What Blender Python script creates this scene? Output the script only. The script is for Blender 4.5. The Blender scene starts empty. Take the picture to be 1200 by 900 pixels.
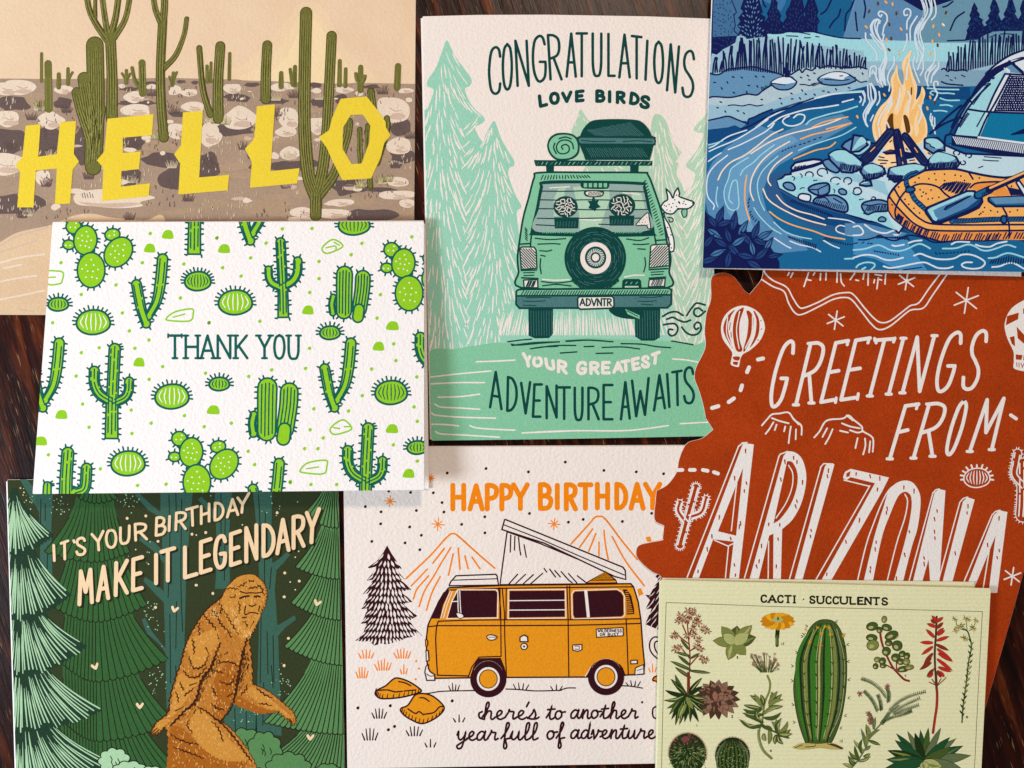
import bpy, math, random
from mathutils import Vector, geometry

# ---------------------------------------------------------------- camera, lamps, exposure
sc = bpy.context.scene
COL = sc.collection
CAM_H = 0.45                    # metres above the table top
PX = 0.00034                    # metres on the table per pixel of the 1200 x 900 photograph
cam_d = bpy.data.cameras.new("camera")
cam = bpy.data.objects.new("camera", cam_d)
COL.objects.link(cam)
cam.location = (0, 0, CAM_H)
cam_d.sensor_width = 36
cam_d.lens = 36 * CAM_H / (1200 * PX)
cam_d.clip_start = 0.01
cam_d.clip_end = 50
sc.camera = cam

w = bpy.data.worlds.new("World")
sc.world = w
w.use_nodes = True
w.node_tree.nodes["Background"].inputs[0].default_value = (1.0, 0.95, 0.90, 1)
w.node_tree.nodes["Background"].inputs[1].default_value = 0.30


def lamp(name, loc, target, size, power, color):
    d = bpy.data.lights.new(name, 'AREA')
    d.shape = 'DISK'
    d.size = size
    d.energy = power
    d.color = color
    o = bpy.data.objects.new(name, d)
    COL.objects.link(o)
    o.location = loc
    o.rotation_euler = (Vector(target) - Vector(loc)).to_track_quat('-Z', 'Y').to_euler()
    return o


lamp("warm_lamp", (0.14, 0.52, 0.92), (0.0, 0.05, 0), 0.12, 4.5, (1.0, 0.79, 0.62))
lamp("window_light", (-0.76, -0.20, 0.60), (0.02, -0.04, 0), 0.30, 8.2, (0.79, 0.90, 1.0))

sc.view_settings.view_transform = 'Standard'
sc.view_settings.look = 'None'
sc.view_settings.exposure = 0.0
sc.view_settings.gamma = 1.0

# ---------------------------------------------------------------- materials
def lin(c):
    return tuple(((v / 255) / 12.92 if v / 255 <= 0.04045 else ((v / 255 + 0.055) / 1.055) ** 2.4) for v in c)


MATS = {}


def stock_bump(nt, bs, scale, strength, laid=False):
    """paper surface: felt bumps (or laid ribs) in the card's own metres"""
    tc = nt.nodes.new("ShaderNodeTexCoord")
    no = nt.nodes.new("ShaderNodeTexNoise")
    no.inputs["Scale"].default_value = scale
    no.inputs["Detail"].default_value = 3.5
    no.inputs["Roughness"].default_value = 0.6
    nt.links.new(tc.outputs["Object"], no.inputs["Vector"])
    h = no.outputs[0]
    if laid:
        wv = nt.nodes.new("ShaderNodeTexWave")
        wv.bands_direction = 'Y'
        wv.inputs["Scale"].default_value = 190
        wv.inputs["Distortion"].default_value = 1.2
        wv.inputs["Detail"].default_value = 2
        wv.inputs["Detail Scale"].default_value = 3
        nt.links.new(tc.outputs["Object"], wv.inputs["Vector"])
        mx = nt.nodes.new("ShaderNodeMath")
        mx.operation = 'MULTIPLY_ADD'
        mx.inputs[1].default_value = 0.55
        nt.links.new(wv.outputs["Fac"], mx.inputs[0])
        nt.links.new(h, mx.inputs[2])
        h = mx.outputs[0]
    b = nt.nodes.new("ShaderNodeBump")
    b.inputs["Strength"].default_value = strength
    b.inputs["Distance"].default_value = 0.0006
    nt.links.new(h, b.inputs["Height"])
    nt.links.new(b.outputs[0], bs.inputs["Normal"])
    return tc


def mat(name, rgb, rough=0.75, grain=0.10, gscale=1500, bscale=900, bump=0.35, laid=False, spec=0.06, mottle=0.0):
    """printed ink or card stock: base colour with a fine ink grain and the paper's relief"""
    if name in MATS:
        return MATS[name]
    m = bpy.data.materials.new(name)
    m.use_nodes = True
    nt = m.node_tree
    bs = nt.nodes["Principled BSDF"]
    bs.inputs["Roughness"].default_value = rough
    bs.inputs["Specular IOR Level"].default_value = spec
    tc = stock_bump(nt, bs, bscale, bump, laid)
    n = nt.nodes.new("ShaderNodeTexNoise")
    n.inputs["Scale"].default_value = gscale
    n.inputs["Detail"].default_value = 2
    nt.links.new(tc.outputs["Object"], n.inputs["Vector"])
    r = nt.nodes.new("ShaderNodeValToRGB")
    c = lin(rgb)
    lo = tuple(max(0, v * (1 - grain)) for v in c)
    hi = tuple(min(1, v * (1 + grain) + grain * 0.012) for v in c)
    r.color_ramp.elements[0].position = 0.32
    r.color_ramp.elements[1].position = 0.68
    r.color_ramp.elements[0].color = lo + (1,)
    r.color_ramp.elements[1].color = hi + (1,)
    nt.links.new(n.outputs[0], r.inputs[0])
    out = r.outputs[0]
    if mottle:
        n2 = nt.nodes.new("ShaderNodeTexNoise")
        n2.inputs["Scale"].default_value = 60
        n2.inputs["Detail"].default_value = 4
        nt.links.new(tc.outputs["Object"], n2.inputs["Vector"])
        mx = nt.nodes.new("ShaderNodeMixRGB")
        mx.blend_type = 'OVERLAY'
        mx.inputs[0].default_value = mottle
        nt.links.new(out, mx.inputs[1])
        nt.links.new(n2.outputs[0], mx.inputs[2])
        out = mx.outputs[0]
    nt.links.new(out, bs.inputs["Base Color"])
    MATS[name] = m
    return m


# ---------------------------------------------------------------- drawing helpers
def nums(s):
    v = [float(t) for t in s.split()]
    return list(zip(v[0::2], v[1::2]))


def crom(pts, closed=False, n=5):
    """smooth curve through the points (a point written twice is a corner)"""
    k = len(pts)
    if k < 3:
        return list(pts)
    out = []
    rng = range(k if closed else k - 1)
    for i in rng:
        if closed:
            p0, p1, p2, p3 = pts[i - 1], pts[i], pts[(i + 1) % k], pts[(i + 2) % k]
        else:
            p0, p1, p2, p3 = pts[max(i - 1, 0)], pts[i], pts[i + 1], pts[min(i + 2, k - 1)]
        if p1 == p2:
            continue
        if p0 == p1:
            p0 = (2 * p1[0] - p2[0], 2 * p1[1] - p2[1])
        if p3 == p2:
            p3 = (2 * p2[0] - p1[0], 2 * p2[1] - p1[1])
        for j in range(n):
            t = j / n
            t2, t3 = t * t, t * t * t
            out.append(tuple(0.5 * (2 * p1[a] + (p2[a] - p0[a]) * t + (2 * p0[a] - 5 * p1[a] + 4 * p2[a] - p3[a]) * t2
                                    + (3 * p1[a] - p0[a] - 3 * p2[a] + p3[a]) * t3) for a in (0, 1)))
    if not closed:
        out.append(pts[-1])
    return out


def clip_poly(poly, cl):
    """Sutherland-Hodgman against a convex polygon (orientation of cl: inside on the positive side)"""
    k = len(cl)
    for i in range(k):
        ax, ay = cl[i]
        bx, by = cl[(i + 1) % k]
        ex, ey = bx - ax, by - ay
        res = []
        m = len(poly)
        if m == 0:
            return []
        for j in range(m):
            p, q = poly[j], poly[(j + 1) % m]
            dp = ex * (p[1] - ay) - ey * (p[0] - ax)
            dq = ex * (q[1] - ay) - ey * (q[0] - ax)
            if dp >= 0:
                res.append(p)
            if (dp > 0 > dq) or (dp < 0 < dq):
                t = dp / (dp - dq)
                res.append((p[0] + t * (q[0] - p[0]), p[1] + t * (q[1] - p[1])))
        poly = res
    return poly


def area2(p):
    return sum(p[i - 1][0] * p[i][1] - p[i][0] * p[i - 1][1] for i in range(len(p)))


def soften(o, r=1.5):
    """die-cut corners are never perfectly sharp"""
    out = []
    k = len(o)
    for i in range(k):
        p, q, t = Vector(o[i - 1]), Vector(o[i]), Vector(o[(i + 1) % k])
        a, b = (p - q).normalized(), (t - q).normalized()
        if a.dot(b) < -0.9:
            out.append(tuple(q))
            continue
        for u in (0, .5, 1):
            out.append(tuple((q + a * r) * (1 - u) ** 2 + q * 2 * u * (1 - u) + (q + b * r) * u * u))
    return out


class Card:
    """one greeting card: an Empty with its panels and prints; plane heights z at three pixel points"""

    def __init__(s, name, label, cat, outline, zs, group="greeting cards laid out on the table", convex=True):
        s.e = bpy.data.objects.new(name, None)
        COL.objects.link(s.e)
        s.e["label"] = label
        s.e["category"] = cat
        s.e["group"] = group
        if convex:
            outline = soften(outline)
        s.outline = outline
        s.clip = None
        if convex:
            s.clip = outline if area2(outline) > 0 else outline[::-1]
        # plane z = a + b X + c Y, given heights at (left, right) and (top, bottom) of the outline box
        xs = [p[0] for p in outline]
        ys = [p[1] for p in outline]
        s.x0, s.x1, s.y0, s.y1 = min(xs), max(xs), min(ys), max(ys)
        zc, dzx, dzy = zs                      # centre height, rise to the right edge, rise to the bottom edge
        cx, cy = (s.x0 + s.x1) / 2, (s.y0 + s.y1) / 2
        k = PX * (CAM_H - zc) / CAM_H
        s.b = dzx / ((s.x1 - s.x0) / 2 * k)
        s.c = -dzy / ((s.y1 - s.y0) / 2 * k)
        s.a = zc - s.b * (cx - 600) * k - s.c * (450 - cy) * k
        s.o = Vector(s.at(cx, cy))
        s.o.z = 0.0
        s.e.location = s.o

    def at(s, px, py, up=0.0):
        dx, dy = (px - 600) * PX / CAM_H, (450 - py) * PX / CAM_H
        t = (CAM_H - s.a) / (1 + s.b * dx + s.c * dy)
        return (t * dx, t * dy, CAM_H - t + up)

    def link(s, name, verts, faces, mats, mi=None, parent=None, label=None):
        me = bpy.data.meshes.new(name)
        me.from_pydata([tuple(Vector(v) - s.o) for v in verts], [], faces)
        for m in mats:
            me.materials.append(m)
        if mi:
            me.polygons.foreach_set("material_index", mi)
        me.update()
        ob = bpy.data.objects.new(name, me)
        COL.objects.link(ob)
        ob.parent = parent or s.e
        if label:
            ob["label"] = label
        return ob

    def slab(s, name, outline, thick, face, edge, up=0.0, at=None, fold=None, bevel=0.7, parent=None, label=None):
        """a sheet of card stock with softened rims"""
        at = at or s.at
        o = outline if area2(outline) < 0 else outline[::-1]        # counter-clockwise seen from above
        n = len(o)
        ins = []
        for i in range(n):
            p, q, r = Vector(o[i - 1]), Vector(o[i]), Vector(o[(i + 1) % n])
            d1, d2 = (q - p).normalized(), (r - q).normalized()
            n1, n2 = Vector((d1.y, -d1.x)), Vector((d2.y, -d2.x))
            m = (n1 + n2)
            m = m / max(0.35, m.length_squared) * 2 if m.length > 1e-6 else n1
            ins.append(tuple(q + m * bevel * 0.5))
        top = [at(p[0], p[1], up) for p in ins]
        mid = [at(p[0], p[1], up - thick * 0.25) for p in o]
        low = [at(p[0], p[1], up - thick) for p in o]
        verts = top + mid + low
        faces, mi = [], []
        tri = geometry.tessellate_polygon([[Vector((v[0], v[1], 0)) for v in top]])
        for t in tri:
            t = tuple(t)
            a, b, c = (verts[k] for k in t)
            if (b[0] - a[0]) * (c[1] - a[1]) - (b[1] - a[1]) * (c[0] - a[0]) < 0:
                t = t[::-1]
            faces.append(t)
            mi.append(0)
            faces.append(tuple(2 * n + k for k in t[::-1]))
            mi.append(1)
        for i in range(n):
            j = (i + 1) % n
            faces += [(n + i, n + j, j, i), (2 * n + i, 2 * n + j, n + j, n + i)]
            mi += [1, 1]
        return s.link(name, verts, faces, [face, edge], mi, parent, label)

    def part(s, name, base=1, parent=None, label=None, clip=True):
        return Part(s, name, base, parent, label, clip)


STEP = 2e-6


class Part:
    """a print on a card: flat ink shapes, each lying a few microns over the one before"""

    def __init__(s, card, name, base, parent, label, clip):
        s.card, s.name, s.layer, s.parent, s.label = card, name, base, parent, label
        s.clip = card.clip if clip is True else (clip or None)
        s.V, s.Fc, s.M, s.mats, s.cyc = [], [], [], [], 0
        s.fr = (0.0, 0.0, 1.0)
        s.tf = None
        s.lastloop = False
        s.subs = []
        s.rnd = random.Random(len(name) * 31 + base)

    def f(s, x0, y0, width=1200):
        """coordinates that follow are in a window of the photograph this wide, shown 1200 wide"""
        s.fr = (x0, y0, width / 1200)
        return s

    def T(s, p):
        x, y = s.fr[0] + p[0] * s.fr[2], s.fr[1] + p[1] * s.fr[2]
        return s.tf(x, y) if s.tf else (x, y)

    def _m(s, m):
        if m not in s.mats:
            s.mats.append(m)
        return s.mats.index(m)

    def _face(s, poly, mi, z):
        if s.clip:
            cl = s.clip
            if any(not _in(cl, p) for p in poly):
                poly = clip_poly(list(poly), cl)
                if len(poly) < 3:
                    return
        a = area2(poly)
        if abs(a) < 1e-5:
            return
        if a > 0:
            poly = poly[::-1]
        k = len(s.V)
        for p in poly:
            s.V.append(s.card.at(p[0], p[1], z))
        s.Fc.append(tuple(range(k, k + len(poly))))
        s.M.append(mi)

    def _z(s):
        s.cyc = (s.cyc + 1) % 5
        return s.layer * STEP + s.cyc * 3.6e-7

    def poly(s, m, pts, holes=()):
        """fill a polygon given in photograph pixels"""
        mi = s._m(m)
        z = s._z()
        loops = [pts] + list(holes)
        flat = [p for l in loops for p in l]
        for t in geometry.tessellate_polygon([[Vector((p[0], p[1], 0)) for p in l] for l in loops]):
            s._face([flat[i] for i in t], mi, z)

    def F(s, m, data, smooth=1, n=5):
        s.layer += 1
        for d in data.split('|'):
            pts = nums(d)
            if smooth:
                pts = crom(pts, True, n)
            s.poly(m, [s.T(p) for p in pts])
        return s

    def line(s, m, wd, pts, taper=(1, 1), wob=0.0, cap=True):
        """ribbon along photograph-pixel points"""
        q = [pts[0]]
        for p in pts[1:]:
            if math.hypot(p[0] - q[-1][0], p[1] - q[-1][1]) > 0.05:
                q.append(p)
        k = len(q)
        if k < 2:
            return
        mi = s._m(m)
        z = s._z()
        L, R = [], []
        for i in range(k):
            a, b = q[max(i - 1, 0)], q[min(i + 1, k - 1)]
            d1 = Vector((q[i][0] - a[0], q[i][1] - a[1]))
            d2 = Vector((b[0] - q[i][0], b[1] - q[i][1]))
            if d1.length < 1e-9:
                d1 = d2
            if d2.length < 1e-9:
                d2 = d1
            d1.normalize()
            d2.normalize()
            t = d1 + d2
            if t.length < 1e-4:
                t = d1.copy()
            t.normalize()
            cs = max(0.72, t.dot(d1))
            u = i / (k - 1)
            tw = taper[0] + (1 - taper[0]) * min(1, u * 3) if u < 0.5 else taper[1] + (1 - taper[1]) * min(1, (1 - u) * 3)
            h = wd / 2 * tw / cs
            if wob:
                h *= 1 + s.rnd.uniform(-wob, wob)
            L.append((q[i][0] - t.y * h, q[i][1] + t.x * h))
            R.append((q[i][0] + t.y * h, q[i][1] - t.x * h))
        for i in range(k - 1):
            zz = z + i * 1e-8
            s._face([L[i], L[i + 1], R[i + 1], R[i]], mi, zz)
        if cap and wd > 0.9:
            for (c, l, r, tp) in ((q[0], R[0], L[0], taper[0]), (q[-1], L[-1], R[-1], taper[1])):
                if tp < 0.3:
                    continue
                a0 = math.atan2(l[1] - c[1], l[0] - c[0])
                rad = math.hypot(l[0] - c[0], l[1] - c[1])
                nn = 4 if wd < 3 else 6
                s._face([(c[0] + rad * math.cos(a0 - math.pi * j / nn), c[1] + rad * math.sin(a0 - math.pi * j / nn)) for j in range(nn + 1)], mi, z)

    def S(s, m, wd, data, smooth=1, taper=(1, 1), wob=0.06, n=5, loop=None):
        """strokes separated by '|'; wd in photograph pixels; a loop of S calls with one loop key shares a layer"""
        if loop is None or loop != s.lastloop:
            s.layer += 1
        s.lastloop = loop
        for d in data.split('|'):
            pts = nums(d)
            if smooth:
                s.line(m, wd, [s.T(p) for p in crom(pts, False, n)], taper, wob)
            else:
                for i in range(len(pts) - 1):
                    s.line(m, wd, [s.T(pts[i]), s.T(pts[i + 1])], taper, 0)
        return s

    def O(s, m, wd, data, smooth=1, n=5):
        """closed outlines"""
        s.layer += 1
        for d in data.split('|'):
            pts = nums(d)
            c = crom(pts, True, n) if smooth else pts
            c = [s.T(p) for p in c]
            s.line(m, wd, c + [c[0]], cap=False)
        return s

    def FO(s, m, mo, wd, data, smooth=1):
        return s.F(m, data, smooth).O(mo, wd, data, smooth)

    def D(s, m, r, data, jit=0.15):
        s.layer += 1
        for p in nums(data):
            c = s.T(p)
            k = 9
            ph = s.rnd.uniform(0, 6)
            s.poly(m, [(c[0] + r * (1 + s.rnd.uniform(-jit, jit)) * math.cos(ph + 6.2832 * j / k), c[1] + r * (1 + s.rnd.uniform(-jit, jit)) * math.sin(ph + 6.2832 * j / k)) for j in range(k)])
        return s

    def ell(s, m, cx, cy, rx, ry, rot=0, n=28, up=True):
        if up:
            s.layer += 1
        cr, sr = math.cos(rot), math.sin(rot)
        s.poly(m, [s.T((cx + rx * math.cos(6.28319 * i / n) * cr - ry * math.sin(6.28319 * i / n) * sr,
                        cy + rx * math.cos(6.28319 * i / n) * sr + ry * math.sin(6.28319 * i / n) * cr)) for i in range(n)])
        return s

    def text(s, m, wd, data, slant=0.0, serif=0.0, off=(0, 0), wob=0.03):
        """'CH x0 x1 top bottom [lean [topleft-raise]]; ...' hand lettering built from strokes"""
        s.layer += 1
        for item in data.split(';'):
            t = item.split()
            if not t:
                continue
            ch = t[0]
            v = [float(a) for a in t[1:]]
            x0, x1, y0, y1 = v[:4]
            lean = v[4] if len(v) > 4 else slant
            tilt = v[5] if len(v) > 5 else 0.0            # rise of the right side
            hw = wd / 2 / s.fr[2]
            if x1 - x0 > 2.5 * hw:
                x0, x1 = x0 + hw * 0.45, x1 - hw * 0.45
            y0, y1 = y0 + hw * 0.8, y1 - hw * 0.8
            for sm, g in GLYPH[ch]:
                pts = [(x0 + (x1 - x0) * u + lean * (vv - 0.5) + off[0], y1 + (y0 - y1) * vv - tilt * (u - 0.5) + off[1]) for u, vv in g]
                if sm:
                    s.line(m, wd, [s.T(p) for p in crom(pts, False, 6)], wob=wob)
                else:
                    for i in range(len(pts) - 1):
                        s.line(m, wd, [s.T(pts[i]), s.T(pts[i + 1])], wob=0)
                if serif:
                    for e, nb in ((g[0], g[1]), (g[-1], g[-2])):
                        if e[1] in (0.0, 1.0) and abs(nb[0] - e[0]) < 0.75 and abs(nb[1] - e[1]) > 0.3 and ch not in 'EG':
                            c = (x0 + (x1 - x0) * e[0] + lean * (e[1] - 0.5) + off[0], y1 + (y0 - y1) * e[1] - tilt * (e[0] - 0.5) + off[1])
                            s.line(m, wd * 0.85, [s.T((c[0] - serif, c[1])), s.T((c[0] + serif, c[1]))])
        return s

    def sub(s, name, label=None):
        """a piece of this print that becomes a child of it; drawing goes on in the piece"""
        q = Part(s.card, name, s.layer, None, label, True)
        q.clip, q.fr, q.tf = s.clip, s.fr, s.tf
        s.subs.append(q)
        return q

    def back(s, q):
        s.layer, s.fr = q.layer, q.fr
        return s

    def done(s):
        if not s.Fc:
            return None
        ob = s.card.link(s.name, s.V, s.Fc, s.mats, s.M, s.parent, s.label)
        for q in s.subs:
            q.parent = ob
            q.done()
        return ob


def _in(cl, p):
    k = len(cl)
    for i in range(k):
        a, b = cl[i], cl[(i + 1) % k]
        if (b[0] - a[0]) * (p[1] - a[1]) - (b[1] - a[1]) * (p[0] - a[0]) < 0:
            return False
    return True


def G(s):
    out = []
    for d in s.split('|'):
        sm = d[0] == '~'
        out.append((sm, nums(d[1:] if sm else d)))
    return out


GLYPH = {k: G(v) for k, v in {
    'A': "0 0 .5 1 1 0|.18 .33 .82 .33",
    'B': "0 0 0 1|~0 1 0 1 .45 1 .82 .88 .82 .66 .5 .54 0 .52|~0 .52 .5 .53 .95 .42 1 .22 .7 .03 0 0",
    'C': "~1 .8 .88 .95 .55 1 .18 .9 0 .6 0 .35 .18 .08 .55 0 .9 .06 1 .22",
    'D': "0 0 0 1|~0 1 .5 .94 .9 .72 1 .45 .85 .2 .45 .03 0 0",
    'E': "1 1 0 1 0 0 1 0|0 .5 .82 .5",
    'F': "1 1 0 1 0 0|0 .5 .75 .52",
    'G': "~1 .82 .85 .97 .55 1 .18 .88 0 .55 .05 .22 .3 .02 .6 0 .9 .1 1 .3 1 .42|.55 .43 1 .43",
    'H': "0 0 0 1|1 0 1 1|0 .5 1 .5",
    'I': "0 0 0 1",
    'K': "0 0 0 1|.95 1 0 .4|.25 .55 1 0",
    'L': "0 1 0 0 1 0",
    'M': "0 0 .12 1 .5 .35 .88 1 1 0",
    'N': "0 0 0 1 1 0 1 1",
    'O': "~.5 1 .15 .88 0 .5 .15 .12 .5 0 .85 .12 1 .5 .85 .88 .5 1",
    'P': "0 0 0 1|~0 1 0 1 .5 .99 .95 .88 1 .68 .75 .5 0 .42",
    'R': "0 0 0 1|~0 1 0 1 .5 .99 .9 .9 .95 .7 .7 .54 0 .46|.4 .48 1 0",
    'S': "~.95 .82 .8 .96 .5 1 .15 .92 .05 .75 .2 .6 .55 .48 .9 .34 1 .18 .8 .03 .45 0 .15 .05 0 .2",
    'T': "0 1 1 1|.5 1 .5 0",
    'U': "~0 1 0 .6 .03 .25 .2 .04 .5 0 .8 .04 .97 .25 1 .6 1 1",
    'V': "0 1 .5 0 1 1",
    'W': "0 1 .25 0 .5 .68 .78 0 1 1",
    'Y': "0 1 .5 .48 1 1|.5 .48 .5 0",
    "'": "0 1 0 0",
}.items()}


def shared_hatch(p, m, wd, a, b, c, d, n, jit=0.6, curve=0.0):
    """n strokes from the line a-b to the line c-d"""
    p.layer += 1
    for i in range(n):
        u = (i + 0.5) / n
        j = p.rnd.uniform(-jit, jit)
        k = p.rnd.uniform(-jit, jit)
        q0 = (a[0] + (b[0] - a[0]) * u + j, a[1] + (b[1] - a[1]) * u + k)
        q1 = (c[0] + (d[0] - c[0]) * u + k, c[1] + (d[1] - c[1]) * u + j)
        if curve:
            mid = ((q0[0] + q1[0]) / 2 + curve * (q1[1] - q0[1]), (q0[1] + q1[1]) / 2 - curve * (q1[0] - q0[0]))
            p.line(m, wd, [p.T(t) for t in crom([q0, mid, q1], False, 4)], wob=0.08)
        else:
            p.line(m, wd, [p.T(q0), p.T(q1)])

# ---------------------------------------------------------------- the table
def make_wood():
    m = bpy.data.materials.new("dark_wood")
    m.use_nodes = True
    nt = m.node_tree
    N, Lk = nt.nodes, nt.links
    bs = N["Principled BSDF"]
    tc = N.new("ShaderNodeTexCoord")
    mp = N.new("ShaderNodeMapping")
    mp.inputs["Rotation"].default_value = (0, 0, math.radians(-17))
    Lk.new(tc.outputs["Object"], mp.inputs["Vector"])
    st = N.new("ShaderNodeMapping")
    st.inputs["Scale"].default_value = (1, 0.09, 1)
    Lk.new(mp.outputs[0], st.inputs["Vector"])
    wp = N.new("ShaderNodeTexNoise")
    wp.inputs["Scale"].default_value = 18
    Lk.new(mp.outputs[0], wp.inputs["Vector"])
    g = N.new("ShaderNodeTexNoise")
    g.inputs["Scale"].default_value = 240
    g.inputs["Detail"].default_value = 5
    g.inputs["Roughness"].default_value = 0.65
    Lk.new(st.outputs[0], g.inputs["Vector"])
    r = N.new("ShaderNodeValToRGB")
    e = r.color_ramp.elements
    e[0].position, e[0].color = 0.36, lin((16, 3, 2)) + (1,)
    e[1].position, e[1].color = 0.70, lin((104, 46, 12)) + (1,)
    x = e.new(0.53)
    x.color = lin((48, 13, 5)) + (1,)
    Lk.new(g.outputs[0], r.inputs[0])
    # broad light and dark bands of the board
    mx = N.new("ShaderNodeMixRGB")
    mx.blend_type = 'MULTIPLY'
    mx.inputs[0].default_value = 0.7
    st2 = N.new("ShaderNodeMapping")
    st2.inputs["Scale"].default_value = (1, 0.15, 1)
    Lk.new(mp.outputs[0], st2.inputs["Vector"])
    bn = N.new("ShaderNodeTexNoise")
    bn.inputs["Scale"].default_value = 35
    bn.inputs["Detail"].default_value = 3
    Lk.new(st2.outputs[0], bn.inputs["Vector"])
    r2 = N.new("ShaderNodeValToRGB")
    r2.color_ramp.elements[0].position = 0.35
    r2.color_ramp.elements[0].color = (0.35, 0.3, 0.3, 1)
    r2.color_ramp.elements[1].position = 0.65
    Lk.new(bn.outputs[0], r2.inputs[0])
    Lk.new(r.outputs[0], mx.inputs[1])
    Lk.new(r2.outputs[0], mx.inputs[2])
    # short open pores, the glints in them painted as a pale tan
    st3 = N.new("ShaderNodeMapping")
    st3.inputs["Scale"].default_value = (1, 0.085, 1)
    Lk.new(mp.outputs[0], st3.inputs["Vector"])
    po = N.new("ShaderNodeTexNoise")
    po.inputs["Scale"].default_value = 1300
    po.inputs["Detail"].default_value = 1.5
    Lk.new(st3.outputs[0], po.inputs["Vector"])
    pr = N.new("ShaderNodeValToRGB")
    pr.color_ramp.elements[0].position = 0.66
    pr.color_ramp.elements[1].position = 0.75
    Lk.new(po.outputs[0], pr.inputs[0])
    pm = N.new("ShaderNodeMixRGB")
    pm.inputs[2].default_value = lin((132, 92, 60)) + (1,)
    Lk.new(pr.outputs[0], pm.inputs[0])
    Lk.new(mx.outputs[0], pm.inputs[1])
    Lk.new(pm.outputs[0], bs.inputs["Base Color"])
    bs.inputs["Roughness"].default_value = 0.30
    bs.inputs["Specular IOR Level"].default_value = 0.12
    b = N.new("ShaderNodeBump")
    b.inputs["Strength"].default_value = 0.5
    b.inputs["Distance"].default_value = 0.0004
    ad = N.new("ShaderNodeMath")
    ad.operation = 'MULTIPLY_ADD'
    ad.inputs[1].default_value = -0.6
    Lk.new(pr.outputs[0], ad.inputs[0])
    Lk.new(g.outputs[0], ad.inputs[2])
    Lk.new(ad.outputs[0], b.inputs["Height"])
    Lk.new(b.outputs[0], bs.inputs["Normal"])
    return m


def make_table():
    me = bpy.data.meshes.new("table_top")
    X, Y, Z, B = 0.75, 0.5, -0.035, 0.004
    v = []
    for (dx, z) in ((B, 0), (0, -B), (0, Z)):
        v += [(-X + dx, -Y + dx, z), (X - dx, -Y + dx, z), (X - dx, Y - dx, z), (-X + dx, Y - dx, z)]
    f = [(0, 1, 2, 3), (11, 10, 9, 8)]
    for k in (0, 4):
        for i in range(4):
            j = (i + 1) % 4
            f.append((k + 4 + i, k + 4 + j, k + j, k + i))
    me.from_pydata(v, [], f)
    me.materials.append(make_wood())
    o = bpy.data.objects.new("table_top", me)
    COL.objects.link(o)
    o["kind"] = "structure"
    o["label"] = "dark reddish brown wooden table top with open grain under the cards"
    o["category"] = "table"


make_table()

# ---------------------------------------------------------------- the cards' stock
edge_white = mat("card_edge", (232, 226, 218), grain=0.03, bump=0.1)
paper_white = mat("cotton_paper", (242, 237, 236), grain=0.02, bscale=760, bump=0.75)
paper_warm = mat("warm_cotton_paper", (236, 225, 218), grain=0.02, bscale=760, bump=0.7)
paper_cream = mat("laid_cream_paper", (226, 224, 182), grain=0.03, bscale=900, bump=0.4, laid=True)


def fold_back(c, outline, thick, face, edge, zback, name="back_panel"):
    """the rear leaf of a folded card, lying flat under the front one"""
    def flat(px, py, up=0.0):
        k = PX * (CAM_H - zback) / CAM_H
        return ((px - 600) * k, (450 - py) * k, zback + up)
    return c.slab(name, outline, thick, face, edge, 0.0, at=flat)


def fold_spine(c, pa, pb, zback, m, thick, ends):
    """the rounded crease that joins both leaves along the edge pa-pb (photograph pixels)"""
    k = PX * (CAM_H - zback) / CAM_H
    n = 7
    A = [Vector(c.at(*pa, -thick * 0.5)), Vector(c.at(*pb, -thick * 0.5))]
    B = [Vector(((p[0] - 600) * k, (450 - p[1]) * k, zback - thick * 0.5)) for p in ends]
    d = (A[1] - A[0]).normalized()
    out = Vector((d.y, -d.x, 0))
    cen = c.o
    if (A[0] - cen).dot(out) < 0:
        out = -out
    V, Fc = [], []
    for side in (0, 1):
        rad = (A[side].z - B[side].z) / 2
        for i in range(n + 1):
            t = math.pi * i / n
            p = A[side].lerp(B[side], i / n)
            p.z = (A[side].z + B[side].z) / 2 + rad * math.cos(t)
            V.append(p + out * min(rad, 0.0009) * math.sin(t))
    for i in range(n):
        Fc.append((i, i + 1, n + 2 + i, n + 1 + i))
    return c.link("fold_crease", V, Fc, [m])

# ================================================================ thank-you card with the cactus pattern
LIME = mat("lime_ink", (142, 198, 36), grain=0.07, bump=0.3)
TEAL = mat("dark_teal_ink", (12, 92, 82), grain=0.10, bump=0.3)
ty = Card("thank_you_card", "white card covered in small green cacti around a slim dark thank you line", "greeting card",
          nums("61.5 260 497 259.5 497.3 574.3 38 579"), (0.0098, 0.0012, 0.0042))
ty.slab("front_panel", ty.outline, 0.0005, paper_white, edge_white)
fold_back(ty, nums("63 262 498.5 262 502.7 573 45 573"), 0.0005, paper_white, edge_white, 0.0036)
fold_spine(ty, (63, 260.5), (496, 260), 0.0036, paper_white, 0.0005, [(63, 262), (497, 262)])


def spikes(p, pts, wd, ln, step, inside, m=TEAL, ph=0.5, both=True):
    """short spines standing off an outline; pts in photograph pixels"""
    acc = step * ph
    for i in range(len(pts) - 1):
        a, b = pts[i], pts[i + 1]
        d = math.hypot(b[0] - a[0], b[1] - a[1])
        if d < 1e-6:
            continue
        acc += d
        if acc >= step:
            acc -= step
            nx, ny = -(b[1] - a[1]) / d, (b[0] - a[0]) / d
            rr = p.rnd.uniform(-0.25, 0.25)
            nx, ny = nx - ny * rr, ny + nx * rr
            q = (b[0] + nx * ln, b[1] + ny * ln)
            if not inside(q):
                p.line(m, wd, [b, q], taper=(1.1, 0.8))


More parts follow.
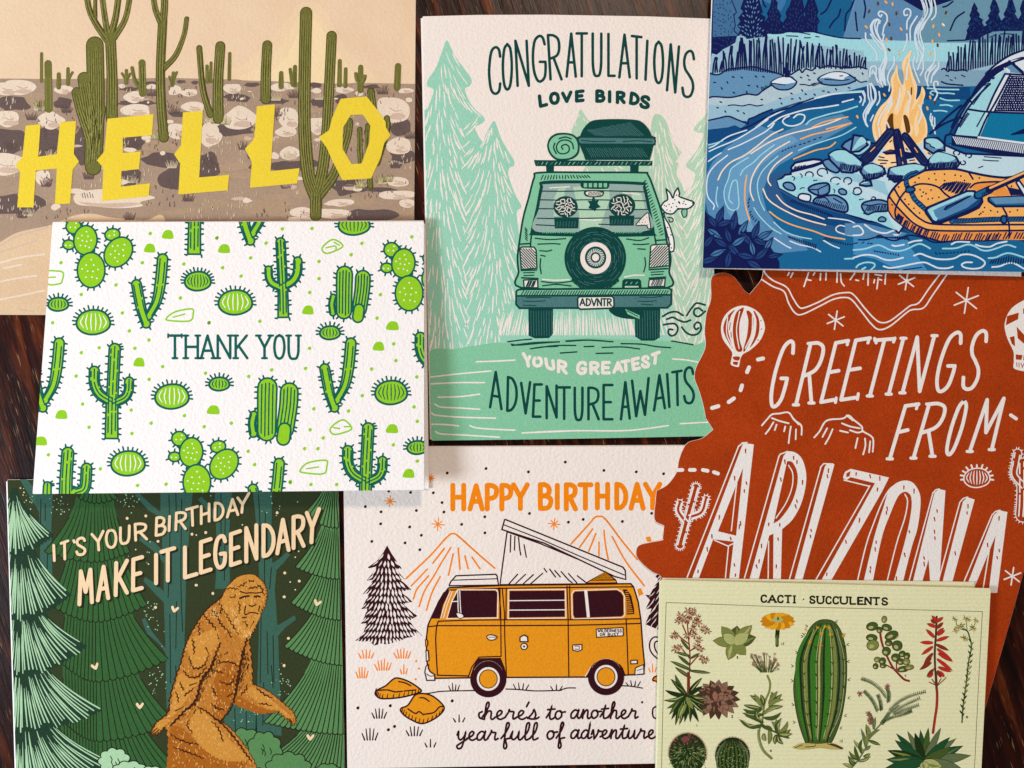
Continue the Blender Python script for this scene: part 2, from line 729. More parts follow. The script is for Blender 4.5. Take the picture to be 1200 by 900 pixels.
def capsule(path, r0, r1, flat=False):
    """outline round a limb: wide r0 at its foot and r1 at its tip"""
    k = len(path)
    L, R = [], []
    for i in range(k):
        a, b = path[max(i - 1, 0)], path[min(i + 1, k - 1)]
        d = math.hypot(b[0] - a[0], b[1] - a[1]) or 1
        nx, ny = -(b[1] - a[1]) / d, (b[0] - a[0]) / d
        r = r0 + (r1 - r0) * min(1, i / (k - 1) * 1.6)
        L.append((path[i][0] + nx * r, path[i][1] + ny * r))
        R.append((path[i][0] - nx * r, path[i][1] - ny * r))
    def cap(c, frm, r):
        a0 = math.atan2(frm[1] - c[1], frm[0] - c[0])
        return [(c[0] + r * math.cos(a0 - math.pi * j / 8), c[1] + r * math.sin(a0 - math.pi * j / 8)) for j in range(1, 8)]
    out = L + cap(path[-1], L[-1], r1) + R[::-1]
    if not flat:
        out += cap(path[0], R[0], r0)
    return out


def inpoly(poly, q):
    r = False
    for i in range(len(poly)):
        a, b = poly[i - 1], poly[i]
        if (a[1] > q[1]) != (b[1] > q[1]) and q[0] < (b[0] - a[0]) * (q[1] - a[1]) / (b[1] - a[1]) + a[0]:
            r = not r
    return r


def offset_path(path, d):
    k = len(path)
    out = []
    for i in range(k):
        a, b = path[max(i - 1, 0)], path[min(i + 1, k - 1)]
        l = math.hypot(b[0] - a[0], b[1] - a[1]) or 1
        out.append((path[i][0] - (b[1] - a[1]) / l * d, path[i][1] + (b[0] - a[0]) / l * d))
    return out


def cactus_limbs(card, name, limbs, tf=None, ow=2.2, body=None, line=None, nlines=3, sp=(2.3, 2.6, 7.6), base=1, breaks=True, front=None):
    """limbs: list of (path px string, foot radius, tip radius, flat foot)"""
    body, line = body or LIME, line or TEAL
    p = card.part(name, base)
    p.tf = tf
    shapes = []
    for d, r0, r1, flat in limbs:
        path = crom([p.T(q) for q in nums(d)], False, 7)
        sc_ = 1.0
        if tf:
            a, b = tf(0, 0), tf(1, 0)
            sc_ = math.hypot(b[0] - a[0], b[1] - a[1])
        shapes.append((path, r0 * sc_, r1 * sc_, flat))
    outs = [capsule(pa, r0, r1, fl) for pa, r0, r1, fl in shapes]
    p.layer += 1
    for o in outs:
        s_ = o if area2(o) < 0 else o[::-1]
        spikes(p, s_ + s_[:1], sp[0], sp[1], sp[2], lambda q: any(inpoly(oo, q) for oo in outs), line)
    for o in outs:
        p.layer += 1
        p.poly(line, o)
    inn = []
    for pa, r0, r1, fl in shapes:
        pb = pa
        if fl:
            a, b = pa[0], pa[1]
            l = math.hypot(b[0] - a[0], b[1] - a[1]) or 1
            pb = [(a[0] + (b[0] - a[0]) / l * ow, a[1] + (b[1] - a[1]) / l * ow)] + pa[1:]
        inn.append(capsule(pb, r0 - ow, r1 - ow, fl))
    for o in inn:
        p.layer += 1
        p.poly(body, o)
    p.layer += 1
    for pa, r0, r1, fl in shapes:
        def ext(a, b, d):
            l = math.hypot(b[0] - a[0], b[1] - a[1]) or 1
            return (a[0] - (b[0] - a[0]) / l * d, a[1] - (b[1] - a[1]) / l * d)
        pe = ([ext(pa[0], pa[1], r0 * .45)] if not fl else []) + (pa[1:] if fl else pa) + [ext(pa[-1], pa[-2], r1 * .4)]
        # even steps along the limb
        q0 = [pe[0]]
        for i in range(1, len(pe)):
            u, v = pe[i - 1], pe[i]
            m = max(1, int(math.hypot(v[0] - u[0], v[1] - u[1]) / 1.6))
            q0 += [(u[0] + (v[0] - u[0]) * t / m, u[1] + (v[1] - u[1]) * t / m) for t in range(1, m + 1)]
        nn = nlines if min(r0, r1) > 6 else min(nlines, 2)
        for j in range(nn):
            u = (j - (nn - 1) / 2) / max(1, nn - 1)
            q = offset_path(q0, u * min(r0, r1) * 1.12)
            trim = int(abs(u) * 3.2)
            q = q[trim:len(q) - trim]
            i = p.rnd.randint(0, 1)
            while i < len(q) - 2:
                e = min(len(q) - 1, i + (p.rnd.randint(8, 20) if breaks else len(q)))
                if e - i >= 2:
                    p.line(line, 1.7, q[i:e + 1], wob=0.1)
                i = e + 2
    if front:
        f2 = [(crom([p.T(q) for q in nums(d)], False, 7), r0 * sc_, r1 * sc_) for d, r0, r1 in front]
        for pa, r0, r1 in f2:
            p.layer += 1
            p.poly(line, capsule(pa, r0, r1))
            p.layer += 1
            p.poly(body, capsule(pa, r0 - ow, r1 - ow))
            p.layer += 1
            for o in (-.3, .3):
                p.line(line, 1.6, offset_path(pa, o * r0)[0:-1])
    p.done()


def barrel_cactus(card, name, cx, cy, rx, ry, white=False, nl=5, body=None, line=None, rib=None, ow=2.5):
    p = card.part(name, 1)
    body, line = body or LIME, line or TEAL
    ring = [(cx + rx * math.cos(a) * (1 + 0.03 * math.sin(3 * a)), cy + ry * math.sin(a) * (1 + 0.04 * math.cos(2 * a + 1))) for a in [-6.28319 * i / 40 for i in range(41)]]
    n = 15 if rx > 16 else 11
    for i in range(n):
        a = math.pi + 0.15 - (math.pi * 2 - math.pi + 0.3) * -i / (n - 1) - 0.3
        c, s_ = math.cos(a), math.sin(a)
        b = (cx + rx * c, cy + ry * s_)
        l = p.rnd.uniform(2.6, 4.0)
        p.line(line, 2.1, [b, (b[0] + c * l, b[1] + s_ * l)])
    p.layer += 1
    p.poly(line, ring[:-1])
    p.layer += 1
    p.poly(body, [(cx + (q[0] - cx) * (rx - ow) / rx, cy + (q[1] - cy) * (ry - ow) / ry) for q in ring[:-1]])
    p.layer += 1
    m = rib or (paper_white if white else line)
    for i in range(nl):
        u = (i + 0.5) / nl * 2 - 1
        x = u * (rx - ow) * 0.86
        h = (ry - ow) * math.sqrt(max(0.05, 1 - (u * 0.86) ** 2)) * 0.78
        bx = u * rx * 0.10
        p.line(m, 1.4 if not white else 1.3, crom([(cx + x - bx, cy - h), (cx + x + bx, cy), (cx + x - bx, cy + h * 0.9)], False, 5), taper=(0.6, 0.6), wob=0.1)
    p.done()


def prickly_pear(card, name, dx, dy, base=1):
    """pads of the first pear; dx, dy move it in pixels"""
    p = card.part(name, base)
    k = 0.21667
    pads = [(398, 395, 36, 34, 0), (372, 493, 27, 21, 0), (608, 438, 36, 27, -.2), (462, 468, 58, 74, .12), (640, 533, 64, 84, .68), (493, 630, 70, 90, 0)]
    P = [(cx * k + dx, 180 + cy * k + dy, rx * k, ry * k, ro) for cx, cy, rx, ry, ro in pads]

    def pad(cx, cy, rx, ry, ro, g):
        return [(cx + (rx + g) * math.cos(a) * math.cos(ro) - (ry + g) * math.sin(a) * math.sin(ro),
                 cy + (rx + g) * math.cos(a) * math.sin(ro) + (ry + g) * math.sin(a) * math.cos(ro)) for a in [-6.28319 * i / 32 for i in range(32)]]
    outs = [pad(*q, 2.1) for q in P]
    p.layer += 1
    for o in outs:
        spikes(p, o + o[:1], 2.2, 2.7, 7.0, lambda q: any(inpoly(oo, q) for oo in outs))
    for i, q in enumerate(P):
        p.layer += 1
        p.poly(TEAL, outs[i])
        p.layer += 1
        p.poly(LIME, pad(*q, 0))
        cx, cy, rx, ry, ro = q
        p.layer += 1
        n = 10 if rx > 10 else (3 if rx > 6 else 2)
        for j in range(n):
            a = j * 2.399 + 0.5
            r = 0.72 * math.sqrt((j + 0.5) / n)
            x, y = rx * r * math.cos(a), ry * r * math.sin(a)
            X, Y = cx + x * math.cos(ro) - y * math.sin(ro), cy + x * math.sin(ro) + y * math.cos(ro)
            p.poly(paper_white, [(X + 0.95 * math.cos(t), Y + 0.95 * math.sin(t)) for t in [6.2832 * i / 8 for i in range(8)]])
    p.done()


def mv(dx, dy, k=1.0, flip=False, cx=0, cy=0):
    def g(x, y):
        x, y = (x - cx) * k, (y - cy) * k
        return ((-x if flip else x) + cx + dx, y + cy + dy)
    return g


for dx, dy in ((0, 0), (372.6, 27.1), (123.9, 248.5)):
    prickly_pear(ty, "printed_prickly_pear", dx, dy)
V2 = [("392 478 386 460 380.5 432", 6.0, 6.7, False), ("394.5 469.5 404 452 408.5 430 411.2 402", 5.2, 7.0, False)]
for dx, dy in ((0, 0), (-220.6, -98.6), (-341.8, 0), (-98.6, -195.6), (-84, 141)):
    cactus_limbs(ty, "printed_branching_cactus", V2, mv(dx, dy))
cactus_limbs(ty, "printed_branching_cactus", [("77 582 77.5 560 79.5 531", 8.5, 8, False), ("88 578 99 572 101.5 549", 7, 7.2, False)], nlines=3)
cactus_limbs(ty, "printed_branching_cactus", [("55 584 55.5 569", 6, 5.5, False)], nlines=1)
SAG = [("130.7 515 131.5 470 134.5 409", 8.6, 7.6, True), ("131 471 117 462 111 450 110.5 435", 6.8, 6.9, False), ("134 472 146 466 150.5 458 151.3 447", 6.2, 6.2, False)]
for t in (None, mv(297, 93), mv(382, -39.7), mv(96.8, -216), mv(201.3, -141.5, .84, True, 130.7, 512)):
    cactus_limbs(ty, "printed_saguaro", SAG, t)
COLM = [("297 508 295.5 496 297.5 486", 5.5, 5.2, False), ("334 503 338 476 339 459", 11, 11.3, False), ("312.5 506 313 470 313.4 454", 11.6, 12.2, False)]
for t in (None, mv(90.4, -131.2, .84, False, 313.4, 444)):
    cactus_limbs(ty, "printed_column_cactus", COLM, t, nlines=4, breaks=False, front=[("332 514 333.5 503", 8.7, 8.4)])
for cx, cy in ((201.5, 464.7), (109.4, 377.6), (275.8, 354.4), (150, 543)):
    barrel_cactus(ty, "printed_barrel_cactus", cx, cy, 21, 16, True, 6)
for cx, cy, rx, ry, n in ((231.8, 329.5, 16.5, 12.6, 7), (458.4, 460, 20, 15.5, 7), (415, 263.4, 19.5, 13.5, 7)):
    barrel_cactus(ty, "printed_barrel_cactus", cx, cy, rx, ry, False, n)
for cx, cy in ((68.3, 356.6), (257, 450), (386.7, 390), (489, 524.5)):
    barrel_cactus(ty, "printed_small_cactus", cx, cy, 13, 9.2, False, 5)

r = random.Random(4)
for cx, cy in nums("196.7 275 175.5 291 262.7 291.6 361 363.5 163 424.6 72 486 47.7 517 250 480.5 460 382 443.7 406 459.5 502.6 479 555"):
    p = ty.part("printed_pebble")
    k = 1 + r.uniform(-.08, .1)
    p.F(LIME, " ".join("%.1f %.1f" % (cx + x * k, cy + y) for x, y in ((-6.8, 4), (-6.6, 0), (-3.5, -4.6), (1, -5.6), (5, -4), (6.8, 1), (6.3, 4.6), (0, 5))))
    p.done()
for fr, ol, st in (((0, 180, 260), "250 640 310 635 342 645 338 680 325 703 258 705", "258 670 300 668"),
                   ((0, 180, 260), "905 885 950 855 1035 840 1045 865 1025 905 910 902", "935 885 1000 868"),
                   ((240, 180, 260), "635 510 690 465 740 488 738 510 660 540", "655 510 705 500 710 520|700 480 728 496"),
                   ((240, 370, 260), "680 608 745 563 792 600 780 622 700 642", "695 605 730 610|755 600 785 600"),
                   ((240, 370, 260), "518 832 560 795 655 782 660 815 640 855 530 848", "550 828 615 818")):
    p = ty.part("printed_rock")
    p.f(*fr).O(LIME, 2.0, ol).S(LIME, 1.7, st)
    p.done()

for fr, d in (((0, 180, 260), "813 432 770 590 330 590 628 710 440 762 662 862 995 597 976 781 1173 456"),
              ((240, 180, 260), "66 456 332 484 248 564 97 617 197 662 420 407 580 405 618 583 618 676 568 751 792 547 850 485 1120 450 950 763 932 890"),
              ((0, 370, 260), "285 38 700 82 806 131 730 176 537 173 440 200 412 326 880 275 807 344 447 478 710 510 482 603 818 581 714 637 262 752 543 828 1112 311 1131 38 998 540 1105 600"),
              ((240, 370, 260), "24 38 298 30 567 176 545 285 362 293 238 328 590 503 778 515 144 581 570 617 641 661 540 719 612 719 235 733 270 805 852 432 903 288 1022 152 1034 243 1147 331 1132 493 1150 571 1020 698 1150 786 462 897"),
              ((200, 550, 220), "765 85 897 97 1062 97"), ((0, 550, 220), "880 103 1062 95")):
    for x, y in nums(d):
        p = ty.part("printed_dot")
        p.f(*fr).D(LIME, 2.15, "%g %g" % (x, y))
        p.done()
p = ty.part("lettering", 4)
p.text(TEAL, 3.2, "T 197 213 392 421;H 217 232.5 392 421;A 235 251.5 392 421;N 254.5 270.5 392 421;K 275.5 290.5 392 421;Y 302 318 392 421;O 320.8 334 391.5 421.5;U 337.5 350.5 392 421.8", serif=2.8)
p.S(TEAL, 2.2, "197 391.5 197 395.5|213 391.5 213 395.5", 0)
p.done()

# ================================================================ desert postcard with the big yellow greeting
def paint(n, c, g=0.09, mo=0.15):
    return mat(n, c, grain=g, gscale=1300, bscale=700, bump=0.45, mottle=mo)


SKYP = paint("dusk_sky_paint", (226, 198, 167), .03, .12)
SOIL = paint("taupe_soil_paint", (164, 139, 119), .07)
SOIL2 = paint("dry_soil_paint", (170, 144, 118), .07)
SAND = paint("sand_track_paint", (214, 184, 150), .05)
ROCKP = paint("pale_rock_paint", (224, 205, 185), .04)
ROCKS = paint("rock_side_paint", (202, 174, 156), .05)
SHADP = paint("plum_scrub_paint", (100, 83, 80), .10)
CACD = paint("cactus_dark_paint", (62, 62, 22), .12)
CACM = paint("cactus_olive_paint", (108, 106, 52), .12)
CACL = paint("cactus_light_paint", (142, 138, 76), .10)
GRSL = paint("grass_light_paint", (206, 188, 158), .05)
YELP = paint("yellow_letter_paint", (230, 202, 58), .05, .08)
hl = Card("desert_postcard", "sepia desert postcard with tall cacti and big yellow block letters", "postcard",
          nums("-60 -35 487.5 -35 484.4 371 -60 368.6"), (0.0006, 0, 0))
hl.slab("card_stock", hl.outline, 0.0005, SKYP, edge_white)
H1, H2, H3, H4 = (0, 0, 260), (240, 0, 260), (0, 180, 260), (240, 180, 260)
r = random.Random(12)
p = hl.part("printed_sun_glow", 1)
p.f(*H2).F(paint("horizon_glow_paint", (229, 202, 167), .03, .12), "60 430 80 390 230 330 430 120 520 20 640 40 760 250 930 420 940 450 760 455 400 440")
p.F(paint("horizon_glow_paint_mid", (232, 206, 167), .03, .12), "180 430 240 390 380 280 470 150 540 60 630 100 720 280 820 420 760 452 400 440")
p.F(paint("horizon_glow_paint_core", (236, 211, 168), .03, .12), "300 430 360 390 440 310 500 190 560 100 640 160 690 300 750 420 700 450 400 440")
p.done()
p = hl.part("printed_desert_floor", 2)
p.f(*H1).F(SOIL, "-400 425 60 425 300 428 500 424 700 426 900 420 1150 428 1500 432 1800 445 2300 455 2400 456 2400 1750 -400 1750", 0)


def blob(m, cx, cy, rx, ry, k=11, j=.16, rot=0, up=True):
    c, s_ = math.cos(rot), math.sin(rot)
    q = []
    for i in range(k):
        a = 6.2832 * i / k
        e = 1 + r.uniform(-j, j)
        x, y = rx * e * math.cos(a), ry * e * math.sin(a)
        q.append((cx + x * c - y * s_, cy + x * s_ + y * c))
    if up:
        p.layer += 1
    p.poly(m, [p.T(t) for t in crom(q, True, 4)])


for i in range(60):
    blob(SOIL2, r.uniform(-200, 2300), r.uniform(450, 1500), r.uniform(60, 170), r.uniform(12, 34), up=(i % 4 == 0), rot=r.uniform(-.1, .1))
p.f(*H3).F(SAND, "-400 560 -80 520 0 480 100 425 280 385 400 335 500 325 600 345 780 362 900 380 900 1000 -400 1000")
p.S(ROCKP, 2.0, "-200 640 0 590 120 560 240 545|-100 720 60 680 200 660|20 620 120 600|-50 800 100 770 240 740").S(ROCKS, 1.5, "0 500 100 445 260 400|100 840 180 855|-100 560 40 520 200 470")
DARKS = "70 560 95 38 40 765 125 65 250 770 105 90 700 482 48 12 745 558 100 15 340 560 48 32 880 868 120 38 430 790 60 90 820 452 34 10 980 442 26 10 1055 447 20 9 1160 690 90 26 60 1105 190 60 1000 620 80 16 1000 960 140 60 720 770 60 40 700 960 60 45 1130 900 60 70"
DARK2 = "260 457 45 12 180 530 70 22 375 545 75 18 600 460 35 14 615 550 35 30 735 535 35 30 900 470 50 12 1060 690 62 40 150 702 110 32 1070 838 68 40 420 896 75 25 770 1010 95 45 960 1026 80 14 880 1166 150 36 20 920 60 30 1090 850 70 32 470 900 80 28 560 880 60 25 300 905 60 18"
ROCK1 = "40 640 75 48 275 652 78 45 345 485 50 22 725 525 65 30 735 595 85 35 945 490 34 26 1020 500 52 20 1040 577 65 28 960 705 58 42 1145 722 55 62 20 890 130 55 230 960 45 40 660 465 20 12 820 470 30 14 110 470 90 45 30 480 80 36 790 745 30 12"
ROCK2 = "185 640 90 60 455 640 55 58 610 680 52 48 435 712 58 26 20 730 62 58 1020 590 98 72 1050 790 62 42 460 832 55 36 375 842 25 20 410 470 52 22 755 485 55 18 1085 490 42 15 605 490 28 14 465 470 26 14 150 480 50 30 835 505 25 15 1105 540 20 12 1040 980 72 26 1040 1055 95 26 735 1096 78 20 530 1146 72 26 700 1156 105 30 1095 1100 45 22 530 1188 90 16"
for fr, ds, rs in ((H1, DARKS, ROCK1), (H2, DARK2, ROCK2)):
    p.f(*fr)
    v = [float(t) for t in ds.split()]
    for i in range(0, len(v), 4):
        blob(SHADP, v[i], v[i + 1], v[i + 2], v[i + 3], 13, .22, up=i % 16 == 0)
    v = [float(t) for t in rs.split()]
    for i in range(0, len(v), 4):
        a, b, c, d = v[i:i + 4]
        blob(ROCKP, a, b, c, d, 8, .17, up=i % 16 == 0)
    p.layer += 1
    for i in range(0, len(v), 4):
        a, b, c, d = v[i:i + 4]
        if c > 40:
            blob(ROCKS, a + c * .25, b + d * .55, c * .5, d * .28, 9, .2, up=False)
    for i in range(0, len(v), 4):
        a, b, c, d = v[i:i + 4]
        if c > 40:
            p.S(SOIL, .7, "%.0f %.0f %.0f %.0f %.0f %.0f" % (a - c * .2, b - d * .1, a + c * .1, b + d * .15, a + c * .45, b + d * .1), loop=1)
p.f(*H1)
for i in range(90):
    x, y = r.uniform(-150, 2230), 455 + 700 * r.random() ** 1.5
    k = .35 + (y - 455) / 700
    if math.sin(x * .013 + y * .02) < -.2:
        continue
    blob(ROCKP if i % 3 else ROCKS, x, y, r.uniform(14, 42) * k, r.uniform(7, 16) * k, 7, .28, up=i % 4 == 0)
p.f(*H3).F(ROCKP, "398 235 440 205 560 192 640 200 780 220 840 240 760 262 770 285 640 296 500 285 420 275").F(ROCKS, "430 262 560 270 700 265 760 272 640 292 500 284").S(SHADP, .9, "445 215 450 240|455 210 465 242|470 215 478 242|485 208 492 240|500 218 505 240")
p.f(*H1)
p.layer += 1
p.layer += 1
for i in range(1300):
    x, y = r.uniform(-200, 2240), r.uniform(470, 1190)
    g = math.sin(x * .011 + 1) + math.sin(y * .023 + x * .006)
    if g > .3:
        p.line(GRSL, r.uniform(.7, 1.3), [p.T((x, y)), p.T((x + r.uniform(-3, 5), y - r.uniform(10, 22)))], taper=(1, .5))
    elif g < -.75:
        p.line(SHADP, r.uniform(.6, 1.1), [p.T((x, y)), p.T((x + r.uniform(-7, 7), y - r.uniform(10, 22)))], taper=(1, .5))
p.layer += 1
TUF = ((H1, "170 640 360 600 940 610 820 510 230 590 60 800 280 830 720 790 1120 880 480 960 730 980 120 1170 700 1180 1020 1080 250 1000", SHADP), (H2, "210 800 390 620 480 520 960 500 1110 740 1050 690 260 850 40 900 1040 890 780 1000 440 1010 1030 900 800 1180", SHADP),
       (H1, "215 590 845 740 280 840 720 980 150 1160 930 900", GRSL), (H2, "110 660 30 650 385 535 620 530 460 850 960 985 850 1000", GRSL), (H2, "110 665 60 660 950 980 990 975 840 1010", CACL), (H1, "235 585 850 745 215 570", CACL))
for fr, d, m in TUF:
    p.f(*fr)
    for x, y in nums(d):
        for k in range(9):
            u = (k - 4) / 4
            p.line(m, 1.1, [p.T((x + u * 22, y + 8)), p.T((x + u * 34, y - r.uniform(20, 48) * (1 - .4 * abs(u))))], taper=(1, .4))
FLOOR = p.layer
p.done()


def painted_cactus(limbs, fr, base=None, small=False, ribs=3):
    q = hl.part("printed_cactus", FLOOR + (base or 10))
    q.f(*fr)
    k = q.fr[2]
    sh = []
    for d, r0, r1 in limbs:
        path = crom([q.T(t) for t in nums(d)], False, 8)
        sh.append((path, r0 * k, r1 * k))
    for pa, r0, r1 in sh:
        q.layer += 1
        q.poly(CACD if not small else CACM, capsule(pa, r0 + .4, r1 + .4))
    for pa, r0, r1 in sh:
        q.layer += 1
        q.poly(CACM, capsule(pa, r0 - .5, r1 - .5))
    q.layer += 1
    for pa, r0, r1 in sh:
        w = min(r0, r1)
        n = max(2, int(ribs * w / 2.2))
        for j in range(n):
            o = (j - (n - 1) / 2) / max(1, n - 1) * 1.55 * w
            c = offset_path(pa, o)[1:-1]
            if len(c) > 2:
                q.line(CACD if j % 2 else CACL, .8 if w > 2.5 else .6, [(x + r.uniform(-.2, .2), y) for x, y in c], taper=(.5, .4), wob=.4)
        for i in range(int(len(pa) * w * .9)):
            t = r.randint(0, len(pa) - 2)
            o = r.uniform(-.8, .8) * w
            c = offset_path(pa, o)
            x, y = c[t]
            x2, y2 = c[t + 1]
            q.line(r.choice((CACL, CACD, CACL)), .55, [(x, y), (x + (x2 - x) * .7, y + (y2 - y) * .7)], taper=(.4, .4))
    q.done()


for fr, ls in ((H1, (("605 640 606 420 598 220", 30, 27), ("592 235 520 130 480 40 465 -80", 17, 14), ("585 200 565 80 545 -80", 15, 13), ("600 190 628 80 648 -80", 17, 15), ("618 205 680 95 712 -80", 15, 13), ("515 95 515 20 518 -60", 10, 8))),
               (H1, (("505 905 515 740 518 500 513 245", 42, 46), ("500 880 500 740 480 580 455 425", 44, 34), ("498 890 490 760 440 600 415 500", 30, 26), ("500 900 520 740 545 590", 34, 27))),
               (H1, (("886 745 872 560 868 380 880 110", 25, 23), ("872 130 838 40 826 -80", 15, 13), ("884 110 890 20 886 -80", 18, 17), ("886 370 950 300 995 190 1010 102", 15, 11))),
               (H2, (("30 620 -10 480 -30 260", 17, 14), ("72 640 72 450 84 250", 28, 25))),
               (H2, (("330 535 330 400 338 245", 27, 25),)),
               (H2, (("600 1165 602 1080 604 1040", 30, 30), ("600 1060 560 940 540 700 540 400 548 70", 36, 31), ("605 1060 640 900 660 700 676 400 686 195", 30, 26), ("612 1060 690 960 730 860 770 740 780 660", 28, 20))),
               (H2, (("895 1010 880 820 882 680", 14, 12), ("845 890 838 800 838 700", 14, 12), ("930 880 985 700 985 640", 18, 15), ("910 600 905 560 898 495", 20, 18)))):
    painted_cactus(ls, fr)
for fr, ls in ((H1, (("225 440 225 290", 7, 6),)), (H1, (("264 590 260 345", 19, 18),)), (H1, (("318 472 318 402", 11, 9),)), (H1, (("368 455 368 372", 9, 7), ("370 430 392 392", 6, 5))), (H1, (("683 448 684 382", 9, 7), ("680 430 660 398", 5, 5), ("688 430 704 400", 5, 5))),
               (H1, (("752 472 728 430 715 368", 9, 8), ("772 505 770 420 768 340", 18, 17))), (H1, (("932 460 938 395", 10, 7), ("925 440 916 415", 5, 4), ("940 430 956 392", 5, 5))), (H2, (("14 442 12 358", 9, 7),)), (H2, (("32 442 34 340", 7, 6),)), (H2, (("132 428 135 290", 8, 7),)),
               (H2, (("413 468 413 396", 13, 10),)), (H2, (("474 460 462 376", 8, 7), ("485 462 488 362", 11, 9))), (H2, (("728 460 730 330", 11, 9),)), (H2, (("760 468 762 374", 9, 8),)), (H2, (("842 488 843 364", 15, 12), ("838 450 822 430 817 400", 9, 8), ("848 450 862 430 867 412", 8, 7))), (H2, (("1040 476 1045 358", 16, 15),))):
    painted_cactus(ls, fr, 2, True, 3)
p = hl.part("lettering", FLOOR + 22, label="big yellow cut-paper letters")
p.f(*H1).F(YELP, "140 680 220 672 208 848 308 834 326 660 412 655 400 832 428 874 394 918 380 1101 298 1106 308 912 195 922 182 1122 94 1122 110 930 85 893 122 848|582 643 832 617 822 732 665 745 665 828 762 820 752 915 658 925 655 1010 812 992 805 1062 552 1088 560 908 525 868 565 820|990 608 1098 600 1078 960 1240 946 1232 1030 965 1052 975 885 942 835 980 785", 0)
p.f(*H2).F(YELP, "282 575 380 565 356 926 513 910 500 992 245 1016 255 875 218 805 268 750", 0)
p.layer += 1
p.poly(YELP, [p.T(q) for q in nums("735 535 875 522 930 590 978 660 980 690 1005 732 970 775 952 850 900 965 745 975 690 870 660 800 617 742 672 705 690 635")], [[p.T(q) for q in nums("790 622 855 620 895 680 890 770 848 885 795 888 745 805 748 690")]])
p.done()

# ================================================================ congratulations card: a loaded four-wheel drive seen from behind
MINT = mat("mint_ink", (150, 205, 182), grain=0.07, bump=0.4)
PALEMINT = mat("pale_mint_ink", (174, 208, 182), grain=0.06, bump=0.4)
CAR = mat("car_green_ink", (128, 194, 158), grain=0.06, bump=0.35)
DT = mat("deep_teal_ink", (10, 66, 62), grain=0.12, bump=0.3)
GT = mat("grey_teal_ink", (74, 118, 120), grain=0.14, bump=0.3)
GLASS = mat("glass_grey_ink", (146, 172, 166), grain=0.08, bump=0.3)
HILL = mat("hill_green_ink", (130, 194, 158), grain=0.08, bump=0.4)
cg = Card("congratulations_card", "tall pale pink and mint card with a loaded green car seen from behind", "greeting card",
          nums("495 19 560 17.3 640 17 760 19 835 21.7 838 511 650 514.5 505.6 516.4"), (0.0026, 0, 0.0002))
cg.slab("front_panel", cg.outline, 0.0005, paper_warm, edge_white)
fold_back(cg, nums("496 20 832 22.5 836 510.5 506.5 515"), 0.0005, paper_white, edge_white, 0.0006)
fold_spine(cg, (495.3, 21), (505.6, 515), 0.0006, paper_warm, 0.0005, [(496, 22), (506.5, 514)])

# --- trees
LT = "200 218 225 260 250 310 295 370 335 430 325 465 300 480 315 530 345 580 405 640 395 665 355 690 375 740 395 765 395 765 420 710 455 655 475 690 500 760 560 860 565 895 540 910 535 950 570 1050 605 1115 580 1150 590 1250 600 1330 630 1790 630 1860 80 1980 60 1500 60 700 100 580 130 490 95 465 100 430 140 370 175 280"
RT = "785 -215 760 -190 745 -100 720 0 700 60 720 110 780 230 830 420 860 600 860 760 860 1000 1080 1040 1080 -300 1055 -220 985 -140 1000 -115 1035 -105 1000 -20 940 60 960 85 990 110 975 160 935 205 920 170 890 110 900 50 885 45 915 0 910 -15 870 -70 830 -180"
MT = "370 592 348 650 320 720 330 870 700 870 700 1000 200 1000 200 940 380 930 440 700 405 640"


def needle_cuts(p, m, poly, axes, n, seed, lmin=5, lmax=15, w=1.25):
    """pale cuts through a printed tree, fanning down and away from its trunk"""
    r = random.Random(seed)
    xs = [q[0] for q in poly]
    ys = [q[1] for q in poly]
    used = []
    p.layer += 1
    tries = 0
    while n > 0 and tries < 20000:
        tries += 1
        x, y = r.uniform(min(xs), max(xs)), r.uniform(min(ys), max(ys))
        ax = min(axes, key=lambda a: abs(a[0] - x) + (60 if y < a[1] else 0))
        if any(abs(x - u[0]) < 3.0 and abs(y - u[1]) < 9 for u in used):
            continue
        dx = (x - ax[0]) / (24 + 0.16 * max(0, y - ax[1])) * 0.75 + r.uniform(-.1, .1)
        l = r.uniform(lmin, lmax)
        k = l / math.hypot(dx, 1)
        q0, q2 = (x - dx * k / 2, y - k / 2), (x + dx * k * 0.62, y + k / 2)
        if not (inpoly(poly, q0) and inpoly(poly, q2) and inpoly(poly, (q2[0] + (2.5 if dx > 0 else -2.5), q2[1]))):
            continue
        used.append((x, y))
        p.line(m, w * r.uniform(0.7, 1.5), crom([q0, (x - dx * 0.5, y), q2], False, 3), taper=(0.4, 0.5), wob=0.2)
        n -= 1


p = cg.part("printed_pine_trees", 1)
p.f(480, 0, 260).F(MINT, LT)
lt = [p.T(q) for q in crom(nums(LT), True, 4)]
needle_cuts(p, paper_warm, lt, [(515, 47), (578, 142)], 330, 3, 8, 24, 1.35)
p.f(600, 180, 260).F(PALEMINT, RT)
rt = [p.T(q) for q in crom(nums(RT), True, 4)]
needle_cuts(p, paper_warm, rt, [(770, 133), (838, 120)], 190, 5, 8, 24, 1.35)
p.f(600, 0, 260).F(PALEMINT, MT)
mt = [p.T(q) for q in crom(nums(MT), True, 4)]
needle_cuts(p, paper_warm, mt, [(680, 128)], 40, 6, 4, 9)
p.f(600, 360, 260).F(MINT, "-40 -20 860 -20 860 185 400 165 -60 195", 0)
p.layer += 1
for i in range(95):
    x = -45 + i * 9.4 + p.rnd.uniform(-3, 3)
    k = (x - 340) / 900
    y0 = p.rnd.uniform(-10, 70)
    p.line(paper_warm, p.rnd.uniform(.9, 1.9), [p.T((x, y0)), p.T((x + k * 40, y0 + 60)), p.T((x + k * 70 + p.rnd.uniform(-5, 5), 150))], taper=(.3, .7))
p.done()

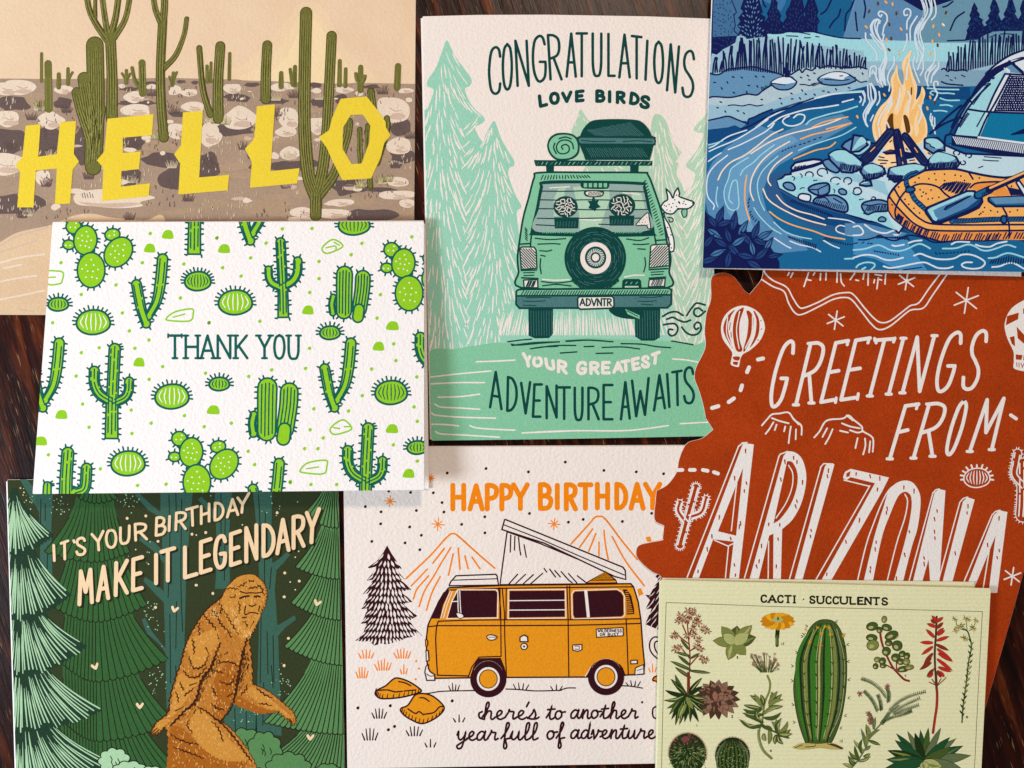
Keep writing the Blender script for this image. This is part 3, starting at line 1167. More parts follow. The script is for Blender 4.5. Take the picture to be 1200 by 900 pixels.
# --- the hill in front
p = cg.part("printed_hill", 6)
p.f(600, 360, 260).F(HILL, "-460 270 -300 225 -60 188 100 170 220 158 350 152 560 158 700 168 820 178 980 205 1090 220 1100 720 1100 740 -460 760 -460 700")
p.S(DT, 1.7, "-10 182 100 170 220 156 350 149 560 156 700 166 820 176 980 203|0 207 120 192 255 188|293 185 420 178 545 187|100 225 230 208 345 207|390 213 440 212|262 248 350 242|455 250 545 248|487 218 600 215 690 226|590 197 700 200 780 213 858 219")
p.f(480, 360, 260).S(DT, 1.7, "530 187 600 178 660 173|550 200 590 205 700 195 810 187|655 225 720 215 800 212|845 183 960 178 1100 187|945 213 995 212|815 248 905 242")
p.S(paper_warm, 1.7, "360 295 460 292 570 286|112 378 270 360 440 345|112 415 260 408 405 408|155 487 280 483 380 470|135 523 170 540 270 545 380 552|115 570 150 585 280 595 465 600|120 633 200 635 265 642|325 640 360 652 450 660 570 665|140 672 170 685 300 692 485 703|608 680 740 675 900 668")
p.f(600, 360, 260).S(paper_warm, 1.7, "60 680 200 672 360 668 600 668 740 655 845 640|870 280 940 285 1010 298|910 630 1000 625 1060 622")
p.done()

# --- the car
car = cg.part("printed_car", 9)
p = car.f(600, 180, 260)
p = car.sub("printed_wheel")
p.F(DT, "88 820 90 985 125 1000 200 998 222 975 222 820", 0)
for x in range(102, 220, 14):
    p.S(GT, .5, "%d 850 %d 985" % (x, x + 2), loop=1)
p = car.back(p)
p = car.sub("printed_wheel")
p.F(DT, "662 820 666 990 700 1012 770 1012 800 995 802 820", 0)
for x in range(676, 800, 14):
    p.S(GT, .5, "%d 850 %d 1000" % (x, x + 2), loop=2)
p = car.back(p)
p.F(DT, "535 835 700 835 700 890 610 892 545 870").F(CAR, "612 840 690 875 690 895 625 868", 0).S(DT, 1, "622 850 680 880")
p = car.sub("printed_roof_rack")
p.F(DT, "118 35 760 40 758 66 128 68|183 60 228 60 226 104 186 104|638 60 686 60 684 106 640 106", 0)
for i in range(26):
    x = 135 + i * 24
    p.S(CAR if i % 3 else GT, .8, "%d %d %d %d" % (x, 60, x + p.rnd.randint(8, 16), 45), loop=3)
p = car.back(p)
BODY = "150 103 420 102 700 103 735 115 770 200 815 340 838 480 858 560 850 640 842 725 445 730 48 725 36 640 30 560 40 480 60 350 90 240 120 130"
p.FO(CAR, DT, 2.3, BODY)
p = car.sub("printed_rear_window")
p.F(DT, "172 148 430 146 700 154 722 176 750 300 772 425 755 446 440 450 115 442 100 425 130 290 150 185")
p.F(GLASS, "186 165 430 162 690 170 708 186 730 290 748 412 430 424 126 420 145 300 168 185")
p.F(PALEMINT, "330 180 520 170 530 240 470 420 370 420 360 300|225 250 250 190 290 185 270 300 250 340 225 340|640 200 700 215 720 300 665 300", 0)
p.S(paper_warm, 1.3, "205 186 260 182 310 180|600 212 650 216 690 222|365 355 440 360 480 357")
p.S(DT, 1.4, "160 203 300 204 430 200 560 203 712 207|150 250 290 252 440 250 730 256|142 298 300 300 440 304 738 302|136 350 300 352 520 348 745 350|130 385 230 390|470 382 530 384")
p = car.back(p)
p = car.sub("printed_brake_light")
p.F(DT, "372 158 400 150 500 152 525 160 522 185 500 192 400 190 375 182")
for i in range(5):
    p.F(CAR, "%d 160 %d 160 %d 182 %d 182" % (388 + i * 27, 406 + i * 27, 406 + i * 27, 388 + i * 27), 0)
p.F(DT, "390 205 420 198 480 200 498 208 490 230 460 236 410 234 392 224").F(paper_warm, "402 208 440 204 486 210 480 226 430 230 404 222")
shared_hatch(p, DT, .8, (405, 228), (480, 228), (415, 206), (490, 206), 10, 1)
p.F(DT, "436 232 446 232 450 255 470 252 462 270 480 290 458 296 448 312 430 300 412 296 422 275 408 255 432 256", 0)
p = car.back(p)
for cx, cy, r, px0, px1, py0, py1 in ((290, 288, 66, 228, 362, 345, 405), (595, 282, 72, 525, 662, 335, 390)):
    p = car.sub("printed_houseplant")
    p.F(DT, "%d %d %d %d %d %d %d %d" % (px0, py0, px1, py0, px1 - 4, py1, px0 + 4, py1), 0)
    p.ell(DT, cx, cy, r, r * .88)
    for i in range(34):
        a = i * 2.4
        q = r * .8 * math.sqrt((i + .5) / 34)
        x, y = cx + q * math.cos(a), cy + q * .88 * math.sin(a)
        b = p.rnd.uniform(0, 3.1)
        p.S(paper_warm, 1.7, "%.0f %.0f %.0f %.0f" % (x - 8 * math.cos(b), y - 8 * math.sin(b), x + 8 * math.cos(b), y + 8 * math.sin(b)), taper=(.6, .6), loop=4)
    for i in range(7):
        p.S(GT, .6, "%d %d %d %d" % (px0 + 15 + i * 16, py1 - 8, px0 + 18 + i * 16, py0 + 22), loop=4)
    p = car.back(p)
p.FO(paper_warm, DT, 1.3, "672 388 690 360 725 325 738 322 742 350 750 400 735 405 725 388")
p.D(DT, .6, "690 372 705 372 712 355 720 370 728 345 734 385 700 385")
p.F(DT, "150 425 440 424 740 424 752 402 758 420 745 442 440 446 130 440 128 425", 0)
shared_hatch(p, CAR, .8, (158, 430), (340, 430), (175, 414), (360, 414), 18, 1.5)
shared_hatch(p, CAR, .8, (550, 430), (700, 430), (565, 414), (715, 414), 14, 1.5)
p.S(DT, 1.5, "125 458 200 465 290 460|140 490 220 487 260 490|150 525 190 528 215 522|155 550 180 555|155 568 152 610 158 650|620 462 690 470 740 455|655 490 700 492 740 488|680 515 720 518|718 562 722 600 712 640|160 692 240 700 330 690|165 715 240 708 320 716")
p.S(paper_warm, 1.5, "165 680 230 685 310 682|608 668 660 658 715 658")
shared_hatch(p, DT, 1.2, (150, 140), (430, 130), (160, 118), (415, 118), 17, 2)
shared_hatch(p, DT, 1.2, (708, 150), (805, 450), (722, 138), (822, 440), 20, 1.5)
shared_hatch(p, DT, 1.2, (70, 395), (72, 465), (82, 408), (82, 475), 6, 1)
p.S(DT, 1.8, "105 440 100 500 112 520|770 440 778 490 770 500|45 490 100 486|775 470 835 466")
for i in range(16):
    for sgn in (-1, 1):
        x = 450 + sgn * (60 + i * 4.2)
        y = 738 - i * 3.2
        p.S(DT, 1.0, "%.0f %.0f %.0f %.0f" % (x, y - 14, x + sgn * 5, y), loop=5)
p = car.sub("printed_spare_tyre")
p.ell(DT, 450, 565, 167, 169, n=48)
for j, r in enumerate((92, 104, 116, 128, 140, 152)):
    for k in range(9):
        a0 = k * .7 + j * .35 + p.rnd.uniform(0, .2)
        p.line(GT, .55, [p.T((450 + r * math.cos(a0 + t * .11), 565 + r * math.sin(a0 + t * .11))) for t in range(5)])
p.ell(paper_warm, 452, 565, 83, 86, n=40).ell(DT, 452, 562, 58, 60).ell(GT, 452, 562, 48, 50)
for i in range(22):
    a = i / 22 * 6.283
    p.S(paper_warm, .8, "%.0f %.0f %.0f %.0f" % (452 + 25 * math.cos(a), 562 + 25 * math.sin(a), 452 + 47 * math.cos(a + .5), 562 + 47 * math.sin(a + .5)), loop=6)
p.ell(DT, 452, 562, 28, 29).ell(paper_warm, 452, 562, 19, 20)
p = car.back(p)
for box in ("42 512 55 505 118 506 130 522 134 620 50 626", "750 500 760 494 838 490 848 505 850 606 742 618", "62 684 138 682 140 726 66 724", "742 682 828 676 824 718 738 720"):
    p = car.sub("printed_tail_light")
    p.FO(paper_warm, DT, 1.7, box, 0)
    q = nums(box)
    xs, ys = [t[0] for t in q], [t[1] for t in q]
    x0, x1, y0, y1 = min(xs) + 6, max(xs) - 8, min(ys) + 7, max(ys) - 7
    if y1 - y0 > 60:
        p.layer += 1
        sg = 1 if x0 < 400 else -1
        for i in range(-4, 9):
            c = y0 + i * 15 + 4                       # height of the stripe at the box's outer side
            seg = []
            for t in range(21):
                x = x0 + (x1 - x0) * t / 20
                y = c + (x - x0 if sg > 0 else x1 - x) * 1.05
                if y0 <= y <= y1:
                    seg.append((x, y))
            if len(seg) > 2:
                p.line(DT, 1.35, [p.T(seg[0]), p.T(seg[-1])])
    else:
        shared_hatch(p, DT, 1.2, (x0 + 4, y1), (x1 - 12, y1), (x0 + 18, y0), (x1, y0), 7, 1)
    p = car.back(p)
p.S(DT, 1.7, "50 632 132 630|52 672 140 676|742 628 842 622|742 674 830 668").S(DT, 1.2, "62 645 120 643|64 660 118 658|752 642 820 638|752 656 815 652")
p.FO(DT, DT, 1.6, "600 690 610 682 685 682 694 690 696 722 598 724", 0).S(CAR, .8, "614 705 622 692|640 706 650 694|668 706 680 694").F(PALEMINT, "610 716 684 716 684 726 610 726", 0)
p = car.sub("printed_bumper")
p.FO(CAR, DT, 2.2, "24 742 40 735 845 728 862 736 860 766 22 772", 0)
shared_hatch(p, DT, 1.2, (45, 764), (840, 760), (58, 744), (852, 740), 58, 1.5)
p.FO(GT, DT, 2.2, "22 770 862 764 860 815 840 834 40 836 22 815", 0)
p.S(DT, 1.1, "75 780 150 778 210 780|60 798 120 800 180 796|60 820 130 822|690 775 760 778 810 772|680 798 740 800 780 795|700 815 760 818")
p = car.back(p)
p = car.sub("printed_licence_plate")
p.FO(paper_warm, DT, 2.0, "355 782 365 774 540 772 550 782 552 822 540 836 370 842 356 830", 0)
p.text(DT, 1.8, "A 366 396 782 824;D 401 426 782 826;V 428 458 782 826;N 461 485 782 826;T 487 511 782 826;R 515 538 782 826")
p = car.back(p)
p = car.sub("printed_suitcase")
p.f(600, 0, 260)
p.FO(DT, DT, 1.6, "368 748 372 735 388 700 420 665 460 652 560 648 660 652 700 664 735 700 752 735 762 750 560 752")
p.FO(DT, DT, 1.6, "368 780 400 862 742 862 765 780", 0)
shared_hatch(p, GT, .55, (400, 705), (640, 662), (455, 735), (720, 735), 26, 2)
shared_hatch(p, GT, .55, (395, 800), (700, 800), (425, 850), (740, 850), 26, 2)
p.FO(GT, DT, 1.6, "358 748 372 742 765 746 775 760 772 782 372 780 358 770", 0).S(DT, 1.2, "375 760 460 766 560 764|600 766 680 762 755 768")
p = car.back(p)
p = car.sub("printed_bedroll")
p.F(DT, "196 760 215 735 250 720 310 722 348 742 364 780 360 830 330 858 290 868 240 866 205 835 190 795")
p.F(CAR, "204 768 225 742 260 730 310 732 342 750 355 785 350 825 322 850 290 858 245 856 214 830 200 795")
p.S(DT, 1.7, "275 808 268 792 290 782 308 795 306 820 280 832 252 826 240 795 258 765 295 758 325 775 332 805|232 775 225 800 240 832|255 750 290 742 320 752")
p = car.back(p)
p.done()

p = cg.part("printed_dog", 13)
p.f(600, 180, 260)
p.FO(paper_white, DT, 1.7, "822 320 826 345 850 385 862 420 876 470 874 525 852 526 850 480 835 420 815 340")
p.FO(paper_white, DT, 1.9, "806 285 822 262 842 245 832 190 832 190 855 212 870 240 880 210 898 184 898 184 906 215 905 232 940 246 982 262 978 280 950 298 900 300 870 325 835 322 812 300")
p.FO(CAR, DT, 1.4, "920 305 945 302 944 335 930 345 920 330").S(DT, 1.5, "895 296 940 300 965 292|842 345 868 350 870 365 855 370 848 355")
p.D(DT, 1.15, "903 262 978 268 906 268").D(DT, .85, "850 275 862 290 835 285 880 250 890 225 925 270 940 275 890 285 930 258 838 305 855 310 870 270 825 280 848 455 860 440 856 490 862 510 842 400")
p.done()
p = cg.part("printed_exhaust_swirl", 13)
p.f(600, 360, 260).S(DT, 2.3, "815 50 850 30 890 25 925 45|945 45 975 0 1000 -22 1045 -12|1030 20 1010 5 988 12 985 38 1010 50 1045 22|838 65 870 55 900 70 935 80 965 70|820 95 850 90 880 90 896 110 890 140 865 155 845 140 850 120 870 122|918 108 940 135 970 150 1002 145 1022 120 1018 90 1000 82 985 102 995 120 1010 112")
p.done()

# --- the words
p = cg.part("lettering", 13, label="dark teal arched title letters")
p.f(480, 0, 260).text(DT, 3.2, "C 428 493 250 513;O 501 556 233 490;N 575 642 215 470 -12;G 664 737 190 445 -10;R 752 818 184 435 -14;A 846 902 176 420;T 900 962 175 418;U 987 1040 176 417;L 1072 1112 178 416")
p.f(600, 0, 260).text(DT, 3.2, "A 577 640 182 424;T 645 703 192 430 0 -6;I 727 727 215 437 10;O 766 820 220 455;N 845 896 240 500 20 -12;S 922 986 270 530 12")
p.text(DT, 4.2, "L 147 188 508 578 -6 8;O 205 254 497 566;V 270 322 494 556 0 6;E 345 388 487 552 0 4;B 455 500 485 555;I 528 528 489 557;R 566 610 492 562;D 640 686 500 570 6 -8;S 695 743 516 588 8 -8")
p.done()
p = cg.part("lettering", 13, label="cream lettering on the mint hill")
p.f(600, 360, 260).text(paper_warm, 3.9, "Y 62 105 252 325 -10 -16;O 113 163 265 325;U 182 228 278 340 -8 -10;R 248 296 287 360 0 -8;G 352 402 292 365;R 423 470 293 365;E 487 530 292 362;A 547 600 292 357 0 4;T 592 638 285 350 -4 6;E 650 690 272 340 -6 8;S 702 742 260 330;T 752 798 243 310 4 14")
p.done()
p = cg.part("lettering", 13, label="dark teal hand lettering along the bottom")
p.f(480, 360, 260).text(DT, 3.2, "A 432 500 345 552 0 -10;D 527 582 372 566 4;V 600 655 402 580 0 4;E 668 714 412 598 8;N 738 798 420 604 0 4;T 802 870 428 610;U 890 938 430 616;R 964 1026 430 612;E 1046 1100 415 612")
p.f(600, 360, 260).text(DT, 3.2, "A 586 640 400 610 0 4;W 646 742 385 592 0 14;A 765 830 362 558 0 12;I 845 845 356 545 -12;T 866 922 342 535 -4 8;S 928 986 320 525")
p.done()

# ================================================================ birthday card with the orange camper van
ORG = mat("orange_ink", (238, 132, 10), grain=0.07, bump=0.35)
AMB = mat("amber_ink", (226, 146, 26), grain=0.09, bump=0.35)
DBR = mat("dark_plum_ink", (52, 12, 22), grain=0.18, bump=0.3)
vn = Card("van_birthday_card", "white birthday card with an orange camper van and cursive lines below it", "greeting card",
          nums("402 524.5 880 522 884 893 407 901"), (0.0024, 0, 0.0002))
vn.slab("front_panel", vn.outline, 0.0005, paper_warm, edge_white)
fold_back(vn, nums("403 526 879 524 882 891.5 408 899"), 0.0005, paper_white, edge_white, 0.0006)
fold_spine(vn, (404, 525), (878, 522.6), 0.0006, paper_warm, 0.0005, [(404, 526), (878, 524)])
FA, FB, FC, FD = (400, 530, 260), (560, 530, 260), (400, 705, 260), (560, 705, 260)

for fr, main, cuts in ((FA, "350 683 480 560 570 460 605 440 640 460 740 550 830 627", "557 520 495 600|592 515 540 600 500 670 450 750 420 835|605 550 580 665|632 518 642 632|668 560 686 630|706 567 750 630|465 632 378 723|472 668 410 740 390 793|535 672 490 760 460 855"),
                       (FB, "503 497 600 390 630 355 655 347 690 362 780 480 862 580", "620 415 550 515|638 440 600 535|655 485 655 560|682 422 690 500 705 580|726 455 800 590 900 722")):
    p = vn.part("printed_mountain", 1)
    p.f(*fr).S(ORG, 2.1, main).S(ORG, 2.0, cuts)
    p.done()


def leafy_tree(p, m, pale, poly, rows, fr, dens=17, lw=14, ll=44):
    """dark fir with pale drooping needles drawn on it"""
    p.f(*fr).F(m, poly, 0)
    pts = nums(poly)
    ys = [q[1] for q in pts]
    y0, y1 = min(ys), max(ys)
    p.layer += 1
    for i in range(rows):
        y = y0 + 45 + (y1 - y0 - 85) * i / (rows - 1)
        xs = []
        for j in range(len(pts)):
            a, b = pts[j - 1], pts[j]
            if (a[1] > y) != (b[1] > y):
                xs.append(a[0] + (b[0] - a[0]) * (y - a[1]) / (b[1] - a[1]))
        if len(xs) < 2:
            continue
        xa, xb = min(xs), max(xs)
        c = (xa + xb) / 2
        n = max(1, int((xb - xa) / dens))
        for k in range(n):
            x = xa + (xb - xa) * (k + (.5 if i % 2 else .25)) / n + p.rnd.uniform(-2, 2)
            u = (x - c) / max(20, (xb - xa) / 2)
            dx, dy = u * ll * .85, ll * p.rnd.uniform(.75, 1.1) * (1 - .25 * abs(u))
            w = lw * p.rnd.uniform(.7, 1.1) * .5
            q = [(x, y), (x + dx * .4 + w, y + dy * .45), (x + dx, y + dy), (x + dx * .45 - w, y + dy * .6)]
            p.poly(pale, [p.T(t) for t in crom([q[0], q[0], q[1], q[2], q[2], q[3]], True, 3)])


p = vn.part("printed_fir_tree", 1)
leafy_tree(p, DBR, paper_warm, "248 503 225 545 190 590 143 622 150 628 190 618 160 665 135 695 170 690 150 725 115 768 150 762 130 805 108 848 140 845 125 890 105 928 135 925 120 975 95 1005 73 1018 110 1024 150 1022 180 1046 215 1034 245 1040 280 1030 320 1020 350 1004 380 1000 405 985 440 994 415 970 385 935 370 910 412 885 390 870 350 835 345 815 385 810 365 790 330 755 355 745 380 745 350 715 320 690 345 688 320 660 300 630 328 630 300 590 270 545", 13, FA)
p.done()
p = vn.part("printed_fir_tree", 1)
leafy_tree(p, DBR, paper_warm, "1060 600 960 670 975 690 930 770 950 775 905 770 930 800 905 850 940 845 905 930 1000 970 1220 970 1200 800", 9, FB, 30, 13, 60)
p.done()

p = van = vn.part("printed_van", 3)
p.f(*FC).F(AMB, "600 0 700 0 700 100 600 100", 0).f(*FB)
p = van.sub("printed_pop_up_roof")
p.FO(paper_warm, DBR, 1.7, "158 430 340 495 690 640 730 690 585 712 120 716 135 600", 0)
p.S(DBR, 1.6, "178 448 175 540|200 455 198 530|220 460 226 520 232 556|250 500 262 568|168 712 215 660|205 710 258 660|245 712 300 662|285 712 350 655|358 628 372 648|388 632 420 675|416 640 446 674|450 645 490 690 510 705|490 656 535 706|538 668 585 705")
p.FO(paper_warm, DBR, 1.8, "145 362 785 622 797 640 800 688 740 672 500 558 360 492 130 418", 0).S(DBR, 1.4, "140 392 340 470 560 566 792 664", 0)
p.FO(AMB, DBR, 1.4, "583 708 690 645 600 695 745 690 752 706", 0).S(DBR, 1.3, "690 645 745 690")
p = van.back(p)
p.f(*FA).FO(paper_warm, DBR, 1.7, "582 722 592 700 620 668 835 660 842 668 850 718", 0).S(DBR, 1.3, "600 692 720 688 840 684")
BODY = "580 -75 870 -88 1200 -92 1565 -97 1580 -80 1605 0 1620 100 1630 240 1640 340 1634 392 1530 398 1320 408 900 410 690 412 510 415 470 400 462 300 460 200 468 130 485 90 530 -5"
p.f(*FC).FO(AMB, DBR, 1.8, BODY, 0)
p.S(DBR, 1.5, "575 -62 870 -72 1200 -76 1575 -80", 0)
p = van.sub("printed_window")
p.F(DBR, "483 92 520 5 552 -50 572 -62 585 -55 550 20 535 92", 0).S(paper_warm, .9, "552 90 572 20 600 -55|536 92 560 15 590 -60")
p = van.back(p)
p = van.sub("printed_window")
p.F(DBR, "632 -60 832 -60 843 -50 840 84 576 88 600 0", 0).O(paper_warm, 1.1, "628 -64 836 -65 848 -52 845 88 570 92 598 -2", 0)
p.S(paper_warm, 1.1, "630 -58 632 40 640 80|640 -58 645 40 650 80|600 0 632 -2").FO(paper_warm, DBR, 1.0, "622 62 650 65 662 80 645 92 630 84")
p = van.back(p)
p.S(DBR, 1.4, "850 -74 862 50 864 296|870 -74 882 60 884 200 893 405|858 -74 858 90|892 -74 890 95", 0)
p.f(*FD)
p = van.sub("printed_window")
p.F(DBR, "172 -58 468 -60 470 82 170 86", 0).O(paper_warm, 1.1, "165 -64 474 -66 476 88 164 92", 0).S(paper_warm, 1.2, "172 -5 470 -8|172 46 470 44", 0)
p = van.back(p)
p.S(DBR, 1.4, "482 -84 488 95 492 408|496 -84 500 95", 0)
p = van.sub("printed_window")
p.F(DBR, "525 -55 750 -62 772 -50 786 -30 788 70 776 80 524 88 516 70 514 -40", 0).O(paper_warm, 1.1, "520 -60 752 -68 778 -54 792 -32 794 74 780 86 518 94 510 74 508 -42", 0)
p.F(paper_warm, "575 -60 592 -60 606 84 590 86", 0)
p = van.back(p)
p = van.sub("printed_vent")
p.F(DBR, "782 -66 806 -66 830 -30 845 40 846 68 805 70 802 -20", 0)
for i in range(12):
    p.S(AMB, .9, "%d %d %d %d" % (798 + i * .8, -54 + i * 10.5, 812 + i * 2.6, -56 + i * 10.5), loop=1)
p = van.back(p)
p.f(*FC).S(DBR, 1.5, "468 136 520 130 640 130 880 130 1240 128 1420 124 1618 118|525 106 700 100 900 98 1240 98 1430 96 1612 92|525 106 515 132 510 200 514 300 520 398 690 402", 0)
p.S(DBR, 1.4, "864 296 745 300 705 355 686 410|1540 92 1545 200 1552 396", 0)
p.F(DBR, "696 412 715 350 742 306 862 304 884 360 895 412", 0)
p.f(*FD).F(DBR, "580 412 600 380 618 348 768 338 785 360 800 402", 0)
p.S(paper_warm, .9, "580 405 612 352|686 400 720 310", 0)
for fr, cx, cy in ((FC, 795, 420), (FD, 693, 408)):
    p = van.sub("printed_wheel")
    p.f(*fr).ell(DBR, cx, cy, 98, 98, n=44).ell(paper_warm, cx, cy - 2, 62, 64, n=36).ell(DBR, cx, cy - 2, 51, 52, n=36).ell(AMB, cx, cy - 2, 46, 47, n=36)
    for i in range(26):
        a = -2.6 + i * .08
        p.D(paper_warm, .28, "%.0f %.0f" % (cx + 88 * math.cos(a), cy + 100 * math.sin(a)))
    p = van.back(p)
p.f(*FC).FO(paper_warm, DBR, 1.2, "786 190 800 180 825 182 842 192 825 206 800 206").S(DBR, .8, "795 192 835 192")
p.FO(paper_warm, DBR, 1.4, "458 262 470 266 474 318 460 322", 0).FO(AMB, DBR, 1.2, "456 205 466 212 466 236 457 240")
p.FO(paper_warm, DBR, 1.5, "470 338 458 350 452 380 462 425 505 425 505 395 480 378 470 360", 0).S(DBR, 1.1, "462 390 480 402 505 400")
p.f(*FD).FO(paper_warm, DBR, 1.5, "228 216 228 192 250 180 268 190 270 216", 0).ell(DBR, 250, 242, 20, 20).ell(paper_warm, 250, 242, 14, 14).ell(DBR, 250, 242, 6, 6)
p.FO(paper_warm, DBR, 1.2, "512 234 562 232 562 260 540 268 514 262", 0).S(DBR, .9, "522 240 548 240 548 258 524 256", 0)
p.FO(paper_warm, DBR, 1.3, "826 318 860 316 862 334 828 336", 0).FO(paper_warm, DBR, 1.4, "852 358 895 340 898 390 848 396", 0).S(DBR, .9, "860 372 892 362")
p = van.sub("printed_sticker")
p.FO(paper_warm, DBR, 1.2, "640 148 784 140 786 184 642 192", 0)
tx = "W 648 664;I 668 668;L 672 682;D 685 696;E 699 709;R 712 723;N 726 738;E 741 751;S 754 764;S 767 778"
p.text(DBR, 0.9, ";".join(t + " %d %d" % (148, 166) for t in tx.split(";")))
tx = "O 660 672;R 676 688;B 702 714;U 718 730;S 734 745;T 749 762"
p.text(DBR, 0.9, ";".join(t + " %d %d" % (169, 186) for t in tx.split(";")))
p = van.back(p)
p.done()

p = vn.part("printed_ground", 2)
p.f(*FC).S(DBR, 1.5, "430 500 480 495 550 485 720 481|890 473 950 475 1050 483 1190 480").f(*FD).S(DBR, 1.5, "440 482 480 468 528 467|780 455 830 458 890 468")


def grass(p, m, cx, cy, w, h, n=5, wd=1.6):
    for i in range(n):
        u = (i - (n - 1) / 2) / max(1, (n - 1) / 2)
        p.S(m, wd, "%.1f %.1f %.1f %.1f" % (cx + u * w * .35, cy, cx + u * w * .5 + u * 2, cy - h * (1 - .35 * abs(u)) * p.rnd.uniform(.8, 1.1)), taper=(1, .7), loop=2)


p.f(*FC)
grass(p, DBR, 610, 480, 55, 42, 4)
grass(p, DBR, 972, 474, 80, 38, 4)
p.f(*FD)
grass(p, DBR, 425, 476, 60, 28, 3)
grass(p, DBR, 840, 456, 75, 34, 4)
p.done()
for m, cx, cy, w, h, n in ((ORG, 135, 305, 80, 46, 5), (ORG, 330, 305, 88, 52, 6), (ORG, 225, 370, 86, 58, 6), (ORG, 338, 390, 34, 44, 3), (ORG, 112, 412, 62, 60, 5),
                           (DBR, 205, 630, 76, 54, 5), (DBR, 155, 748, 82, 66, 5), (DBR, 395, 725, 84, 52, 5), (DBR, 482, 786, 56, 38, 3), (DBR, 637, 650, 58, 34, 3)):
    p = vn.part("printed_grass_tuft", 1)
    p.f(*FC)
    grass(p, m, cx, cy, w, h, n, 1.9)
    p.done()
p = vn.part("printed_grass_tuft", 1)
p.f(*FD)
grass(p, ORG, 945, 380, 38, 40, 3)
p.done()
for poly, ln, hb in (("183 492 200 475 240 455 280 420 310 414 370 435 428 475 425 490 380 505 310 520 220 525 190 510", "200 480 250 478 290 488 330 485|310 432 345 440 375 455|340 484 400 478", (205, 522, 420, 494, 200, 492, 410, 478)),
                     ("320 580 360 560 400 505 450 498 500 515 550 560 552 590 510 630 440 660 380 640 335 610", "360 580 400 605 420 595 445 612|425 520 450 522 475 540|445 610 500 600 530 570 550 568", (345, 612, 545, 600, 365, 595, 530, 585))):
    p = vn.part("printed_rock", 3)
    p.f(*FC).FO(AMB, DBR, 1.9, poly).S(DBR, 1.7, ln)
    pts = nums(poly)
    low = [q for q in crom(pts, True, 6)]
    ym = sum(q[1] for q in pts) / len(pts)
    for i in range(0, len(low), 2):
        q = low[i]
        if q[1] > ym + 14:
            p.S(DBR, 1.5, "%.0f %.0f %.0f %.0f" % (q[0], q[1], q[0] + 6, q[1] - 24), taper=(1, .6), loop=3)
    p.done()
p = vn.part("printed_mushroom", 1)
p.f(*FD).O(DBR, 1.8, "985 198 955 192 932 215 930 255 950 290 990 320 1000 310 965 270 955 235 965 215 988 218").FO(ORG, DBR, 1.8, "945 425 960 405 1010 400 1020 430 975 435 962 430").S(DBR, 2, "972 435 975 520").O(DBR, 2, "945 600 950 575 975 570 985 600 968 630 950 625")
p.done()
for fr, m, rd, d in ((FA, DBR, 1.75, "573 112 783 88 1012 106 257 210 375 217 498 219 545 272 130 294 215 322 406 315 555 323 776 349 1018 331 213 387 370 404 651 390 433 449 777 436 165 482 345 490 425 527"),
                     (FB, DBR, 1.75, "473 53 682 98 857 106 1005 116 570 363 490 378 782 374 940 330"), (FC, DBR, 1.9, "90 575 265 563 600 537 255 693 288 675"), (FC, ORG, 1.4, "405 322 420 362 402 420")):
    for x, y in nums(d):
        p = vn.part("printed_dot", 1)
        p.f(*fr).D(m, rd, "%g %g" % (x, y))
        p.done()
for fr, cx, cy, r in ((FA, 263, 265, 30), (FA, 523, 390, 34), (FB, 413, 388, 31), (FA, 484, 140, 20)):
    p = vn.part("printed_star", 1)
    p.f(*fr)
    for i in range(4):
        a = i * math.pi / 4 + .1
        k = r * (1 if i % 2 == 0 else .8)
        p.S(ORG, 2.2, "%.0f %.0f %.0f %.0f" % (cx - k * math.cos(a), cy - k * math.sin(a), cx + k * math.cos(a), cy + k * math.sin(a)), taper=(.6, .6), loop=4)
    p.done()
p = vn.part("printed_leaf", 1)
p.f(*FB).FO(AMB, ORG, 1.3, "865 742 880 738 892 765 872 775", 0).FO(AMB, ORG, 1.3, "910 462 930 458 936 480 918 480", 0)
p.done()
p = vn.part("lettering", 5, label="chunky orange capital letters")
p.f(*FA).text(ORG, 5.9, "H 597 668 168 318;A 690 768 170 318;P 783 845 168 318;P 862 922 168 318;Y 925 1012 165 315;B 1070 1138 165 315;I 1168 1168 168 312")
p.f(*FB).text(ORG, 5.9, "R 472 534 165 318;T 545 618 165 314;H 640 708 162 312;D 745 806 162 313;A 822 900 162 314;Y 900 990 162 312")
p.done()

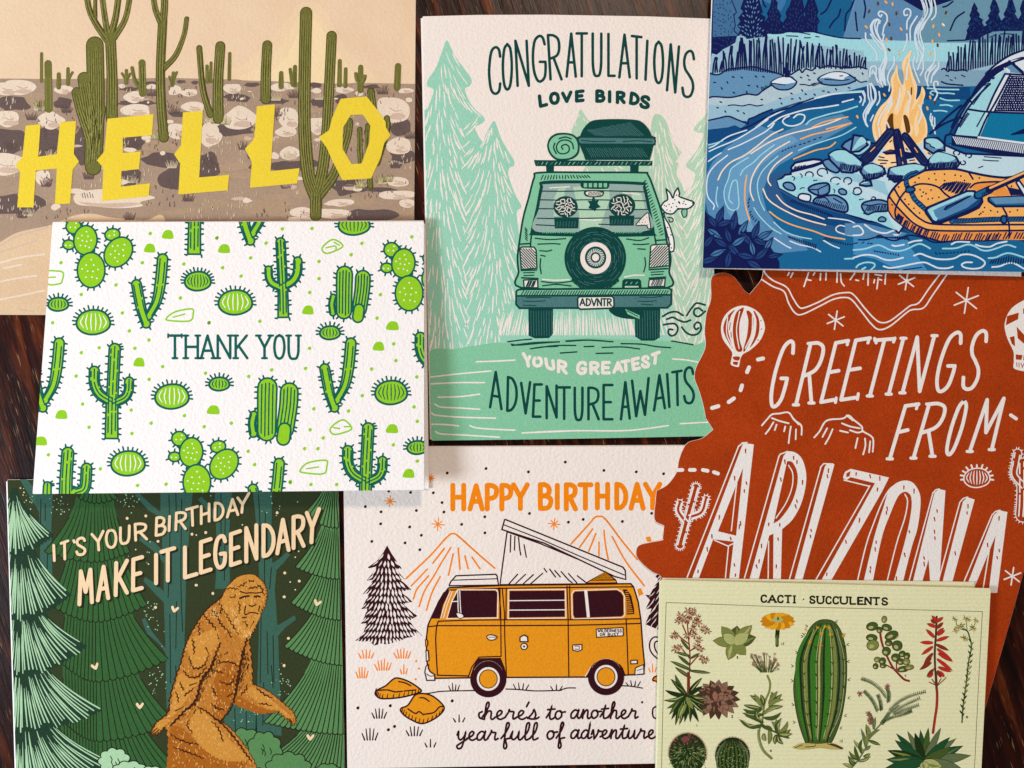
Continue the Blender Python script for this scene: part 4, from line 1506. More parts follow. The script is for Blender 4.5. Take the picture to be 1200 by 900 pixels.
CUR = {k: (G(v), a) for k, v, a in (
    ('h', "~0 .1 .3 .8 .52 1.6 .42 1.95 .28 1.6 .26 .02|~.26 .3 .5 .9 .75 .9 .8 .5 .8 .15 .95 0 1.15 .2", 1.1),
    ('e', "~0 .2 .45 .5 .6 .85 .4 1 .2 .7 .25 .2 .55 0 .95 .25", .9),
    ('r', "~0 .2 .25 .8 .3 1.1 .38 .9 .7 .85 .68 .4 .75 .05 1 .2", .95),
    ("'", "~.05 1.95 -.1 1.45", .12),
    ('s', "~0 .1 .35 .7 .45 1.1 .65 .5 .5 .05 .15 .08|~.55 .04 .75 .08 .95 .25", .9),
    ('t', "~0 .2 .3 .9 .42 1.6 .42 1.6 .3 .6 .4 .05 .7 .1 .85 .3|.05 1.1 .75 1.18", .8),
    ('o', "~.55 .95 .2 .9 .05 .45 .3 .02 .65 .3 .65 .75 .5 .95 .6 .8 1 .85", .95),
    ('a', "~.75 .85 .4 1 .08 .6 .12 .1 .45 .1 .75 .8 .78 1 .72 .3 .85 .02 1.1 .2", 1.05),
    ('n', "~0 .2 .15 .8 .2 1 .2 .02|~.2 .4 .45 .95 .65 .9 .68 .2 .82 0 1.05 .2", 1.0),
    ('y', "~0 .6 .1 1 .15 .3 .4 .05 .7 .5 .78 1 .78 1 .7 0 .55 -.8 .25 -.95 .1 -.65 .4 -.35 1 .15", .95),
    ('f', "~0 .15 .35 .9 .55 1.7 .4 1.95 .3 1.5 .3 0 .3 -.8 .45 -1 .55 -.7 .4 .02 .8 .2", .75),
    ('u', "~0 .3 .15 1 .15 1 .12 .3 .3 .02 .6 .4 .7 1 .7 1 .7 .2 .85 0 1.05 .2", 1.0),
    ('l', "~0 .15 .4 .9 .5 1.7 .38 1.95 .25 1.6 .25 .3 .4 0 .7 .2", .65),
    ('d', "~.7 .85 .4 1 .08 .6 .12 .1 .45 .1 .72 .8 .8 1.9 .8 1.9 .72 .3 .85 .02 1.1 .2", 1.05),
    ('v', "~0 .5 .12 1 .3 .1 .35 .02 .6 .6 .65 1 .75 .85 1 .85", .9))}


def script_word(p, m, wd, word, x0, x1, yb, xh):
    tot = sum(CUR[c][1] for c in word) + .1
    k = (x1 - x0) / tot
    x = x0
    p.layer += 1
    for c in word:
        g, adv = CUR[c]
        for sm, pts in g:
            q = [(x + u * k + v * xh * .12, yb - v * xh) for u, v in pts]
            p.line(m, wd, crom(q, False, 6) if sm else q, wob=.06)
        x += adv * k


p = vn.part("lettering", 5, label="dark brown cursive writing")
p.f(0, 0)
for a in (("here's", 564, 632, 843, 10.3), ("to", 640, 662, 843, 10.3), ("another", 668, 748, 842, 10)):
    script_word(p, DBR, 2.4, *a)
p.S(DBR, 2.4, "565 834 561.5 836 562 841 567 843")
for a in (("year", 535, 584, 867.5, 10.3), ("full", 587, 631, 867, 10.3), ("of", 640, 662, 866.5, 10.3), ("adventure", 668, 769, 865.5, 10)):
    script_word(p, DBR, 2.4, *a)
p.D(DBR, 1.5, "752.5 823")
p.done()

# ================================================================ forest birthday card with the shaggy walker
BG = mat("forest_black_ink", (50, 58, 34), grain=0.10, bump=0.25)
TRK = mat("trunk_teal_ink", (56, 94, 80), grain=0.10, bump=0.25)
MIDG = mat("mid_green_ink", (50, 92, 48), grain=0.10, bump=0.25)
LG = mat("leaf_green_ink", (86, 132, 80), grain=0.08, bump=0.25)
PMINT = mat("frost_mint_ink", (164, 200, 160), grain=0.06, bump=0.25)
DGT = mat("dark_pine_ink", (32, 56, 40), grain=0.12, bump=0.25)
LINE = mat("bark_line_ink", (34, 36, 20), grain=0.12, bump=0.25)
CRM = mat("cream_lettering_ink", (236, 204, 164), grain=0.05, bump=0.25)
FUR = mat("fur_brown_ink", (182, 116, 44), grain=0.12, bump=0.25)
FURL = mat("fur_gold_ink", (198, 136, 56), grain=0.10, bump=0.25)
FURD = mat("fur_rust_ink", (162, 92, 24), grain=0.12, bump=0.25)
FURX = mat("fur_line_ink", (62, 30, 12), grain=0.12, bump=0.25)
FURP = mat("fur_pale_ink", (226, 178, 108), grain=0.08, bump=0.25)
bf = Card("forest_birthday_card", "dark green birthday card with a shaggy brown ape-like walker among pines", "greeting card",
          nums("8.3 562 396 559 408 1066 24 1068"), (0.0022, 0, 0.0002))
bf.slab("front_panel", bf.outline, 0.0005, BG, edge_white)
fold_back(bf, nums("9.5 563.5 395 561 407 1064 25 1066"), 0.0005, paper_white, edge_white, 0.0006)
fold_spine(bf, (8.6, 564), (24, 1066), 0.0006, paper_white, 0.0005, [(9.5, 565), (25, 1064)])


def trunk(name, poly, lines, base=1):
    p = bf.part(name, base)
    p.F(TRK, poly, 0).S(LINE, 1.1, lines)
    p.done()


trunk("printed_trunk", "22 560 46 600 47 650 46 700 62 700 60 620 62 575 66 558 44 558 40 572 30 560", "48 585 47 640|53 590 53 610|56 640 54 700")
trunk("printed_trunk", "188 575 188 600 178 592 163 578 158 580 174 598 190 608 190 645 182 636 165 628 163 633 180 646 192 660 192 693 182 684 170 676 168 681 182 696 192 706 194 760 178 740 170 724 166 726 172 742 188 756 194 765 195 830 232 830 216 760 218 680 222 620 226 575",
      "198 580 199 640 197 700|206 575 207 620|213 585 212 680 214 740|199 720 200 800|207 705 206 760|206 780 207 820")
trunk("printed_trunk", "252 575 252 600 244 590 236 582 232 585 242 598 253 612 254 660 252 690 270 690 268 640 270 600 272 575", "259 578 259 640|264 600 263 680")
trunk("printed_trunk", "296 575 299 600 302 640 304 680 303 760 299 860 330 862 327 780 326 745 335 735 347 726 345 721 334 728 325 733 322 690 324 668 332 660 340 650 336 647 326 656 319 660 318 620 319 575",
      "303 580 306 640|311 600 310 680 312 700|318 665 316 690|306 720 305 800|313 740 314 790|320 745 321 800|309 800 308 850|318 780 320 806")
trunk("printed_trunk", "262 840 266 815 300 815 302 870 292 880 268 880", "275 830 276 860|288 822 289 860")
p = bf.part("printed_sparkles", 2)
r = random.Random(8)
for cx, cy, w, h, n in ((34, 586, 9, 14, 14), (68, 590, 12, 14, 22), (150, 588, 14, 12, 22), (182, 745, 10, 18, 14), (182, 800, 10, 22, 26), (333, 800, 10, 20, 22), (290, 840, 10, 22, 24), (330, 600, 20, 20, 10), (170, 640, 12, 20, 8), (176, 715, 10, 16, 18), (245, 572, 8, 14, 12)):
    for i in range(n):
        p.D(PMINT, r.uniform(.35, .85), "%.1f %.1f" % (cx + r.gauss(0, .55) * w, cy + r.gauss(0, .55) * h))
        p.layer -= 1
p.layer += 1
p.D(CRM, 1.7, "149 607.4 170.9 604.6 185.2 634.3 225 626 241 624 324.7 601 230 685.7 249.5 695.4 333.8 671.5 350.7 681 333 699.4 182 712 338 748 333 780")
p.D(CRM, .9, "24 572 28 577 159 644 174 661 284 615 350 646 346 653 340 682 346 691 230 627")
p.done()


def tier(p, fill, line, ax, y0, w0, xl, xr, yt, sag, n, wl=1.0, scal=3.0, strokes=None, v0=0.0, lj=0.1):
    """one skirt of a drawn fir: fan of needles from the axis to a scalloped hem"""
    def P(u, v):
        W = (ax - xl) if u < 0 else (xr - ax)
        yb = yt + sag * (1 - abs(u) ** 1.7)
        return (ax + u * (w0 + (W - w0) * v ** 1.55), y0 + (yb - y0) * v)
    hem = []
    for i in range(n):
        ua, ub = -1 + 2 * i / n, -1 + 2 * (i + 1) / n
        for t in (0, .2, .5, .8):
            q = P(ua + (ub - ua) * t, 1)
            hem.append((q[0], q[1] + scal * (4 * t * (1 - t)) - scal * .4))
    left = [P(-1, v / 8) for v in range(8)]
    right = [P(1, v / 8) for v in range(8, -1, -1)]
    p.layer += 1
    p.poly(fill, left + hem + right)
    p.layer += 1
    if strokes:
        for i in range(n):
            u = -1 + 2 * (i + .5 + p.rnd.uniform(-.25, .25)) / n
            va = p.rnd.uniform(.12, .45) if p.rnd.random() < .7 else p.rnd.uniform(.3, .6)
            vb = p.rnd.uniform(.9, 1.02)
            p.line(strokes, wl * p.rnd.uniform(.75, 1.25), [P(u * (1 + .04 * (k / 6 - .5)), va + (vb - va) * k / 6) for k in range(7)], taper=(.2, .8), wob=.15)
    else:
        for i in range(1, n):
            u = -1 + 2 * i / n
            va = v0 + p.rnd.uniform(0, .25)
            p.line(line, wl, [P(u, va + (1 - va) * k / 7) for k in range(8)], taper=(.4, 1), wob=.12)
        p.line(line, wl, hem, cap=False)
        p.line(line, wl, [P(1, v / 8) for v in range(3, 9)])
        p.line(line, wl, [P(-1, v / 8) for v in range(3, 9)])


p = bf.part("printed_pine_tree", 3, label="mid green pine with dark needle lines")
for a in ((118, 890, 40, 60, 235, 960, 20, 30), (115, 826, 44, 74, 214, 905, 18, 24), (113, 764, 40, 76, 206, 846, 22, 22), (112, 694, 34, 68, 197, 772, 26, 20), (112, 632, 30, 58, 172, 708, 20, 17), (111, 582, 22, 52, 152, 646, 12, 14), (113, 566, 14, 92, 138, 583, 6, 8)):
    tier(p, MIDG, LINE, *a, wl=1.15)
p.done()
p = bf.part("printed_pine_tree", 18, label="frosted pine with pale mint needles")
for a in ((26, 836, 30, -36, 134, 895, 40, 46), (25, 768, 24, -34, 119, 832, 26, 40), (24, 702, 20, -32, 102, 757, 36, 36), (22, 632, 15, -24, 84, 697, 30, 30), (17, 572, 3, -18, 63, 627, 22, 24)):
    tier(p, DGT, None, *a, wl=1.7, strokes=PMINT)
p.done()
p = bf.part("printed_pine_tree", 3, label="light green pine along the right edge of the card")
for a in ((404, 835, 38, 285, 520, 905, 20, 36), (402, 755, 32, 309, 500, 846, 14, 30), (400, 697, 26, 333, 470, 757, 22, 25), (397, 644, 20, 341, 450, 706, 20, 23), (395, 606, 16, 346, 440, 664, 14, 19), (392, 558, 8, 356, 430, 602, 16, 16)):
    tier(p, LG, LINE, *a, wl=1.25, scal=2.2)
p.done()


def bush(p, m, line, cx, cy, rx, ry, n, ph=0):
    pts = []
    k = n * 6
    for i in range(k):
        a = 6.28319 * i / k
        q = 1 + .16 * abs(math.sin(n * a / 2 + ph)) - .08
        pts.append((cx + rx * q * math.cos(a), cy + ry * q * math.sin(a)))
    p.layer += 1
    p.poly(m, pts)
    p.layer += 1
    p.line(line, 1.2, pts + [pts[0]], cap=False)
    for i in range(4):
        x, y = cx + p.rnd.uniform(-.5, .5) * rx, cy + p.rnd.uniform(-.4, .3) * ry
        p.line(line, 1.1, [(x, y), (x + 2, y + 4), (x + 1, y + 7)])


p = bf.part("printed_bush", 24)
bush(p, LG, LINE, 286, 872, 22, 18, 9)
bush(p, LG, LINE, 310, 880, 20, 22, 9, 1)
bush(p, LG, LINE, 338, 902, 26, 20, 10)
bush(p, LG, LINE, 384, 905, 16, 10, 8)
p.done()
p = bf.part("printed_bush", 44, label="pale mint bush")
bush(p, PMINT, LINE, 134, 892, 18, 15, 9)
bush(p, PMINT, LINE, 152, 904, 20, 12, 9, 1)
bush(p, PMINT, LINE, 178, 908, 15, 10, 8)
p.done()

# --- the shaggy walker
BODY_P = nums("290 673 297 674 303 677 308 682 311 688 312.5 697 310.5 707 306 716 301 728 297 738 292 746 292 757 295 780 295.5 800 301 803.5 316 811 329 822 342 833 346 842 345 848 340 845 331 837 324 832 309 834 290 828.5 277 823 270.5 822 265 834 257.5 844 266 850 277 861 292 882 299 896 300 915 200 915 199 900 201.5 885 197.5 868 194.5 850 187 857 179.5 860 177 857 184 846 197 834.5 200 815 206 794 212 776 220 750 229 733 238 719 247 709.5 256 703 263 695 268 686 274 679.5 281 675.5")
p = bf.part("printed_shaggy_creature", 26)
r = random.Random(21)
HA, HB = (220, 660, 120), (170, 740, 180)


def furry(pts, amp, step=2.6):
    """ragged outline of tufts that hang down"""
    out = []
    c = crom(pts, True, 5)
    k = len(c)
    for i in range(k):
        a, b = c[i], c[(i + 1) % k]
        d = math.hypot(b[0] - a[0], b[1] - a[1])
        m = max(1, int(d / step))
        for j in range(m):
            t = (j + r.uniform(-.2, .2)) / m
            x, y = a[0] + (b[0] - a[0]) * t, a[1] + (b[1] - a[1]) * t
            nx, ny = (b[1] - a[1]) / (d or 1), -(b[0] - a[0]) / (d or 1)
            q = amp * (1 if (len(out) % 2) else -.5) * r.uniform(.4, 1.3)
            out.append((x + nx * q, y + ny * q + max(0, q) * .9))
    return out


def zig(m, wd, data, amp=1.0, wave=2.2):
    """ragged fur line"""
    p.layer += 1
    for d in data.split('|'):
        c = [p.T(t) for t in crom(nums(d), False, 8)]
        out, acc, sg = [c[0]], 0, 1
        for i in range(1, len(c)):
            x0, y0 = c[i - 1]
            x1, y1 = c[i]
            l = math.hypot(x1 - x0, y1 - y0)
            acc += l
            if acc > wave * r.uniform(.6, 1.3) and l > 0:
                acc = 0
                q = amp * sg * r.uniform(.5, 1.3)
                sg = -sg
                out.append((x1 - (y1 - y0) / l * q, y1 + (x1 - x0) / l * q))
        out.append(c[-1])
        p.line(m, wd, out, wob=.3, taper=(.6, .6))


fo = furry(BODY_P, 1.5)
p.layer += 1
p.poly(FURX, furry(BODY_P, 2.3, 2.4))
p.layer += 1
p.line(FURX, 1.7, fo + [fo[0]], cap=False)
p.layer += 1
p.poly(FUR, fo)


def fur(poly, m, n, l0, l1, w, ang=1.57, spread=.5, curve=.3):
    xs, ys = [q[0] for q in poly], [q[1] for q in poly]
    p.layer += 1
    k = 0
    for _ in range(n * 8):
        if k >= n:
            break
        x, y = r.uniform(min(xs), max(xs)), r.uniform(min(ys), max(ys))
        if not inpoly(poly, (x, y)):
            continue
        a = ang + r.uniform(-spread, spread)
        l = r.uniform(l0, l1)
        q = (x + l * math.cos(a), y + l * math.sin(a))
        if not inpoly(poly, q):
            continue
        mid = ((x + q[0]) / 2 + curve * l * r.uniform(-.5, .5), (y + q[1]) / 2)
        p.line(m, w * r.uniform(.7, 1.3), [(x, y), mid, q], taper=(.5, .3))
        k += 1


def region(fr, d):
    p.f(*fr)
    return [p.T(q) for q in nums(d)]


fur(BODY_P, FURD, 420, 2.5, 5, 1.0)
for m, d in ((FURD, "600 290 680 230 730 280 705 400 670 560 600 680 530 640 560 480 540 380"), (FURD, "200 750 300 760 400 860 520 940 640 960 800 1040 600 1200 200 1200 180 960"), (FURD, "720 500 800 540 900 590 1030 615 900 640 780 600 690 560")):
    q = region(HB, d)
    p.layer += 1
    p.poly(m, furry(q, .9))
fur(BODY_P, FURP, 620, 1.6, 3.4, .8)
fur(BODY_P, FURX, 90, 2, 4, .7)
for d in ("345 60 480 0 560 -30 582 40 550 110 495 180 470 240 420 290 380 265 345 180 335 110", "275 330 350 365 425 375 400 420 330 520 240 640 195 660 210 560 235 440", "380 640 440 615 520 680 620 800 720 900 800 1000 600 1000 440 900 395 840 345 760", "830 430 900 462 1000 540 1060 605 960 600 860 535 800 470", "90 720 150 680 200 690 150 740 80 780", "1040 580 1120 640 1150 690 1120 680 1050 610"):
    q = region(HB, d)
    p.layer += 1
    p.poly(FURL, furry(q, .8, 2))
    fur(q, FURP, int(abs(area2(q)) / 60), 1.5, 3, .7)
# deep fur shadow drawn where the arm crosses the body
for d, wd in (("590 90 555 170 520 270 440 390 395 540 310 620 200 735", 3.0), ("800 40 770 160 745 270 722 400 690 550", 3.2), ("410 585 500 640 640 760 745 895 830 1010", 2.0), ("690 550 660 620 590 700", 2.0)):
    p.f(*HB)
    zig(FURX, wd, d, .8, 2)
q = region(HB, "560 180 620 130 600 220 560 300 500 380 450 480 420 560 340 640 230 730 300 640 390 545 430 400 520 280")
fur(q, FURX, 130, 2.5, 5, .8, 2.0, .5)
q = region(HB, "760 200 800 120 820 240 800 330 760 420 720 500 690 540 720 400")
fur(q, FURX, 80, 2.5, 5, .8, 1.8, .4)
p.f(*HB)
zig(FURX, 1.5, "370 55 380 110 382 175|345 195 370 280 430 285 470 250 492 190|300 300 330 345 380 360 430 340 480 275|275 390 285 430 305 455|240 470 255 510 258 552|405 400 350 425|385 440 350 470 305 500|305 585 240 622|560 245 660 238 730 275|530 300 570 312 610 322|585 385 640 412 680 400 700 340|520 420 540 470 555 500|640 510 680 480|520 560 560 600 620 610|520 700 560 740 590 790 610 860|345 690 330 740 372 792|395 610 385 640|430 600 445 635|870 440 920 482 990 520|890 560 940 568 990 580|800 410 790 450 750 495|200 800 260 840 340 870 420 880|220 900 320 940 460 990|500 180 470 130|620 180 640 160", .9, 2)
p.S(FURX, 1.2, "55 790 95 755|75 798 110 765|1150 715 1130 680|1135 705 1115 680")
creature = p
p = creature.sub("printed_head")
HEAD = [(220 + x * .1, 660 + y * .1) for x, y in nums("450 300 520 220 600 155 700 132 780 137 830 180 880 240 905 290 912 370 895 460 860 520 840 640 800 720 740 820 640 880 500 760 420 560 400 440")]
p.layer += 1
p.poly(FURL, furry(HEAD, .5, 2))
fur(HEAD, FUR, 150, 2, 4, 1.1)
fur(HEAD, FURP, 70, 1.5, 3, .7)
p.f(*HA)
zig(FURX, 1.45, "190 600 230 660 290 720 335 775|280 545 340 620 390 710 430 760 500 815|370 460 400 540 350 600 300 560|430 560 480 650 540 740 590 840|590 275 640 260 690 215|700 295 770 285 845 268|715 195 745 215 775 195|490 385 530 405 565 375|440 300 520 290 600 310|600 440 612 520 598 585|545 590 600 660|640 680 680 690 700 740|730 760 770 680|820 250 870 300 890 380|150 690 130 760 140 840|350 830 370 880|470 800 520 860|260 620 300 600", 1.1, 2)
p.S(FURX, 2.3, "612 412 660 392 718 384|785 392 815 386 845 392").S(FURX, 1.5, "615 330 680 350 740 345 800 350 860 340|720 492 750 505 775 498 800 484|682 604 735 578 780 580 825 592|680 500 668 560 672 600|845 500 830 560|640 640 690 630")
p.D(CRM, .75, "668 408 816 404").D(FURX, .8, "676 408 808 404").D(FURP, .9, "750 430 752 455 748 475 655 470 665 490")
q = [(220 + x * .1, 660 + y * .1) for x, y in nums("480 500 540 520 600 640 640 760 600 800 540 700")]
fur(q, FURP, 45, 1.5, 3, .9)
q = [(220 + x * .1, 660 + y * .1) for x, y in nums("660 780 740 780 760 860 700 900 650 880")]
fur(q, FURP, 30, 1.5, 3, .9)
q = [(220 + x * .1, 660 + y * .1) for x, y in nums("250 520 400 470 420 560 360 680 260 640")]
fur(q, FURP, 40, 1.5, 3, .9)
creature.back(p).done()

for i, (cx, cy) in enumerate(nums("111.6 781 164 827 204.8 714 372 706.5 363.7 864")):
    p = bf.part("printed_heart", 60)
    a = (-.3, .0, .25, .3, .05)[i]
    k = 5.2
    q = []
    for x, y in ((0, .75), (-.85, -.15), (-.8, -.6), (-.45, -.65), (0, -.1), (.5, -.7), (.85, -.6), (.8, -.2)):
        q.append((cx + k * (x * math.cos(a) - y * math.sin(a)), cy + k * (x * math.sin(a) + y * math.cos(a))))
    p.layer += 1
    p.poly(CRM, crom(q, True, 3))
    p.done()

E_, F_ = (0, 550, 220), (200, 550, 220)
T1 = [(E_, "I 346 366 478 590 -4;T 388 440 458 580 -2 16;' 474 484 448 472 -4;S 487 548 432 552 0 6;Y 588 668 398 522 -8 20;O 676 746 380 506 0;U 766 830 360 480 2 12;R 862 940 340 456 -4 8;B 996 1060 300 425 4 8;I 1083 1083 294 398 4;R 1122 1192 268 390 4 8"),
      (F_, "T 100 178 240 365 -4 20;H 192 250 222 346 0 16;D 280 340 205 328 2 8;A 358 434 184 304 0 16;Y 420 500 160 282 10 30")]
p = bf.part("lettering", 60, label="small tan rising line of lettering")
for fr, d in T1:
    p.f(*fr).text(BG, 3.2, d, off=(7, 9))
for fr, d in T1:
    p.f(*fr).text(CRM, 3.2, d)
p.done()
T2 = [(E_, "M 502 594 636 866 0 14;A 622 700 612 840 4 14;K 736 820 580 806 4 16;E 846 914 558 776 2 16;I 998 998 536 738 0;T 1026 1120 505 720 0 24"),
      (F_, "L 86 172 478 690 0 22;E 188 262 445 660 0 20;G 280 354 418 636 0 8;E 380 450 394 612 0 20;N 478 554 356 590 0 18;D 588 664 342 560 0 10;A 676 760 312 536 0 22;R 780 856 288 506 0 14;Y 860 950 255 476 10 26")]
p = bf.part("lettering", 60, label="tall cream rising line of lettering")
for fr, d in T2:
    p.f(*fr).text(LINE, 4.9, d, off=(11, 11))
for fr, d in T2:
    p.f(*fr).text(CRM, 4.7, d)
p.done()

# ================================================================ rust-red die-cut postcard
RUST = mat("rust_ink", (166, 58, 12), grain=0.16, gscale=1900, bscale=1100, bump=0.5, mottle=0.25)
WHT = mat("uncoated_white", (232, 228, 225), grain=0.035, gscale=1900, bscale=1100, bump=0.45)
az = Card("die_cut_postcard", "rust red postcard cut to a wavy state outline with big white place lettering", "postcard",
          crom(nums("838.5 321.5 848 319.5 858 322.5 866.5 332 872 340 878.3 344.5 878.3 344.5 884 338 892.5 326.5 895 312 895 312 1100 314 1180 318 1196 322.5 1205 330 1212 350 1214 450 1212 600 1199 673 1155 829 1155 829 1142 866 1142 866 930 850 800 762 774 690 774.5 676 764 670 753 661 745.6 651 747.5 640 759.5 636 775.7 633 776.5 630 778 616 778 616 767 609 768 588 769.2 575 769.2 575 782 568 793 553 795 541 800 527 807 518 822.5 513.5 835.5 503.5 835.5 503.5 827 490 826.5 488 823.5 473 818.4 456 813.7 443 815.8 430 823.4 415 826.7 404 825.6 387 827.8 367 833 350 833 328"), True, 4),
          (0.0034, 0, 0), convex=False)
az.slab("card_stock", az.outline, 0.0005, RUST, edge_white, bevel=0.55)
P_, Q_, R_, S_ = (740, 300, 260), (940, 300, 260), (740, 490, 260), (940, 490, 260)
p = az.part("printed_river", 1)
p.f(*P_).S(WHT, 1.7, "718 60 722 92 765 132 838 168 872 225 905 275 935 280 1010 250 1090 210 1160 198 1200 208 1260 280 1310 335 1350 360 1400 350 1480 290 1510 268 1555 252 1610 175 1690 70|706 128 765 165 825 192 850 255 885 308 925 315 1020 270 1090 235 1150 224 1190 236 1240 295 1295 365 1340 398 1400 378 1490 305 1520 290 1580 280 1630 210 1720 80")
p.done()
p = az.part("printed_mesa", 1)
p.f(*Q_).S(WHT, 1.7, "35 90 10 165|28 128 48 132|68 90 60 104|130 92 128 130|190 90 188 142|208 95 212 140 228 162|285 92 260 128|290 130 305 133|335 95 330 125|358 95 356 158|395 100 430 106|392 128 388 145|412 118 408 150 404 178|452 98 448 152|-70 90 -78 105|-50 92 -62 115|100 95 98 130|415 125 430 130")
p.done()
p = az.part("printed_mesa", 1)
p.f(*R_).S(WHT, 1.9, "705 40 735 5 760 -20 800 -25 850 -30 880 10 918 40 920 90|725 85 745 60 768 22|775 65 785 35|825 72 832 45|850 135 855 90 862 45|888 115 890 60|760 0 800 15 850 28|870 -5 905 35")
p.done()
p = az.part("printed_mesa", 1)
p.f(*S_).S(WHT, 1.9, "65 105 95 70 120 25 150 8 220 2 250 -15 280 10 322 45 328 70 370 95 385 120 382 182|110 102 135 55|125 140 145 105 165 60|215 28 260 45 312 55|205 68 248 78|258 65 300 78 330 70|288 162 300 108|330 196 342 150 340 110|362 185 368 125|240 -15 275 12")
p.done()


def star6(name, cx, cy, r, fr, m):
    q = az.part(name, 1)
    q.f(*fr)
    q.layer += 1
    for i in range(3):
        a = i * math.pi / 3 + 1.72
        q.line(m, 2.2, [q.T((cx - r * math.cos(a), cy - r * math.sin(a))), q.T((cx + r * math.cos(a), cy + r * math.sin(a)))], taper=(.8, .8))
    q.done()


for a in ((1105, 347, 50, P_), (565, 135, 48, Q_), (888, 240, 70, Q_), (1137, 855, 48, S_)):
    star6("printed_star", *a, WHT)
p = az.part("printed_balloon", 1)
p.f(*P_).F(WHT, "603 268 545 285 500 330 484 390 495 450 530 500 545 525 540 560 538 588 570 600 582 595 590 555 605 530 640 510 690 465 718 410 720 370 700 320 660 285")
p.F(RUST, "560 290 520 325 497 385 510 440 548 500 540 470 522 400 530 340|565 310 550 370 550 440 568 512 600 510 585 450 585 360 608 285 590 285|640 300 660 340 650 430 615 512 605 505 625 430 632 350 622 300|668 300 690 345 690 410 670 460 640 495 668 430 676 350 660 300|550 545 585 545 580 565 556 562|552 572 576 574 570 590 550 584")
p.S(WHT, 1.3, "585 300 568 400 582 500|655 320 650 420 615 500|520 330 515 420 545 490").S(RUST, 1.0, "540 310 528 350|535 360 530 400|538 410 540 440|640 310 642 330|645 345 642 370|642 385 636 410|632 425 626 450|622 460 614 480")
p.D(RUST, .8, "703 395 685 455 700 350")
p.done()
p = az.part("printed_balloon", 1, label="balloon with diamond panels at the right edge")
p.f(*Q_).F(WHT, "1240 232 1170 255 1120 300 1095 370 1108 440 1138 505 1145 530 1145 570 1152 612 1260 620 1290 530 1340 480 1370 380 1330 280").F(RUST, "1108 325 1172 306 1168 342 1102 375|1160 382 1204 430 1204 478 1166 445|1122 440 1148 432 1152 490 1134 475|1195 285 1222 275 1220 322 1196 312|1155 532 1192 536 1186 562 1156 560|1198 538 1260 540 1250 566 1196 564", 0).S(RUST, .9, "1160 575 1162 600|1172 576 1174 602|1182 578 1192 600|1200 580 1190 605")
p.done()
for fr, w_, d in ((P_, 4.6, "684 560 712 554|625 628 636 602|590 726 598 700|526 790 554 770|436 822 470 812"), (R_, 4.4, "250 281 275 280|316 280 342 280|386 280 412 285|446 292 468 300"), (Q_, 4, "1128 860 1158 880")):
    p = az.part("printed_dashed_route", 1)
    p.f(*fr).S(WHT, w_, d, 0)
    p.done()
W2 = dict(ow=1.15, body=RUST, line=WHT, sp=(1.0, 1.7, 3.6))
cactus_limbs(az, "printed_saguaro", [("796.8 639 806 605 815.4 571", 5, 5, False), ("804 612 795 599 796.5 589", 4.2, 4, False), ("808 606 822 600 827.5 584", 4.2, 4, False)], **W2)
cactus_limbs(az, "printed_saguaro", [("1199 603 1200 585 1200 545", 9.5, 9, False), ("1200 570 1189 557 1190 545 1192.5 531", 5.5, 5.5, False)], **W2)
barrel_cactus(az, "printed_barrel_cactus", 1144.8, 560, 16, 12.3, False, 7, RUST, WHT, WHT, 1.5)
p = az.part("lettering", 1, label="slanted white lettering in two lines")
GR = 4.3
p.f(*P_).text(WHT, GR, "G 772 852 455 820 80;R 925 1018 460 808 80 10", serif=14)
p.f(*Q_).text(WHT, GR, "E 138 214 456 792 80 12;E 246 332 442 780 80 12;T 350 462 444 765 80 8;I 508 508 437 755 80;N 578 680 427 744 80 8;G 744 836 407 738 80;S 892 978 397 728 80", serif=14)
p.text(WHT, GR, "F 512 592 798 1100 85 10;R 640 752 788 1096 85 10;O 803 868 775 1082 85;M 942 1070 766 1060 80 10", serif=14)
p.S(WHT, 3.6, "248 458 244 480|180 792 184 768|362 445 356 470|298 775 304 745|502 444 494 465|392 446 400 470|625 800 618 826", 0)
p.done()

p = az.part("lettering", 2, label="huge white slanted letters with outlined sides")
p.f(*R_)


def holed(p, m, outer, hole):
    p.layer += 1
    p.poly(m, [p.T(q) for q in crom(nums(outer), True, 3)], [[p.T(q) for q in crom(nums(hole), True, 3)]])


def dup2(s):
    """every corner sharp"""
    return " ".join("%g %g %g %g" % (x, y, x, y) for x, y in nums(s))


holed(p, WHT, dup2("604 134 662 142 572 945 520 945 553 668 442 655 335 945 298 945 590 172"), dup2("604 268 566 636 468 612"))
holed(p, WHT, "822 205 822 205 848 180 890 188 925 225 945 300 940 380 915 470 870 550 815 600 815 600 806 945 806 945 766 945 766 945 768 625 768 625 745 635 745 635 670 945 670 945 618 945 618 945", "842 232 842 232 872 240 898 300 893 380 860 470 805 545 768 570 768 570")
p.F(WHT, dup2("1046 262 1058 246 1098 250 905 945 862 945"), 1)
p.S(WHT, 1.5, "580 150 270 940|798 205 590 940|1025 262 835 940", 0).S(WHT, 1.5, "578 155 600 134 625 132|795 212 805 195 845 180|1022 266 1040 246 1090 248", 0)
p.S(WHT, 1.4, "575 300 540 610|448 660 522 692 556 676|525 690 500 945|742 665 738 945", 0).S(WHT, 1.4, "850 255 872 300 868 375 835 460 782 540")
p.f(*S_)
p.F(WHT, dup2("262 274 470 321 432 398 118 945 66 945 394 352 258 318 262 300"), 1).F(WHT, "232 290 232 290 262 274 262 274 268 316 268 316 240 335 240 335 222 322", 1).F(RUST, "240 298 262 286 256 314 238 320", 0)
p.F(WHT, "500 358 545 338 592 345 626 385 641 450 625 590 592 700 530 945 530 945 478 945 478 945 560 650 590 500 590 430 575 405 550 399 518 425 480 510 430 650 370 945 370 945 318 945 318 945 388 650 440 480 465 400")
